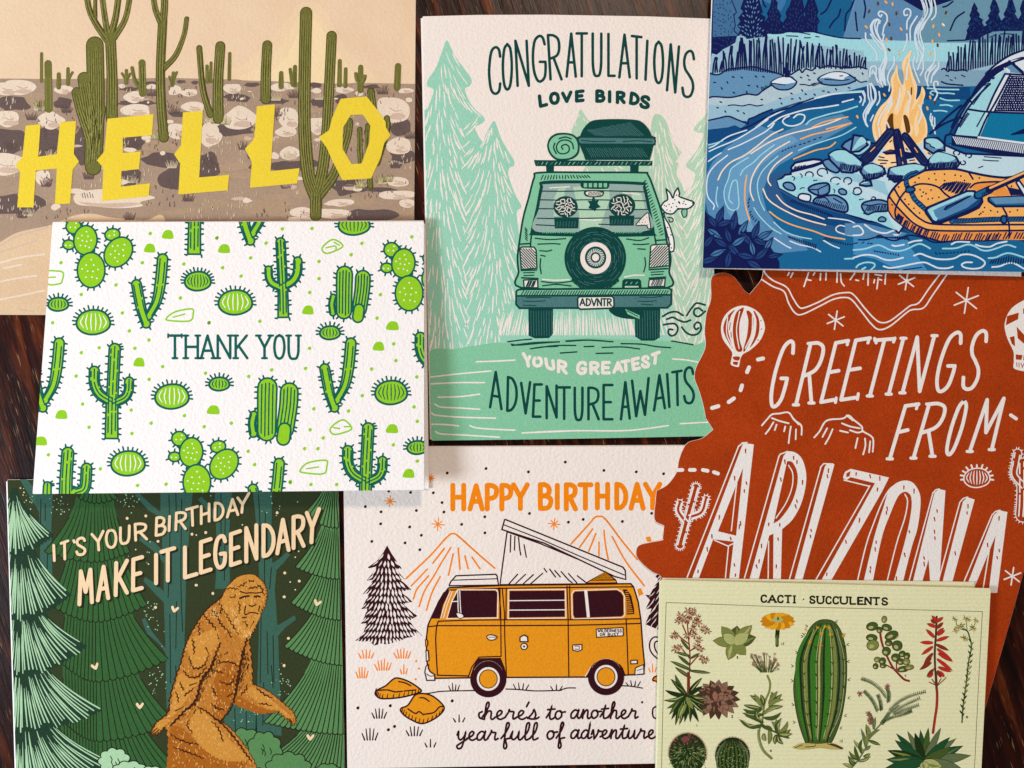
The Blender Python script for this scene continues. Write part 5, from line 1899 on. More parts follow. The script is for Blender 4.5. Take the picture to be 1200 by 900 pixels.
p.F(WHT, dup2("716 402 742 384 775 391 738 945 696 945 684 765 632 945 584 945"), 1).F(WHT, dup2("870 450 895 428 933 440 796 945 744 945"), 1)
p.F(WHT, dup2("1036 525 1066 498 1110 508 1055 945 1008 945 1046 635 920 945 876 945"), 1)
p.S(WHT, 1.5, "226 335 362 368|366 366 36 940|708 402 562 940|852 458 720 940|1024 530 852 940|1012 715 975 945", 0)
p.S(WHT, 1.5, "520 350 470 388 430 460 390 560 345 690 285 940|556 412 570 450 555 540 510 680 445 940").S(WHT, 1.5, "712 400 722 388 742 383|853 455 870 435 895 427|1026 525 1045 505 1070 498", 0)
p.layer += 1


def flecks(fr, d):
    p.f(*fr)
    for x, y in nums(d):
        a = 1.57 + p.rnd.uniform(-.5, .2)
        l = p.rnd.uniform(6, 11)
        p.line(RUST, 1.9, [p.T((x - l * math.cos(a) * .6, y - l * math.sin(a))), p.T((x + l * math.cos(a) * .6, y + l * math.sin(a)))], taper=(.9, .7))


flecks(R_, "617 178 877 215 895 238 830 237 558 325 622 352 610 395 808 333 925 348 1065 285 1060 315 895 450 888 478 475 537 590 570 583 588 742 575 802 578 435 640 537 652 410 710 793 655 703 692 972 608 968 640 557 795 690 775 677 803 783 803 360 830 562 850")
flecks(S_, "292 303 368 315 420 327 407 387 550 375 605 395 460 490 456 513 730 503 716 547 716 615 718 650 897 477 892 513 1065 543 1003 687 1066 717 1055 755 580 615 400 672 395 710 555 740 828 732 310 553 237 670 660 757 660 790 370 810 368 830 133 845 510 868")
p.done()

# ================================================================ blue camping card
def blue(n, c, g=0.07):
    return mat(n, c, grain=g, gscale=1700, bump=0.3)


NAVY = blue("navy_ink", (16, 26, 82), .12)
B1 = blue("deep_blue_ink", (14, 72, 128))
B2 = blue("river_blue_ink", (24, 102, 154))
B3 = blue("pale_river_ink", (84, 138, 184))
B4 = blue("slate_blue_ink", (98, 146, 186))
B5 = blue("mist_blue_ink", (150, 190, 212))
B6 = blue("ice_blue_ink", (158, 216, 230))
B7 = blue("snow_ink", (216, 230, 242), .04)
TENT = blue("tent_blue_ink", (14, 118, 164))
OR = blue("raft_orange_ink", (244, 180, 100))
OR2 = blue("raft_shade_ink", (234, 150, 70))
FL = blue("flame_pale_ink", (248, 216, 168), .04)
FL2 = blue("flame_orange_ink", (243, 194, 122))
BRN = blue("ember_brown_ink", (98, 58, 14))
CRE = blue("cream_line_ink", (244, 226, 206), .04)
cf = Card("camping_card", "blue camping card with a river campfire, a dome tent and an orange raft", "greeting card",
          nums("841 -168 1224 -163 1208 318.7 823.4 314"), (0.0076, 0, 0.0012))
cf.slab("front_panel", cf.outline, 0.0005, B2, edge_white)
fold_back(cf, nums("842 -165 1212 -160 1197 324 829 314.5"), 0.0005, paper_white, edge_white, 0.0046)
fold_spine(cf, (841, -166), (824.4, 312), 0.0046, paper_white, 0.0005, [(842, -165), (829, 313)])
C1, C2, C3, C4, C5 = (820, 0, 200), (1000, 0, 200), (820, 140, 200), (1000, 140, 200), (1000, 240, 200)

p = cf.part("printed_mountains", 1)
p.f(*C1).F(B4, "-50 300 -50 -1100 2600 -1100 2600 300", 0).F(NAVY, "-50 -350 -50 -1100 2600 -1100 2600 -200 1780 0 1560 75 1430 0 1100 -420 700 -200 420 -520", 0)
p.F(blue("dusk_ink", (66, 112, 156)), "60 0 250 -250 420 -520 480 -350 470 100 560 240 60 260", 0).F(blue("ridge_ink", (24, 96, 146)), "420 -520 700 -200 1100 -420 1180 -320 1090 0 1010 260 800 240 470 230 400 100 450 0", 0)
p.F(blue("ridge_light_ink", (92, 138, 182)), "1100 -420 1430 0 1560 78 1600 300 1000 300 1090 40 1040 -60", 0).F(blue("far_ridge_ink", (104, 150, 176)), "1560 78 1790 0 2100 -300 2600 -200 2600 300 1560 300", 0)
p.F(blue("crest_ink", (58, 118, 170)), "440 0 480 -40 620 -60 600 30 570 80 520 40", 0)
p.S(NAVY, 2.0, "925 0 890 70 852 100|990 65 975 115 940 150 912 195|1085 0 1060 60 1030 100 1022 170 1020 215|1095 85 1100 150 1108 215|1155 0 1165 60 1155 125|1780 10 1740 40 1710 50|1860 85 1800 130 1760 215|442 0 450 30 465 50")
p.done()

p = cf.part("printed_pines", 3)
LEAFB = blue("pine_leaf_ink", (38, 62, 116))
r = random.Random(5)
for poly, col in (("95 -60 215 -60 225 0 258 85 240 110 250 180 240 215 275 250 300 300 240 320 150 420 85 420 88 200", LEAFB),
                  ("330 -60 400 -60 440 85 425 100 460 120 452 150 492 195 470 220 475 270 330 290 270 245 290 210 268 180 290 150 275 125 310 80 290 60", B4),
                  ("512 -30 545 20 540 60 570 110 560 140 590 170 580 190 625 225 560 235 480 235 455 205 480 175 462 150 485 120 475 95 498 50", LEAFB),
                  ("672 -90 720 0 735 80 725 100 765 180 770 225 585 225 600 190 588 160 615 120 605 90 635 40", LEAFB),
                  ("782 -70 805 0 832 80 820 110 840 150 825 175 825 228 735 220 745 100 735 70 755 20", LEAFB)):
    p.f(*C1).FO(NAVY, NAVY, 1.2, poly, 0)
    q = nums(poly)
    xs, ys = [t[0] for t in q], [t[1] for t in q]
    p.layer += 1
    cx = sum(xs) / len(xs)
    used = []
    for i in range(420):
        x, y = r.uniform(min(xs), max(xs)), r.uniform(max(-40, min(ys)), max(ys))
        if not inpoly(q, (x, y)) or any(abs(x - a) < 14 and abs(y - b) < 21 for a, b in used):
            continue
        used.append((x, y))
        a = math.atan2(-1, (x - cx) / 50)
        l = 12
        w = 4.4
        c, s_ = math.cos(a), math.sin(a)
        lens = [(x - l * c, y - l * s_), (x + w * s_, y - w * c), (x + l * c, y + l * s_), (x - w * s_, y + w * c)]
        if all(inpoly(q, t) for t in lens):
            p.poly(col, [p.T(t) for t in lens])
for poly in ("850 15 875 60 870 75 890 100 885 120 915 140 905 155 920 185 940 175 925 160 955 130 945 110 965 80 960 50 985 -20 1010 20 1030 80 1020 100 1040 145 1065 120 1055 100 1080 50 1095 -20 1120 0 1145 80 1135 95 1160 135 1180 100 1170 60 1190 0 1320 -10 1320 220 1080 215 960 225 870 280 785 280 800 230 795 215 815 180 805 170 825 130 815 110 832 70 830 60",):
    p.f(*C2).F(NAVY, poly, 0)
    q = nums(poly)
    p.layer += 1
    for i in range(330):
        x, y = r.uniform(790, 1260), r.uniform(-10, 270)
        if inpoly(q, (x, y)) and inpoly(q, (x + 9, y + 8)):
            p.line(B1, .9, [p.T((x, y)), p.T((x + 4, y + 7)), p.T((x + 9, y + 8))], taper=(.5, .5))
p.done()

p = cf.part("printed_riverbank", 5)
p.f(*C1).F(B6, "440 245 540 218 640 208 720 210 800 224 900 248 1000 265 1130 272 1400 286 1740 286 1800 284 1880 280 1960 252 2040 228 2100 214 2500 214 2500 640 440 640", 0)
p.F(B5, "440 432 2500 432 2500 640 440 640", 0).F(blue("bank_shade_ink", (128, 166, 192)), "1000 490 1700 490 2500 500 2500 640 1000 640", 0)
p.S(NAVY, 1.7, "440 245 540 218 640 208 720 210 800 224 900 248 1000 266 1130 272|1740 287 1800 284 1880 280 1960 252 2040 228 2100 214 2500 214").S(NAVY, 1.3, "508 238 560 236 592 232|650 226 700 228 775 242|610 252 660 254 690 256|735 266 780 266|815 256 838 260|2040 262 2080 245|2115 240 2160 238 2200 242")
p.F(B5, "60 540 85 375 120 385 168 345 200 330 250 300 262 258 282 248 310 255 330 275 420 262 468 262 475 250 500 262 640 290 1150 360 1170 480 700 520 600 545 480 490 300 480 130 520", 0)
p.F(blue("reed_ice_ink", (160, 206, 222)), "470 262 640 285 800 300 800 480 640 520 560 500 600 300", 0)
p.F(B4, "60 515 130 525 200 488 300 476 380 470 460 492 560 520 610 545 505 590 440 640 400 668 330 662 220 685 100 680 50 690")
p.F(B5, "40 690 100 680 220 685 330 662 400 668 440 640 505 590 620 540 700 500 800 480 950 465 1180 482 1190 600 1000 650 850 690 700 715 520 770 420 800 350 850 300 850 200 820 130 832 40 870", 0)
p.F(blue("sand_ink", (174, 200, 214)), "40 690 100 680 220 685 330 662 400 668 440 640 505 590 620 540 700 500 800 480 950 465 1180 482 1190 560 1000 590 800 625 600 680 450 738 40 738", 0)
p.F(B4, "40 860 130 832 200 818 260 835 330 868 290 900 240 895 40 930", 0).F(B1, "30 915 200 895 245 880 300 905 340 870 345 835 430 800 510 768 520 790 380 900 200 990 20 1010", 0)
p.S(NAVY, 1.9, "60 515 130 525 200 488 300 476 380 470 460 492 560 520 610 545|60 690 100 680 220 685 330 662 400 668 440 640 500 600|45 850 130 832 200 818 260 840 340 872|340 865 345 838 380 825 430 800 510 768|290 905 345 890 400 860 470 822|500 802 560 780 620 762 690 732 800 690|640 525 700 490 720 510 745 485 790 495 820 465 850 478 900 462 960 470 1050 478 1120 470 1175 485")
p.S(NAVY, 1.4, "200 742 240 738 300 745 350 735 400 745 445 738|705 595 740 595 775 602 810 585|1100 558 1130 578 1175 572|1080 545 1095 545")
for i in range(8):
    p.S(NAVY, 1.1, "%d %d %d %d" % (432 + i * 10, 612 + (i % 3) * 4 - i * 3, 440 + i * 9, 640 - i * 5), loop=1)
for i in range(9):
    p.S(NAVY, 1.1, "%d %d %d %d" % (785 + i * 9, 590 - i * 2, 797 + i * 8, 606 - i * 3), loop=1)
for d in ("235 542 295 545 395 538 448 540 195 580 105 580 345 602 405 608 155 622 240 652 330 648", "436 700 148 718 125 758 180 785 268 780 310 796 712 545 760 532 805 515 770 562 720 636 645 658 745 662 808 666 870 640 958 628 905 648 1050 618 565 692 650 696 705 692 575 728 1145 518"):
    for x, y in nums(d):
        a = r.uniform(0, 1.2)
        p.S(NAVY, 1.6, "%.0f %.0f %.0f %.0f" % (x - 6 * math.cos(a), y - 6 * math.sin(a), x + 6 * math.cos(a), y + 6 * math.sin(a)), loop=2)
for x in list(range(92, 1172, 16)):
    base = 515 - max(0, (240 - abs(x - 300)) * .12) if x < 560 else (530 - (x - 560) * .3 if x < 720 else 475 + 8 * math.sin(x))
    top = (390 if x < 170 else 330 if x < 260 else 268 if x < 640 else 285 + (x - 640) * .12 if x < 1000 else 320 + (x - 1000) * .55) + r.uniform(-12, 45)
    b = r.uniform(-24, 24)
    p.S(NAVY, 2.0, "%.0f %.0f %.0f %.0f %.0f %.0f" % (x, base, x + b * .3 + r.uniform(-3, 3), (base + top) / 2, x + b, min(top, base - 20)), loop=3)
for x in list(range(1735, 2330, 17)):
    t = (x - 1735) / 460
    base = 495 - max(0, t - .3) * 110
    top = 400 - min(1, t * 2.2) * 120 + r.uniform(-30, 40) if t < .5 else 275 - t * 40 + r.uniform(-25, 30)
    b = r.uniform(-6, 18)
    p.S(NAVY, 2.0, "%.0f %.0f %.0f %.0f %.0f %.0f" % (x, base, x + b * .3, (base + top) / 2, x + b, top), loop=4)
p.S(NAVY, 1.8, "1700 488 1720 482 1745 502 1765 490 1800 498 1850 490 1880 500|1000 485 1020 465 1060 478|1700 575 1740 590 1800 596 1850 600").S(NAVY, 1.3, "1730 530 1750 536|1840 528 1865 540|1760 560 1775 566|1795 545 1800 552")
p.F(NAVY, "600 545 585 470 575 430 610 500 612 430 630 500 640 520 625 545", 0)
p.done()
p = cf.part("printed_boulder", 16)
p.f(*C1).FO(B4, NAVY, 1.8, "500 580 540 555 590 540 640 540 665 560 682 578 660 610 620 630 560 630 520 610").F(B7, "506 578 560 548 620 542 655 560 672 578 610 590 570 592 540 585").S(NAVY, 1.3, "510 586 560 592 600 598")
p.done()
p = cf.part("printed_boulder", 16)
p.f(*C1).FO(B4, NAVY, 1.9, "832 552 880 525 940 508 1000 508 1050 525 1098 560 1080 575 1020 595 930 600 860 590 838 570").F(B7, "845 548 920 512 1000 510 1048 528 1020 545 1010 560 960 556 900 545").S(NAVY, 1.3, "880 558 940 562 1000 565 1050 560|985 535 1005 533")
p.done()

p = cf.part("printed_river", 8)
p.f(*C1).F(B2, "1190 600 1000 650 850 690 700 715 520 770 420 850 330 920 200 985 20 1020 20 2000 2500 2000 2500 590 1700 612", 0)
p.F(B1, "1190 606 1000 652 850 690 700 715 560 765 430 850 600 850 700 790 900 745 1180 690 1400 700 1900 700 1900 612 1400 600", 0)
p.F(B3, "1000 800 860 830 700 880 560 940 420 880 300 960 180 1040 90 1140 40 1240 30 1380 60 1500 120 1620 130 1700 420 1740 560 1780 760 1760 720 1680 560 1600 470 1480 440 1360 480 1240 560 1160 700 1080 880 980 1080 870", 0)
p.F(blue("eddy_ink", (104, 158, 200)), "440 1000 300 1090 220 1200 180 1340 190 1480 280 1620 420 1690 360 1560 330 1420 360 1280 430 1160 560 1060 700 990 640 950", 0)
p.F(blue("eddy_dark_ink", (46, 90, 140)), "620 1190 520 1220 470 1290 470 1370 520 1450 640 1520 800 1600 1000 1640 1300 1640 1300 1540 1000 1480 760 1410 640 1360 560 1300", 0)
p.F(B1, "560 1340 700 1420 900 1480 1100 1530 1400 1580 1480 1640 1300 1650 1000 1600 800 1560 640 1490", 0)
p.S(B7, 1.7, "390 890 480 830 600 770 700 728 820 690 900 668 1000 655 1145 645|480 890 560 830 640 800 760 768 870 755 975 738|660 828 690 805 730 808 738 830 715 865 660 885 610 880 583 855 600 830 630 815|1002 718 1040 708 1080 698|1150 640 1162 670 1160 715|1130 680 1135 700 1125 720|500 900 515 880 520 868")
p.S(B6, 1.7, "748 875 780 845 850 820 920 800 1000 782 1108 748|1600 620 1700 628 1820 630|1790 660 1740 655 1690 655 1640 640 1620 655 1640 668|1690 690 1740 705 1825 705|1690 740 1740 738 1775 748|1645 780 1700 778 1738 785|1560 690 1570 720 1555 740|1000 650 1140 640")
p.S(OR, 1.5, "790 895 860 862 940 842 1042 822|890 908 960 890 1065 866")
p.f(*C3).S(B7, 1.45, "65 200 110 180 200 120 330 75|65 225 130 195 260 140 390 62 480 0|60 295 110 260 150 235|200 212 290 175 400 120 470 80 525 28|95 632 100 600 60 550 48 480 60 390 110 320 195 252|905 692 980 700 1060 715 1130 760 1150 800 1110 818 1040 812 970 790 958 765 985 745 1030 755 1070 770|635 855 700 880 790 900 850 930|525 835 600 885 640 905|1160 740 1200 765|870 850 930 885 980 905")
p.S(CRE, 1.55, "128 425 160 360 220 300 320 250 400 190 500 110 585 68|360 240 430 195 520 145 640 100 760 70 900 30 990 -5|378 570 355 500 370 400 430 300 520 220 632 155|500 465 480 430 490 380 540 310 650 232|445 488 480 560 560 620 680 680 780 715 885 742|540 532 590 590 680 640 790 670 875 700")
p.S(B6, 1.4, "230 590 205 560 212 500 225 450 240 430 262 435 270 520 275 600 255 635 210 630 180 580 172 500 200 420 220 350 270 310 340 268|285 392 310 350 380 300 430 250 525 178|455 640 420 560 405 460 430 380 480 320 550 258|128 615 115 570 118 520 125 475|380 620 420 680 500 760 572 805|695 218 760 190 880 150 1000 110 1098 55|520 722 600 790 700 825 785 840|60 180 100 170 160 150")
p.S(OR, 1.6, "330 392 318 480 318 580 335 660 352 710|490 648 560 700 660 745 800 785 900 822 1020 842|708 138 800 105 930 75 1062 25|660 278 740 245 820 215 910 195 955 160")
p.S(NAVY, 1.3, "580 225 586 220|600 215 606 210|620 205 628 200|640 198 650 193|665 190 675 186|700 178 712 174|730 170 742 166|760 158 775 153|800 142 815 138|840 130 855 124|350 555 346 568|345 580 340 592|346 605 340 618|360 645 352 655|362 665 356 675|372 678 364 690|382 690 374 704|398 705 388 716|415 715 408 728")
for i in range(16):
    p.S(NAVY, 1.3, "%d %d %d %d" % (622 + i * 13, 820 + i * 4, 632 + i * 12, 832 + i * 5), loop=1)
for i in range(18):
    p.S(NAVY, 1.4, "%d %d %d %d" % (870 + i * 17, 845 + min(i, 9) * 4, 890 + i * 15, 828 + i * 2 + min(i, 9) * 3), loop=1)
for i in range(22):
    p.S(NAVY, 1.3, "%d %d %d %d" % (640 + i * 14, 580 + i * 5, 652 + i * 13, 566 + i * 5), loop=1)
p.f(*C5)
p.F(blue("wave_light_ink", (66, 142, 196)), "0 200 120 220 380 240 400 300 470 390 520 460 330 465 150 380 0 350", 0).F(B3, "-60 130 80 130 240 170 380 200 300 240 120 235 -60 210", 0)
p.S(NAVY, 1.9, "38 246 90 245 150 230 185 215 230 238 290 252 340 235 390 215 440 218 500 235 560 262 640 262 720 250 800 250 880 240 1000 240 1100 240 1250 238")
p.S(B6, 1.9, "0 318 80 310 160 285 200 290 260 318 320 325 380 310 430 285 470 275 510 290 540 308|20 440 40 420 90 405 140 410 150 430 120 460|628 308 720 305 800 280 850 290 900 318 950 322 1010 305 1080 282 1140 298|950 375 1000 370 1060 345 1110 342 1200 370|60 455 85 440|-60 380 0 378")
p.S(B7, 1.9, "0 372 80 352 150 358 220 385 280 388 350 372|212 432 260 444 340 432 420 415 500 405 560 430 600 445 660 446 700 435|425 358 470 344 520 362 580 380 650 384 710 376 760 352 820 350 880 370 925 405 900 440 840 450 780 440 762 420 790 405 835 405|975 438 1030 432 1080 412 1130 412 1200 450|272 285 300 290 355 280|388 268 430 255 480 250|690 278 730 260 815 262|860 280 900 292 960 295 1010 272 1078 258|80 140 140 180 220 200 270 185 310 178 330 195 310 212 285 210|0 155 40 150 70 190 50 212 0 215")
for i in range(10):
    p.S(NAVY, 1.3, "%d %d %d %d|%d %d %d %d" % (145 + i * 19, 322 + i * 3, 156 + i * 18, 330 + i * 3, 575 + i * 26, 342 - abs(i - 3) * 2, 588 + i * 25, 348 - i * 3), loop=5)
for i in range(14):
    p.S(NAVY, 1.4, "%d %d %d %d|%d %d %d %d" % (960 + i * 18, 412 - (i % 3), 975 + i * 17, 392 - (7 - abs(i - 7)) * 4, 165 + i * 16, 235 - i * 1, 185 + i * 16, 222 + i * 2), loop=6)
p.S(NAVY, 1.3, "350 458 480 440|0 272 30 268|60 270 75 262|100 275 110 268|120 275 132 270")
p.done()

p = cf.part("printed_leafy_bush", 40)
p.f(*C3).F(NAVY, "30 620 60 680 110 700 160 640 175 720 215 720 250 665 275 740 330 735 330 790 370 790 415 745 400 820 480 800 440 850 510 850 500 900 560 1000 560 1080 20 1080", 0)
r = random.Random(9)
LF = blue("bush_leaf_ink", (34, 66, 122))
LF2 = blue("bush_leaf_light_ink", (66, 118, 166))
for x, y, a, l in ((140, 680, -1.2, 50), (240, 720, -1.4, 55), (300, 770, -1.0, 48), (390, 790, -1.2, 50), (450, 815, -.5, 45), (90, 720, -2.2, 45), (170, 730, -.3, 45), (100, 800, .6, 50), (200, 820, -1.9, 45), (330, 840, .9, 50), (270, 860, -.6, 50), (150, 870, -2.6, 45), (420, 860, .4, 45), (60, 860, -.9, 45), (240, 920, .8, 50), (370, 910, -1.8, 45), (480, 880, -1.0, 40), (120, 940, -.4, 50), (320, 960, .2, 50), (430, 950, -.7, 50), (200, 990, -1.4, 50), (60, 990, -.3, 50), (380, 1020, .5, 50), (520, 960, -.2, 40)):
    c, s_ = math.cos(a), math.sin(a)
    l *= 1.55
    w = l * .3
    q = "%.0f %.0f %.0f %.0f %.0f %.0f %.0f %.0f %.0f %.0f %.0f %.0f" % (x - l * .9 * c, y - l * .9 * s_, x - l * .9 * c, y - l * .9 * s_, x + w * s_, y - w * c, x + l * c, y + l * s_, x + l * c, y + l * s_, x - w * s_, y + w * c)
    p.FO(LF2 if r.random() < .35 else LF, NAVY, 1.1, q).S(NAVY, 1.0, "%.0f %.0f %.0f %.0f" % (x - l * .8 * c, y - l * .8 * s_, x + l * .7 * c, y + l * .7 * s_))
p.done()

p = cf.part("printed_gravel_bank", 48)
p.f(*C3).FO(blue("gravel_ink", (192, 222, 236), .04), NAVY, 2.4, "545 430 580 410 600 390 640 385 640 370 700 355 800 330 880 300 1000 330 1130 300 1300 180 1480 120 1700 170 1860 240 2300 260 2300 620 1900 600 1560 560 1400 800 1330 740 1240 720 1180 715 1040 665 900 610 800 585 680 545 560 480", 0)
p.F(blue("gravel_shade_ink", (150, 200, 222)), "900 360 1000 350 1130 390 1300 440 1330 540 1240 500 1100 440 960 410", 0)
p.F(B6, "545 430 640 400 780 400 900 430 1100 520 1300 640 1380 780 1240 720 1040 665 800 585 680 545 560 480", 0)
for x, y, rx, ry in ((770, 390, 28, 22), (862, 372, 36, 28), (955, 432, 36, 26), (1040, 432, 28, 24), (1105, 505, 32, 26), (1060, 572, 30, 24), (1105, 640, 28, 22), (1110, 503, 30, 24), (735, 440, 28, 18), (1190, 600, 26, 20), (1265, 605, 24, 18), (1220, 555, 16, 10), (1290, 660, 16, 10), (1890, 255, 20, 14), (1805, 235, 22, 16), (1850, 305, 18, 14), (1790, 325, 16, 10)):
    a0 = p.rnd.uniform(0, 6)
    p.line(NAVY, 1.6, [p.T((x + rx * math.cos(a0 + t * .5), y + ry * math.sin(a0 + t * .5))) for t in range(11)])
p.S(NAVY, 1.3, "705 382 720 395 715 408|800 430 825 428|705 490 720 480 735 482|940 490 950 500 945 515|1120 565 1150 560|1150 660 1175 668|650 400 668 412 660 428|1680 210 1700 200|1880 390 1910 380 1930 390|1960 340 1990 330|1900 240 1960 248|2000 262 2120 272|1990 285 2040 290 2100 292")
p.FO(B4, NAVY, 2.1, "585 460 610 442 650 450 670 480 655 500 610 490").FO(B7, NAVY, 2.1, "695 535 720 522 770 530 780 550 765 578 700 562").FO(B4, NAVY, 1.9, "975 500 1000 487 1030 505 1025 528 990 525")
p.FO(B4, NAVY, 2.4, "762 490 800 460 870 447 905 455 912 490 900 520 850 536 800 522").S(NAVY, 1.5, "770 494 830 492 850 482 900 460|830 492 835 530")
p.FO(B4, NAVY, 2.4, "800 585 820 550 900 535 960 535 1020 570 1040 610 1030 650 960 640 860 605").S(NAVY, 1.5, "830 555 880 550 910 580|940 555 1000 590")
shared_hatch(p, NAVY, 1.2, (805, 585), (1020, 640), (820, 562), (1030, 612), 16, 2)
p.FO(B4, NAVY, 2.2, "1138 605 1165 580 1260 565 1330 590 1330 640 1230 650 1180 668 1150 640").S(NAVY, 1.5, "1150 600 1200 605 1260 595 1320 600")
shared_hatch(p, NAVY, 1.2, (1160, 640), (1320, 640), (1175, 612), (1325, 605), 14, 2)
p.FO(B4, NAVY, 1.8, "1255 700 1280 684 1308 700 1298 718 1262 715")
p.FO(B7, NAVY, 2.8, "640 340 670 305 730 292 800 280 850 285 860 300 800 320 720 340 650 360", 0)
shared_hatch(p, NAVY, 1.4, (650, 365), (740, 345), (665, 335), (745, 320), 8, 2)
p.FO(B4, NAVY, 2.2, "865 300 900 280 940 300 980 350 960 375 900 350")
for poly, top in (("905 245 960 215 1040 220 1100 265 1150 300 1130 350 1070 375 1000 370 960 330 915 285", "912 248 960 220 1035 225 1120 290 1130 325 1090 315 1050 322 1010 300 960 290 930 260"),
                  ("995 190 1020 160 1105 115 1190 150 1185 200 1120 250 1060 235", "1060 215 1100 195 1190 150 1190 195 1125 245 1070 232"),
                  ("1120 340 1180 318 1280 330 1300 370 1250 410 1170 400 1130 370", "1130 338 1180 320 1275 332 1285 360 1230 372 1160 358")):
    p.FO(B4, NAVY, 2.6, poly, 0).F(B6, top)
shared_hatch(p, NAVY, 1.4, (975, 345), (1110, 372), (985, 310), (1120, 330), 12, 2)
p.f(*C4)
for poly, top in (("60 335 130 310 215 345 225 380 170 410 90 425 50 370", "70 338 130 314 205 345 170 372 110 378"),
                  ("250 345 330 325 430 310 510 340 500 360 380 420 290 440 240 400", "258 350 330 330 430 316 500 340 390 385 320 392"),
                  ("525 290 590 225 720 265 745 310 720 345 600 350 530 340", "535 285 595 232 715 270 660 300 610 295 560 308"),
                  ("500 135 590 130 640 175 640 220 600 215 560 240 500 200", "510 142 580 138 630 180 600 205 540 190"),
                  ("40 460 70 435 120 435 128 465 90 470", "50 455 75 440 112 440"), ("-20 230 40 225 100 180 60 120 0 110", "-10 220 40 190 90 160 50 125")):
    p.FO(B4, NAVY, 2.6, poly, 0).F(B6, top)
shared_hatch(p, NAVY, 1.5, (530, 342), (720, 342), (535, 312), (735, 300), 18, 2)
shared_hatch(p, NAVY, 1.5, (245, 425), (340, 430), (250, 392), (350, 395), 12, 2)
shared_hatch(p, NAVY, 1.5, (70, 415), (210, 400), (75, 390), (215, 372), 12, 2)
p.S(NAVY, 1.5, "510 165 535 175 545 190 570 200")
p.done()

fire = cf.part("printed_campfire", 62)
p = fire.f(*C2)
p.F(FL, "132 900 150 820 190 750 240 700 268 640 262 560 290 500 308 455 315 530 345 600 355 540 340 460 360 410 410 350 395 430 420 530 448 610 440 700 470 660 482 608 505 660 480 760 515 860 515 960 460 1020 380 1060 250 1060 160 1000")
p.F(FL2, "150 890 168 830 210 760 262 700 285 640 280 570 300 510 310 560 340 620 320 700 280 780 310 800 345 720 368 620 352 520 372 430 385 410 392 480 410 560 428 640 425 720 405 780 450 720 478 650 490 680 468 760 500 860 500 940 440 1010 250 1030 175 980")
p.F(FL, "190 880 215 800 250 740 285 720 250 790 230 870 225 940 205 940|335 880 350 790 380 700 395 760 390 850 420 900 400 960 350 960|425 900 435 820 462 770 450 850 460 920 440 960")
p.F(BRN, "230 910 235 860 255 810 278 800 280 860 285 930 250 950|350 815 372 812 390 850 400 920 375 940 360 880").F(BRN, "404 620 412 615 412 660 404 668")
p.S(B7, 1.9, "172 880 190 820 240 740 270 680|250 780 270 700|380 780 400 690 380 640|300 760 320 690 330 620|372 560 378 480 395 420|455 870 480 800 460 740|235 860 255 905|180 900 185 960")
p.f(*C4).F(FL, "220 190 260 130 285 190 290 212 250 212|345 150 380 180 400 225 360 220|150 300 190 240 300 250 310 330 250 340 200 330|390 290 440 270 450 300 390 310|480 185 560 230 520 260", 0)
p.F(NAVY, "200 230 260 210 420 235 430 270 380 280 290 245 230 250", 0).S(BRN, 1.6, "230 225 270 222|300 215 330 225").S(NAVY, 1.5, "180 262 215 270|175 285 240 290|190 310 230 308|265 305 300 302|395 290 430 285|255 160 268 148|370 205 380 215|525 235 540 245")
p = fire.sub("printed_logs")
LOG = blue("log_ink", (38, 54, 104))
for a in ("45 300 60 260 130 200 240 70 270 65 290 90 230 160 130 290 70 318", "285 75 315 70 325 90 350 200 375 320 310 330 300 240 285 150", "340 110 360 95 385 110 430 170 520 290 515 325 480 315 420 240 350 140", "80 190 110 165 160 170 120 210"):
    p.FO(LOG, NAVY, 2.4, a, 0)
p.S(NAVY, 1.6, "75 300 150 215 255 90|95 305 170 215|60 290 110 240|300 100 320 200 340 310|312 85 335 200 355 300|295 120 312 260|360 120 420 200 490 300|380 125 450 220 505 300|200 150 240 100|310 180 322 260|400 190 440 250")
p.S(OR, 1.2, "120 225 150 195|330 210 338 260|430 200 450 230|345 300 350 318")
fire.back(p).done()
p = cf.part("printed_smoke", 62)
SM = blue("smoke_ink", (206, 226, 242), .04)
p.f(*C2).S(SM, 1.8, "470 -20 490 40 500 100 470 150 440 200 430 260 440 330 455 380 445 440|500 -20 520 60 510 110 470 180 455 240 465 300 490 350 490 400 460 460|525 -20 545 60 530 120 490 170 470 220 475 270 495 330 490 380 470 440 450 490|545 -20 550 80 510 150 480 210|565 -10 580 60 575 110 550 140|480 -10 505 60 490 120 455 190 440 240|435 250 450 330 480 380 470 440")
p.S(SM, 1.8, "185 165 175 145 150 140 135 155 120 190 135 240 175 290 210 340 225 400 215 460 205 520 215 590|190 150 165 135 140 160 130 200 150 260 195 310 225 370 235 430 215 500 225 600|160 150 150 180 165 240 200 300 225 350 215 420 190 480 190 560 205 610|175 160 165 210 180 260 215 320 230 380 225 440 200 500 200 570|120 240 160 300 200 350|180 480 185 560 200 600|215 245 205 290")
p.S(SM, 1.9, "205 245 215 190 235 150 235 110 210 85 185 82 175 100 190 118 200 105|85 232 90 280 130 330 160 370 165 425|375 205 378 150 400 110 400 75 375 62 355 80 360 108 380 105|400 285 400 200 425 150 448 115|375 240 375 290 350 360|285 400 285 450 250 510 240 560 255 600 250 640|115 540 120 480 145 465 160 480 160 550 190 610 140 500 130 520|430 400 420 450 440 520 465 580|490 430 490 490 470 530|525 605 505 540 515 500 560 450 575 400 570 340|520 580 530 520 580 460|545 580 560 520 600 470|560 530 595 480 600 440|530 500 560 455|570 705 590 660 570 620 565 580 590 575 595 598")
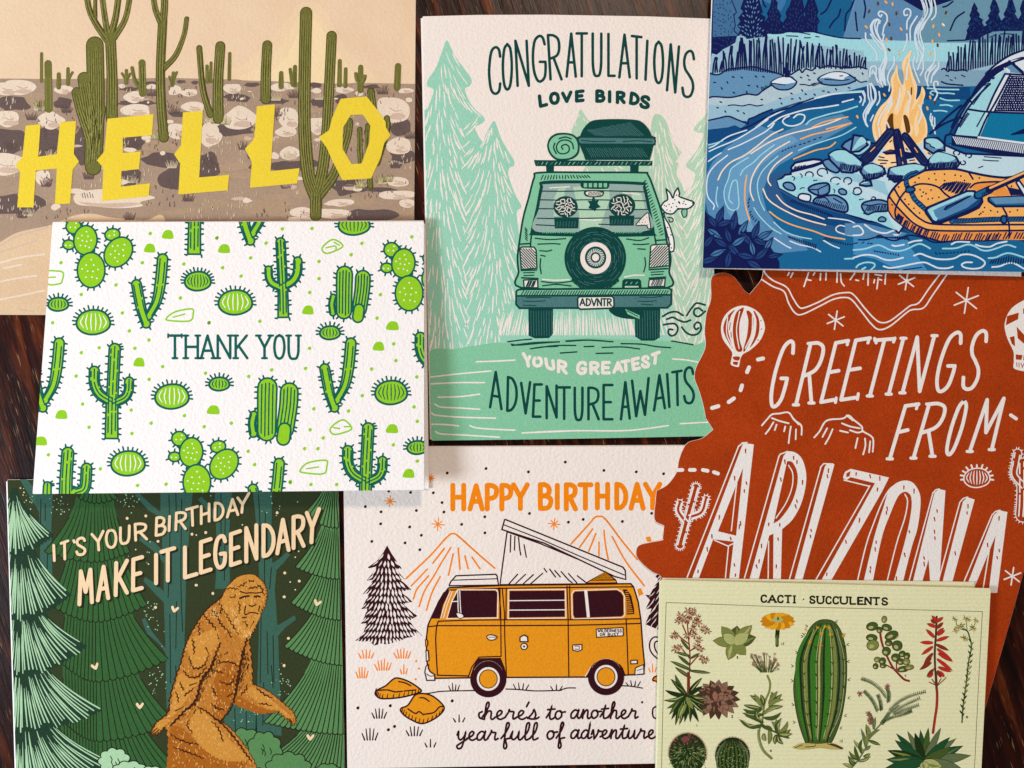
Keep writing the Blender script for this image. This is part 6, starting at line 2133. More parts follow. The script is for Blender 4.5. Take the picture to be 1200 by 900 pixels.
p.S(SM, 1.8, "110 590 130 600 150 650 150 700 120 740 95 790 85 850 100 890|125 585 155 640 155 700 125 750 100 800|100 600 105 680 115 720 80 780 70 820 90 880|118 600 125 680 130 720 90 790 85 840|65 650 80 690 65 740|180 645 185 700 165 740|45 680 55 700 45 720|545 800 540 840 560 890 575 940|570 830 572 900|555 820 550 880|140 810 120 850")
p.done()
for col, d in ((OR, "228 15 275 30 335 205 232 280 555 292 602 245 562 185 90 190 218 668 540 685 520 762 28 822 320 372 540 380"), (BRN, "172 25 110 80 302 95 252 172 265 272 250 350 592 318 650 90 572 722 430 1088"), (CRE, "632 175 320 372"), (BRN, "72 1250")):
    for x, y in nums(d):
        p = cf.part("printed_spark", 62)
        p.rnd = r
        p.f(*C2)
        a = 1.3 + p.rnd.uniform(-.6, .6)
        p.S(col, 3.3, "%.0f %.0f %.0f %.0f" % (x - 7 * math.cos(a), y - 7 * math.sin(a), x + 7 * math.cos(a), y + 7 * math.sin(a)), taper=(.7, .7))
        p.done()

p = cf.part("printed_tent", 62)
p.f(*C2)
p.F(B7, "930 520 980 465 1060 405 1140 365 1230 335 1320 330 1320 1090 960 1050 680 1020 720 900", 0)
p.F(NAVY, "800 720 860 610 930 520 1000 470 1100 425 1180 400 1230 400 1230 420 1120 455 1010 520 920 610 850 700 800 800 700 990 640 1010 700 880", 0)
p.F(B1, "640 1010 735 850 840 660 815 705 760 830 700 960 690 1000", 0)
p.F(B6, "770 800 830 700 900 620 960 565 1050 500 1085 490 1075 520 980 700 930 800 900 900 870 980 710 960 740 860", 0).F(B7, "1065 520 1095 518 980 780 935 772", 0)
p.F(B7, "1090 430 1320 380 1320 540 1210 540", 0).F(B4, "1080 470 1110 455 1200 520 1100 510", 0)
tent = p
p = tent.sub("printed_mesh_window")
p.F(NAVY, "1105 532 1320 545 1320 790 985 782", 0)
r = random.Random(2)
p.layer += 1
for i in range(15):
    y = 545 + i * 16
    x = 1100 - i * 8
    while x < 1280:
        l = r.uniform(2, 7)
        p.line(B7, .9, [p.T((x, y)), p.T((x + l, y + 1))])
        x += l + r.uniform(7, 16)
p = tent.back(p)
p.F(TENT, "960 792 1320 800 1320 1010 885 970", 0)
p.S(NAVY, 2.4, "800 768 960 788 1320 800|1105 520 1010 700 935 830 875 970|1065 520 990 660 940 775|1070 520 1200 528 1320 535|575 900 660 820 755 742|535 940 620 880 730 830|690 895 740 790 820 690 920 590 1020 505 1120 440 1240 400|930 520 1000 455 1100 390 1220 345|745 820 760 835|800 705 825 715|680 1010 740 880 800 770 880 670 960 590")
p.S(NAVY, 2.6, "1095 430 1200 525 1280 600").S(B7, 1.2, "1060 480 1085 500|1075 478 1100 500")
for i in range(12):
    p.S(NAVY, 1.3, "%d %d %d %d" % (840 + i * 9, 735 - i * 13, 850 + i * 9, 728 - i * 13), loop=1)
for i in range(11):
    p.S(NAVY, 1.6, "%d %d %d %d|%d %d %d %d" % (740 + i * 6, 885 - i * 9, 752 + i * 6, 893 - i * 9, 868 + i * 5, 890 - i * 9, 870 + i * 5, 884 - i * 9), loop=2)
p.S(NAVY, 1.7, "1120 440 1135 452|1140 460 1155 472|1160 478 1175 490|1180 495 1195 508|920 600 930 590|950 575 960 565|980 555 990 548")
p.f(*C4).F(NAVY, "690 105 870 120 1200 175 1320 190 1320 250 1200 245 1040 240 860 210 690 175", 0).F(B2, "650 115 690 105 690 170 640 165", 0).F(B7, "875 118 1200 160 1320 175 1320 190 1200 175 870 132", 0)
for i in range(42):
    p.S(B7, 1.1, "%d %d %d %d" % (700 + i * 14, 122 + i * 1.6, 728 + i * 13.6, 172 + i * 1.9), loop=3)
p.S(NAVY, 2.4, "640 165 650 115 690 104|640 170 640 200|690 175 860 210 1040 240 1320 250")
for i in range(14):
    p.S(NAVY, 1.5, "%d %d %d %d" % (1110 + i * 9, 108 - i * 1, 1122 + i * 12, 100 - i * 5), loop=4)
p.done()

p = cf.part("printed_raft", 84)
p.f(*C4)
p.FO(OR, NAVY, 2.8, "245 600 245 550 265 510 300 465 350 420 420 380 510 358 620 350 720 350 820 372 930 395 1060 410 1320 420 1320 850 1150 838 1000 845 900 850 760 845 620 855 500 820 420 790 340 740 280 690 250 640")
p.F(OR2, "245 560 290 600 340 650 410 720 480 760 560 780 800 782 1320 775 1320 850 1000 845 900 850 760 845 620 855 500 820 420 790 340 740 280 690 250 640", 0)
p.F(OR, "262 520 300 590 380 670 450 720 520 740 800 745 1320 742 1320 775 800 782 560 780 480 760 410 720 340 650 270 590", 0)
p.F(OR2, "820 480 860 450 950 440 1040 450 1110 530 1010 540 900 510", 0)
p.S(NAVY, 2.2, "285 485 330 560 400 640 470 700 560 735 800 742 1060 740 1320 740|250 540 290 595 340 650 410 720 480 760 560 780 800 785 1090 782 1320 778|395 480 460 455 540 458 600 480 640 520 680 550|360 510 330 550 305 600 292 650 300 700|820 480 860 450 950 440 1040 442 1080 470 1110 530|810 372 840 420|1050 620 1080 680 1095 760 1095 830")
p.D(NAVY, 1.1, "460 412 530 418 570 382 640 385 580 425 640 430 755 398 780 430 715 392 433 443 318 475 885 412 468 495 510 522 545 497 480 540 525 560 555 555 600 547 362 562 388 597 425 625 465 658 910 650 895 660 922 620 965 642 1012 650 1100 650 1152 638 885 670 272 600 490 512 1110 470 1135 500", jit=.1)
for i in range(14):
    p.S(NAVY, 1.9, "%d %d %d %d" % (608 + i * 12, 478 + (i % 2) * 6 + i * 4, 640 + i * 14, 450 - (6 - abs(i - 6)) * 2), loop=1)
for i in range(56):
    u = i / 56
    q = crom(nums("300 700 340 740 420 790 500 820 620 855 760 845 900 850 1000 845 1150 838 1320 850"), False, 8)
    k = q[int(u * (len(q) - 1))]
    p.S(NAVY, 1.6, "%.0f %.0f %.0f %.0f" % (k[0], k[1] - 2, k[0] + 16 + u * 6, k[1] - 34 - 14 * p.rnd.random()), loop=2)
for i in range(12):
    p.S(NAVY, 1.7, "%d %d %d %d" % (1085 + i * 10, 480 + i * 2, 1110 + i * 11, 530), loop=3)
raft = p
p = raft.sub("printed_rope")
ROPE = "440 375 395 390 370 420 378 470 400 500 430 560 470 600 515 640"
p.S(NAVY, 6.2, ROPE + "|690 715 800 712 940 705 1040 702 1320 700").S(B2, 4.0, ROPE + "|690 715 800 712 940 705 1040 702 1320 700")
for i in range(16):
    q = crom(nums(ROPE), False, 8)
    k = q[int(i / 16 * (len(q) - 1))]
    p.S(NAVY, 1.3, "%.0f %.0f %.0f %.0f" % (k[0] - 10, k[1] + 6, k[0] + 10, k[1] - 6), loop=4)
for i in range(28):
    p.S(NAVY, 1.3, "%d %d %d %d" % (705 + i * 20, 722 - i * .6, 718 + i * 20, 704 - i * .6), loop=4)
p.FO(B2, NAVY, 2.0, "368 490 390 475 425 480 430 500 400 512 372 510").FO(B2, NAVY, 2.2, "1040 685 1060 678 1075 690 1075 720 1055 730 1038 715")
p = raft.back(p)
p = raft.sub("printed_seat")
p.FO(B2, NAVY, 2.6, "945 552 1200 540 1320 545 1320 610 1000 612 950 575", 0).F(B4, "960 552 1200 542 1320 548 1320 585 1000 595", 0).FO(B7, NAVY, 2.2, "1140 440 1165 430 1230 520 1200 540", 0)
raft.back(p).done()
p = cf.part("printed_oar", 112)
p.f(*C4).FO(B1, NAVY, 2.8, "510 660 505 640 520 620 640 570 800 505 850 505 900 550 905 580 880 620 800 660 620 725 560 725", 0)
p.F(B6, "520 638 540 622 800 512 840 512 870 535 640 640 580 715 560 705", 0).F(B3, "560 640 600 620 800 535 860 540 880 560 800 620 640 690 600 705 575 680", 0).F(NAVY, "630 635 650 610 760 560 830 530 820 545 720 600 650 640", 0).F(B2, "645 632 700 600 800 548 720 590 660 630", 0)
p.S(NAVY, 2.2, "510 660 560 715 620 715 800 645 880 605 900 570")
p.S(NAVY, 9.5, "870 535 960 492", 0).S(B2, 6.5, "875 532 955 495", 0).S(NAVY, 7.5, "950 495 1200 385 1320 330", 0).S(OR, 2.6, "960 482 1200 375 1320 322", 0)
for i in range(5):
    p.S(NAVY, 1.4, "%d %d %d %d" % (905 + i * 12, 520 - i * 5, 912 + i * 12, 545 - i * 6), loop=1)
p.done()

# ================================================================ cream laid card of cacti and succulents
def wc(n, c, g=0.14):
    return mat(n, c, grain=g, gscale=2200, bscale=900, bump=0.35, laid=True)


INK = wc("black_type_ink", (34, 32, 22))
RULE = wc("rule_ink", (104, 106, 72))
GD = wc("leaf_dark_ink", (28, 48, 20))
GM = wc("leaf_mid_ink", (68, 88, 38))
GL = wc("leaf_light_ink", (122, 132, 66))
GP = wc("leaf_pale_ink", (172, 176, 112))
GB = wc("blue_leaf_ink", (30, 76, 44))
GC = wc("cactus_green_ink", (56, 116, 36))
GS = wc("sage_ink", (96, 110, 74))
RD = wc("red_flower_ink", (190, 44, 34))
RDD = wc("red_stem_ink", (130, 46, 34))
PKB = wc("pink_brown_ink", (158, 100, 84))
PKL = wc("pale_pink_ink", (200, 160, 140))
BR = wc("rosette_brown_ink", (74, 50, 38))
BRL = wc("rosette_tan_ink", (136, 102, 82))
YE = wc("yellow_petal_ink", (230, 172, 28))
YD = wc("ochre_petal_ink", (198, 128, 16))
TAN = wc("soil_tan_ink", (186, 172, 100))
MAR = wc("maroon_bloom_ink", (128, 62, 66))
cs = Card("botanical_card", "cream laid card printed with rows of cacti and succulents under a small dark title", "greeting card",
          nums("775 679.5 1161.3 689.5 1147 965 768 962"), (0.0066, 0, 0.0005))
cs.slab("front_panel", cs.outline, 0.0005, paper_cream, mat("cream_edge", (236, 230, 196), grain=.03, bump=.1))
fold_back(cs, nums("776.5 677.2 1142 682 1136 961 770 960"), 0.0005, paper_cream, edge_white, 0.0043)
fold_spine(cs, (774.7, 681), (768.2, 960), 0.0043, paper_cream, 0.0005, [(776.5, 679), (770, 959)])
K1, K2, K3, K4, K5, K6 = (760, 670, 160), (900, 670, 160), (1040, 670, 160), (760, 780, 160), (900, 780, 160), (1040, 780, 160)
r = random.Random(31)
p = cs.part("printed_frame", 1)
p.f(0, 0).S(RULE, .75, "780.7 706 900 710.5 1040 713.8 1151.3 716.6|780.7 706 777.5 800 773.8 965|1151.3 716.6 1147.3 790 1142 900 1139 965", 0)
p.done()
p = cs.part("lettering", 1)
p.f(*K2)
tt = "C -62 -12;A 2 72;C 84 134;T 146 206;I 232 232;S 366 414;U 430 492;C 508 556;C 570 620;U 634 700;L 720 772;E 786 838;N 850 908;T 922 982;S 1000 1052"
s_ = ""
for t in tt.split(";"):
    c, a, b = t.split()
    y = 202 + float(a) / 1050 * 24
    s_ += "%s %s %s %.0f %.0f;" % (c, a, b, y, y + 72)
p.text(INK, 2.15, s_, serif=9)
for t in tt.split(";"):
    c, a, b = t.split()
    y = 202 + float(a) / 1050 * 24
    a, b = float(a), float(b)
    if c in "CUSL":
        p.S(INK, 1.0, "%.0f %.0f %.0f %.0f" % (a + 9, y + 16, a + 9, y + 56), loop=1)
    if c in "AN":
        p.S(INK, 2.0, "%.0f %.0f %.0f %.0f" % ((a + b) / 2 + (4 if c == 'A' else -14), y + 10, b - 10, y + 62), loop=1)
    if c in "TIE":
        x = (a + b) / 2 if c != 'E' else a + 9
        p.S(INK, 2.1, "%.0f %.0f %.0f %.0f" % (x, y + 8, x, y + 64), loop=1)
p.D(INK, .9, "313 243")
p.done()


def leaf(p, x0, y0, x1, y1, w, m, edge=None, hi=None, bend=.0):
    """pointed leaf from its foot to its tip with an edge line and a pale streak"""
    dx, dy = x1 - x0, y1 - y0
    l = math.hypot(dx, dy) or 1
    nx, ny = -dy / l, dx / l
    b = bend * l
    mid = (x0 + dx * .5 + nx * b, y0 + dy * .5 + ny * b)
    A = [(x0 + nx * w * .25, y0 + ny * w * .25), (x0 + dx * .35 + nx * (b * .9 + w / 2), y0 + dy * .35 + ny * (b * .9 + w / 2)), (x0 + dx * .7 + nx * (b * .8 + w * .4), y0 + dy * .7 + ny * (b * .8 + w * .4)), (x1, y1), (x1, y1),
         (x0 + dx * .7 + nx * (b * .8 - w * .4), y0 + dy * .7 + ny * (b * .8 - w * .4)), (x0 + dx * .35 + nx * (b * .9 - w / 2), y0 + dy * .35 + ny * (b * .9 - w / 2)), (x0 - nx * w * .25, y0 - ny * w * .25)]
    c = [p.T(q) for q in crom(A, True, 3)]
    p.layer += 1
    p.poly(m, c)
    if edge:
        p.line(edge, .5, c + [c[0]], cap=False)
    if hi:
        p.line(hi, max(.7, w * p.fr[2] * .28), [p.T((x0 + dx * .15 + nx * w * .12, y0 + dy * .15 + ny * w * .12)), p.T((mid[0] + nx * w * .12, mid[1] + ny * w * .12)), p.T((x0 + dx * .88, y0 + dy * .88))], taper=(.4, .3))


def bloom(p, x, y, rad, ms, n=8, eye=None):
    p.layer += 1
    for i in range(n):
        a = i * 6.283 / n + r.uniform(-.3, .3)
        l = rad * r.uniform(.7, 1.15)
        p.line(ms[i % len(ms)], rad * .5 * p.fr[2], [p.T((x, y)), p.T((x + l * math.cos(a), y + l * math.sin(a)))], taper=(.6, .5))
    if eye:
        p.layer += 1
        p.poly(eye, [p.T((x + rad * .3 * math.cos(t), y + rad * .3 * math.sin(t))) for t in [i * .9 for i in range(7)]])


# 1 tall flowering stalk with its whorl of leaves
p = cs.part("printed_plant", 2, label="pink flowering stalk above a whorl of olive leaves")
p.f(*K1).S(RDD, 1.6, "362 1120 358 900 365 760 355 620 345 500 340 400|355 600 300 470|350 560 400 470|360 700 450 640|360 760 280 660|365 820 440 740 470 770|360 640 260 560")
for x, y in nums("275 385 345 345 395 345 310 430 370 385 430 400 265 430 440 450 480 500 345 420 240 555 340 560 400 555 440 600 265 665 420 655 460 680 470 760 500 780 515 520 300 400 410 440 390 500 220 560 235 680"):
    bloom(p, x, y, 34, (PKB, PKL, RDD, PKB, BR), 10, GP)
for a in ((350, 680, 280, 590, 22), (360, 740, 235, 705, 24), (360, 820, 258, 735, 26), (365, 860, 192, 785, 28), (365, 930, 232, 838, 28), (370, 760, 450, 715, 20), (370, 870, 545, 890, 24)):
    leaf(p, *a, RDD if r.random() < .4 else GM, BR, GL)
p.f(*K4)
for x, y in nums("232 78 195 118 222 160 145 215 470 105 475 180 515 290 135 305 160 375 180 430 200 475 235 525 270 520 315 495 365 495 440 495 500 430 510 355"):
    leaf(p, 335, 265, x, y, 36, r.choice((GM, GD, GD)), GD, r.choice((GL, GP)), r.uniform(-.08, .08))
leaf(p, 335, 280, 390, 385, 44, GL, GM, GP)
leaf(p, 325, 340, 265, 460, 40, GL, GM, GP)
p.S(RDD, 2.0, "345 60 345 250")
p.done()
# 2 pale rosette
p = cs.part("printed_plant", 2, label="pale green open rosette")
p.f(*K1)
for x, y, w, m, h in ((780, 475, 110, GM, GL), (640, 480, 100, GL, GP), (910, 470, 100, GL, GP), (945, 575, 110, GM, GL), (565, 605, 90, GL, GP), (700, 775, 100, GL, GP), (855, 732, 100, GL, GP), (655, 545, 90, GP, None), (880, 545, 95, GP, None)):
    leaf(p, 755, 625, x, y, w, m, RDD if h else GM, h)
p.done()
# 3 yellow flower
p = cs.part("printed_plant", 2, label="single yellow flower on a short green stem")
p.f(*K2).S(GD, 5, "85 510 80 575", 0).S(GM, 4, "80 570 80 648", 0).S(GL, 1.0, "76 580 78 640")
for i in range(16):
    a = i * 6.283 / 16
    leaf(p, 85 + 20 * math.cos(a), 425 + 10 * math.sin(a), 85 + 155 * math.cos(a), 438 + 78 * math.sin(a), 62, r.choice((YE, YE, YD)), YD, None)
p.ell(GP, 85, 422, 46, 24).ell(GM, 88, 412, 10, 14)
p.done()
# 4 brown rosette
p = cs.part("printed_plant", 12, label="dark brown pointed rosette")
p.f(*K4)
for ring, n, l in ((0, 17, 205), (1, 14, 160), (2, 11, 115), (3, 8, 70)):
    for i in range(n):
        a = i * 6.283 / n + ring * .4
        leaf(p, 600 + l * .25 * math.cos(a), 275 + l * .2 * math.sin(a), 600 + l * math.cos(a), 300 - ring * 14 + l * .86 * math.sin(a), 62 - ring * 6, r.choice((BR, BR, BRL)), BR, r.choice((BRL, PKB, None)))
leaf(p, 590, 300, 580, 220, 50, PKB, BR, BRL)
p.done()
# 5 trailing fleshy stems
p = cs.part("printed_plant", 2, label="bending stem with curling fleshy leaves and tiny flowers")
p.f(*K4).S(GL, 2.6, "1045 90 1068 150 1060 230 1020 330 1000 480 975 560 975 640 1010 740 1085 815").S(GD, .6, "960 560 962 650 1000 750 1080 825").S(GM, 2.2, "1000 520 1060 560 1130 590")
for i in range(44):
    x, y = 1020 + r.uniform(-125, 120), -30 + r.uniform(-80, 60)
    p.S(GM, .5, "%.0f %.0f %.0f %.0f" % (x, y, 1040 + (x - 1040) * .4, 60), loop=1)
    bloom(p, x, y, 13, (RDD, BR, PKB), 6, PKL)
for a in ((1000, 350, 890, 260), (1000, 360, 930, 250), (1010, 340, 985, 255), (990, 380, 835, 345), (985, 390, 830, 380), (995, 430, 825, 415), (1000, 500, 850, 440), (1005, 525, 795, 470), (1060, 330, 1080, 230), (1060, 330, 1130, 225), (1070, 340, 1170, 250), (1060, 350, 1180, 300), (1060, 365, 1175, 360), (1010, 420, 1180, 355), (1020, 460, 1165, 410), (1000, 500, 940, 390), (1130, 590, 1080, 490), (1130, 590, 1120, 470), (1135, 590, 1165, 460), (1140, 590, 1220, 490), (1140, 600, 1245, 560), (1140, 610, 1235, 640), (1130, 610, 1180, 690), (1120, 610, 1110, 690), (1060, 570, 1055, 690), (1010, 600, 1030, 660), (1080, 560, 1000, 540), (1150, 600, 1260, 600)):
    leaf(p, *a, 34, r.choice((GM, GL, GM)), GD, GP, r.uniform(-.18, .18))
p.done()
# 6 the big columnar cactus
p = cs.part("printed_tall_cactus", 2)
p.f(*K2)
TC = "505 420 440 432 380 480 330 570 280 700 245 850 225 1000 235 1150 270 1330 320 1480 340 1505 440 1512 540 1508 580 1460 640 1300 675 1120 690 960 692 800 680 660 640 520 580 440"
p.FO(GM, GD, .9, TC)
XB, XT = (245, 300, 400, 520, 610, 690), 505
for i, (xm, m, w) in enumerate(((262, GC, 4.5), (335, GL, 3.2), (398, GC, 6.5), (450, GP, 2.2), (520, GC, 8), (560, GP, 1.2), (590, GL, 4), (640, GS, 4))):
    xt, xb = 505 + (xm - 470) * .28, 440 + (xm - 460) * .48
    p.S(m, w, "%.0f 470 %.0f 560 %.0f 760 %.0f 1000 %.0f 1250 %.0f 1470" % (xt, xt + (xm - xt) * .55, xm, xm, xm + (xb - xm) * .3, xb), taper=(.3, .5), wob=.08)
for xm in (290, 362, 490, 625):
    xt, xb = 505 + (xm - 470) * .28, 440 + (xm - 460) * .48
    p.S(GD, 2.3, "%.0f 455 %.0f 560 %.0f 760 %.0f 1000 %.0f 1250 %.0f 1490" % (xt, xt + (xm - xt) * .55, xm, xm, xm + (xb - xm) * .3, xb), taper=(.4, .7), wob=.15)
for xm in (320, 425, 562, 668):
    xt, xb = 505 + (xm - 470) * .28, 440 + (xm - 460) * .48
    p.S(GP, .7, "%.0f 500 %.0f 760 %.0f 1000 %.0f 1250 %.0f 1450" % (xt + (xm - xt) * .4, xm, xm, xm + (xb - xm) * .3, xb))
    for k in range(8):
        y = 560 + k * 115 + r.uniform(-15, 15)
        x = xm + r.uniform(-6, 6) + (xb - xm) * max(0, (y - 1000) / 480)
        p.S(GD, .8, "%.0f %.0f %.0f %.0f|%.0f %.0f %.0f %.0f|%.0f %.0f %.0f %.0f" % (x, y, x - 14, y - 14, x, y, x + 16, y - 12, x, y, x + 3, y + 14), loop=3)
for x, y, d in ((225, 830, -1), (262, 710, -1), (310, 570, -1), (222, 960, -1), (230, 1170, -1), (240, 1325, -1), (690, 640, 1), (695, 790, 1), (700, 950, 1), (700, 1110, 1), (670, 1265, 1), (630, 1375, 1), (350, 480, -1), (590, 440, 1)):
    p.S(BR, .8, "%d %d %d %d|%d %d %d %d" % (x, y, x + d * 22, y - 14, x, y, x + d * 20, y + 10), loop=4)
for x, y in nums("335 510 435 490 535 490 548 552 365 618 460 650 468 540 660 560 500 480"):
    bloom(p, x, y, 17, (YE, YD), 6, YE)
p.F(TAN, "215 1545 260 1515 320 1505 440 1512 540 1505 600 1515 665 1558 560 1562 460 1550 360 1560 280 1562").S(BR, 1.0, "330 1540 400 1535 420 1520|520 1512 580 1530 640 1555|240 1545 300 1520").S(BR, 2.2, "555 1515 600 1528 650 1552")
p.done()
# 7 jade branch
p = cs.part("printed_plant", 2, label="jade branch with thick oval leaves on a dark red stem")
p.f(*K2).S(RDD, 2.6, "985 530 1000 620 1040 730 1090 830 1140 890 1195 945 1240 960").S(RDD, 1.6, "1040 820 1110 860|1130 860 1130 790 1150 740|970 790 1060 830")
for x, y, rx, ry, a in ((915, 480, 52, 38, -.2), (1022, 418, 24, 30, .2), (1045, 490, 46, 30, .3), (980, 512, 26, 28, 0), (912, 580, 50, 32, .1), (920, 645, 54, 46, -.3), (1085, 560, 62, 38, -.4), (1135, 650, 46, 46, .6), (1040, 700, 38, 40, .3), (1060, 625, 32, 28, .2), (960, 772, 28, 24, 0), (1005, 785, 30, 32, .5), (945, 830, 24, 26, 0), (1010, 825, 28, 22, 0), (1122, 755, 40, 36, .2), (1180, 722, 30, 28, 0), (1220, 740, 26, 30, .4), (1165, 790, 34, 28, .1), (1215, 790, 32, 30, .2), (1185, 855, 50, 26, -.2), (1240, 840, 40, 22, -.2)):
    p.ell(GD, x, y, rx + 2, ry + 2, a, 18).ell(r.choice((GM, GL)), x, y, rx - 3, ry - 3, a, 18).ell(GP, x - rx * .2, y + ry * .25, rx * .45, ry * .35, a, 12)
    p.line(RDD, .45, [p.T((x + rx * math.cos(t * .4 + a), y + ry * math.sin(t * .4 + a))) for t in range(9)])
p.done()
# 8 red aloe
p = cs.part("printed_aloe", 2)
p.f(*K6)
for x, y, w, m in ((75, 595, 60, GB), (175, 575, 56, GS), (290, 565, 56, GB), (360, 545, 56, GM), (470, 545, 60, GS), (605, 640, 66, GS), (550, 628, 70, GB), (240, 590, 66, GD), (665, 705, 86, GB), (65, 655, 76, GB), (0, 745, 84, GD), (735, 790, 90, GS), (-10, 825, 90, GB), (560, 720, 80, GM), (100, 890, 70, GM), (-20, 900, 90, GB), (660, 910, 110, GS), (480, 890, 90, GP), (330, 920, 80, GP)):
    leaf(p, 320, 850, x, y, w, m, GD, r.choice((GS, GL, None, None)))
p.S(RDD, 3.0, "400 590 415 480 432 360 436 250 430 180 425 60").S(RD, 1.2, "408 560 425 420 434 280")
p.f(*K3).S(BR, 2.4, "432 395 425 560 415 720 422 900 432 1010")
for a in ((430, 440, 390, 385), (430, 440, 490, 400), (425, 485, 345, 455), (420, 450, 380, 420), (435, 495, 490, 445), (410, 575, 338, 505), (440, 555, 505, 515), (440, 540, 495, 495), (435, 605, 542, 568), (395, 625, 285, 620), (430, 640, 538, 692), (395, 660, 298, 730), (440, 680, 572, 785), (450, 720, 570, 790), (395, 720, 322, 802), (380, 800, 280, 862), (440, 770, 572, 872), (400, 860, 345, 925), (450, 840, 560, 880), (460, 880, 500, 925), (440, 870, 470, 930), (380, 760, 300, 850), (395, 890, 360, 930)):
    leaf(p, *a, 29, r.choice((RD, RD, RDD)), RDD, None)
p.S(RDD, 1.1, "430 1000 365 970|430 1000 390 945|440 1000 515 930|440 990 470 940|420 830 380 900")
p.done()
# 9 thin spike with small green flowers
p = cs.part("printed_plant", 2, label="thin spike topped with small yellow green flowers")
p.f(*K3).S(GM, 1.8, "660 500 700 520 720 570 738 660 712 800 690 1000 665 1180 655 1325").S(GM, .9, "600 420 620 490 700 520|690 420 700 510|780 430 750 490 715 520")
for x, y in nums("590 415 612 490 655 470 685 412 712 420 745 485 778 430 668 578 600 520 760 500 640 480 690 590"):
    bloom(p, x, y, 26, (GM, GL, TAN, YD), 7)
for i in range(26):
    u = i / 26
    y = 620 + u * 680
    x = 737 - u * 80 + 8 * math.sin(u * 5)
    d = 1 if i % 2 else -1
    leaf(p, x, y, x + d * 24, y - 32, 13, r.choice((GM, GL, GD)), None, None)
p.done()
# 10 heath with scaly branches
p = cs.part("printed_plant", 2, label="grey green branching plant with maroon blooms")
p.f(*K5).S(GS, 1.8, "735 900 800 820 860 720 900 620 985 520 1050 430 1150 350")
for br in ("960 410 930 340 890 280 840 230", "1040 290 980 210 900 150 820 120", "990 400 985 330 960 260", "1050 330 1060 260 1040 200", "1060 400 1150 320 1250 270 1380 232", "1080 420 1200 350 1330 290", "1100 430 1200 390 1320 350", "1000 500 1080 460 1190 430 1260 400", "1060 460 1150 440", "990 520 1020 480 1060 420", "905 520 905 470 880 430"):
    c = crom(nums(br), False, 8)
    p.layer += 1
    p.line(GS, 1.0, [p.T(q) for q in c])
    for i in range(1, len(c)):
        for d in (-1, 1):
            a, b = c[i - 1], c[i]
            l = math.hypot(b[0] - a[0], b[1] - a[1]) or 1
            nx, ny = -(b[1] - a[1]) / l * d, (b[0] - a[0]) / l * d
            p.line(r.choice((GS, GD, GM, GS)), 1.3, [p.T(b), p.T((b[0] + nx * 16 + 5, b[1] + ny * 16 - 5))], taper=(1, .6))
for x, y in nums("810 250 1045 185 885 420 895 470 905 500"):
    bloom(p, x, y, 26, (MAR, MAR, PKB), 10)
for a in ((860, 720, 815, 550), (880, 640, 860, 510), (880, 650, 990, 560), (890, 660, 990, 700), (840, 750, 750, 650), (820, 770, 830, 640), (850, 740, 905, 700), (800, 830, 710, 750), (790, 840, 905, 795), (770, 860, 700, 790), (800, 830, 760, 700), (740, 900, 650, 860), (930, 560, 945, 450), (900, 600, 870, 520), (750, 880, 715, 800), (870, 690, 880, 600), (840, 800, 900, 770)):
    leaf(p, *a, 32, r.choice((GS, GM, GL)), None, r.choice((GP, GL)), r.uniform(-.15, .15))
p.done()
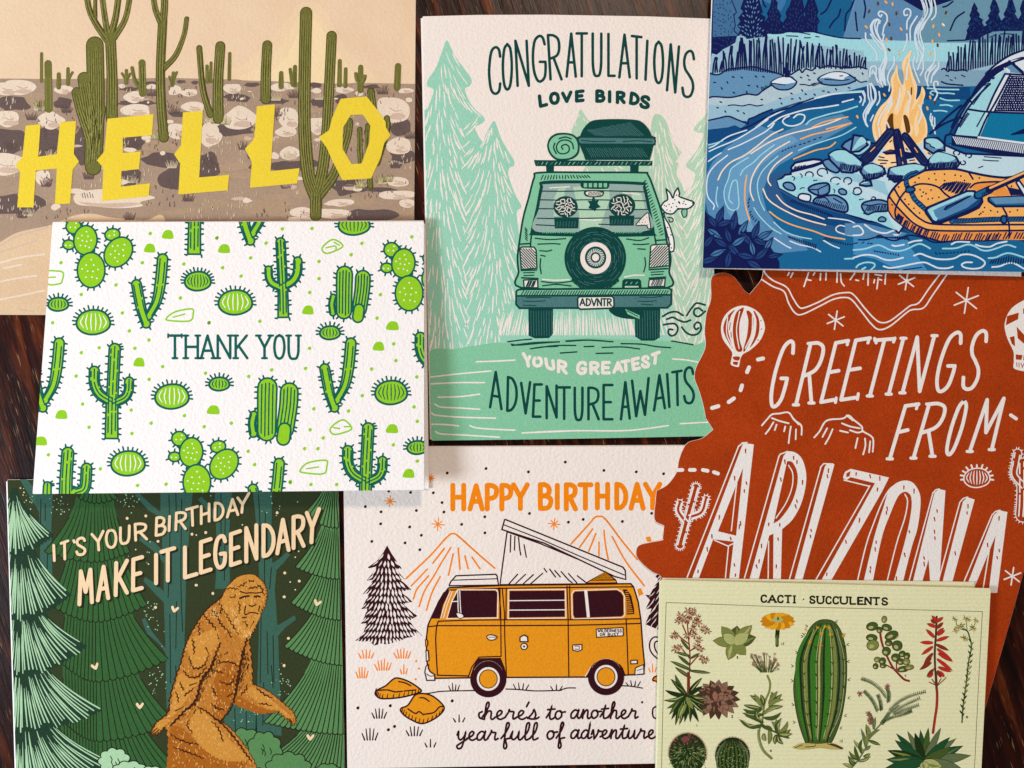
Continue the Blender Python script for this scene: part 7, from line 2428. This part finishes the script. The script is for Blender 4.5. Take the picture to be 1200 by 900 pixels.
# 11 two globe cacti
p = cs.part("printed_globe_cactus", 2, label="shaggy round cactus with a red crown")
p.f(*K4).ell(GD, 343, 775, 165, 182)
p.layer += 1
for i in range(420):
    a, q = r.uniform(0, 6.283), math.sqrt(r.random())
    x, y = 343 + 160 * q * math.cos(a), 790 + 172 * q * math.sin(a)
    if y < 600:
        continue
    dx, dy = (x - 343), (y - 740)
    l = math.hypot(dx, dy) or 1
    s = r.uniform(12, 30)
    p.line(r.choice((GS, GM, GL, GP) if y > 720 else (BR, PKB, GM, BR)), .9, [p.T((x, y)), p.T((x + dx / l * s, y + dy / l * s))], taper=(.6, .4))
for i in range(60):
    a = -3.3 + i * .06
    p.S(PKB, .7, "%.0f %.0f %.0f %.0f" % (343 + 162 * math.cos(a), 775 + 178 * math.sin(a), 343 + 175 * math.cos(a + .05), 775 + 192 * math.sin(a + .05)), loop=5)
p.F(MAR, "290 640 320 622 355 630 360 655 320 672 295 662")
p.done()
p = cs.part("printed_globe_cactus", 2, label="dark ribbed round cactus")
p.f(*K4).ell(GD, 738, 795, 154, 166)
for u in (-.9, -.72, -.5, -.25, 0, .25, .5, .72, .9):
    x = 738 + 150 * u
    p.S(GM if abs(u) < .8 else GS, 2.2, "%.0f 668 %.0f 730 %.0f 800 %.0f 880 %.0f 940" % (738 + u * 70, 738 + u * 125, x, x, x - u * 20), taper=(.3, .8), loop=6)
p.layer += 1
for i in range(110):
    a, q = r.uniform(0, 6.283), math.sqrt(r.random())
    x, y = 738 + 148 * q * math.cos(a), 795 + 160 * q * math.sin(a)
    p.line(GP if y > 700 else PKB, .6, [p.T((x, y)), p.T((x + r.uniform(-8, 8), y + r.uniform(-8, 8)))])
for i in range(36):
    a = -3.1 + i * .085
    p.S(PKB, .7, "%.0f %.0f %.0f %.0f" % (738 + 152 * math.cos(a), 795 + 164 * math.sin(a), 738 + 162 * math.cos(a), 795 + 176 * math.sin(a)), loop=7)
p.done()
for fr, m, d in ((K4, INK, "425 518 425 536"), (K4, INK, "728 440 735 436 740 444 730 456 742 456"), (K4, INK, "1078 738 1068 752 1082 752|1078 738 1078 760"), (K4, INK, "500 890 500 905"), (K1, INK, "775 745 785 745 778 753 786 758 776 764"),
                 (K2, RULE, "118 625 118 642|128 625 140 625 130 642 142 642"), (K5, RULE, "634 655 634 672|645 655 656 655 645 672 658 672"), (K6, INK, "700 442 692 452 700 462 706 452 700 442"), (K6, INK, "160 78 154 92 166 92")):
    p = cs.part("printed_numeral", 3)
    p.f(*fr).S(m, .85, d)
    p.done()
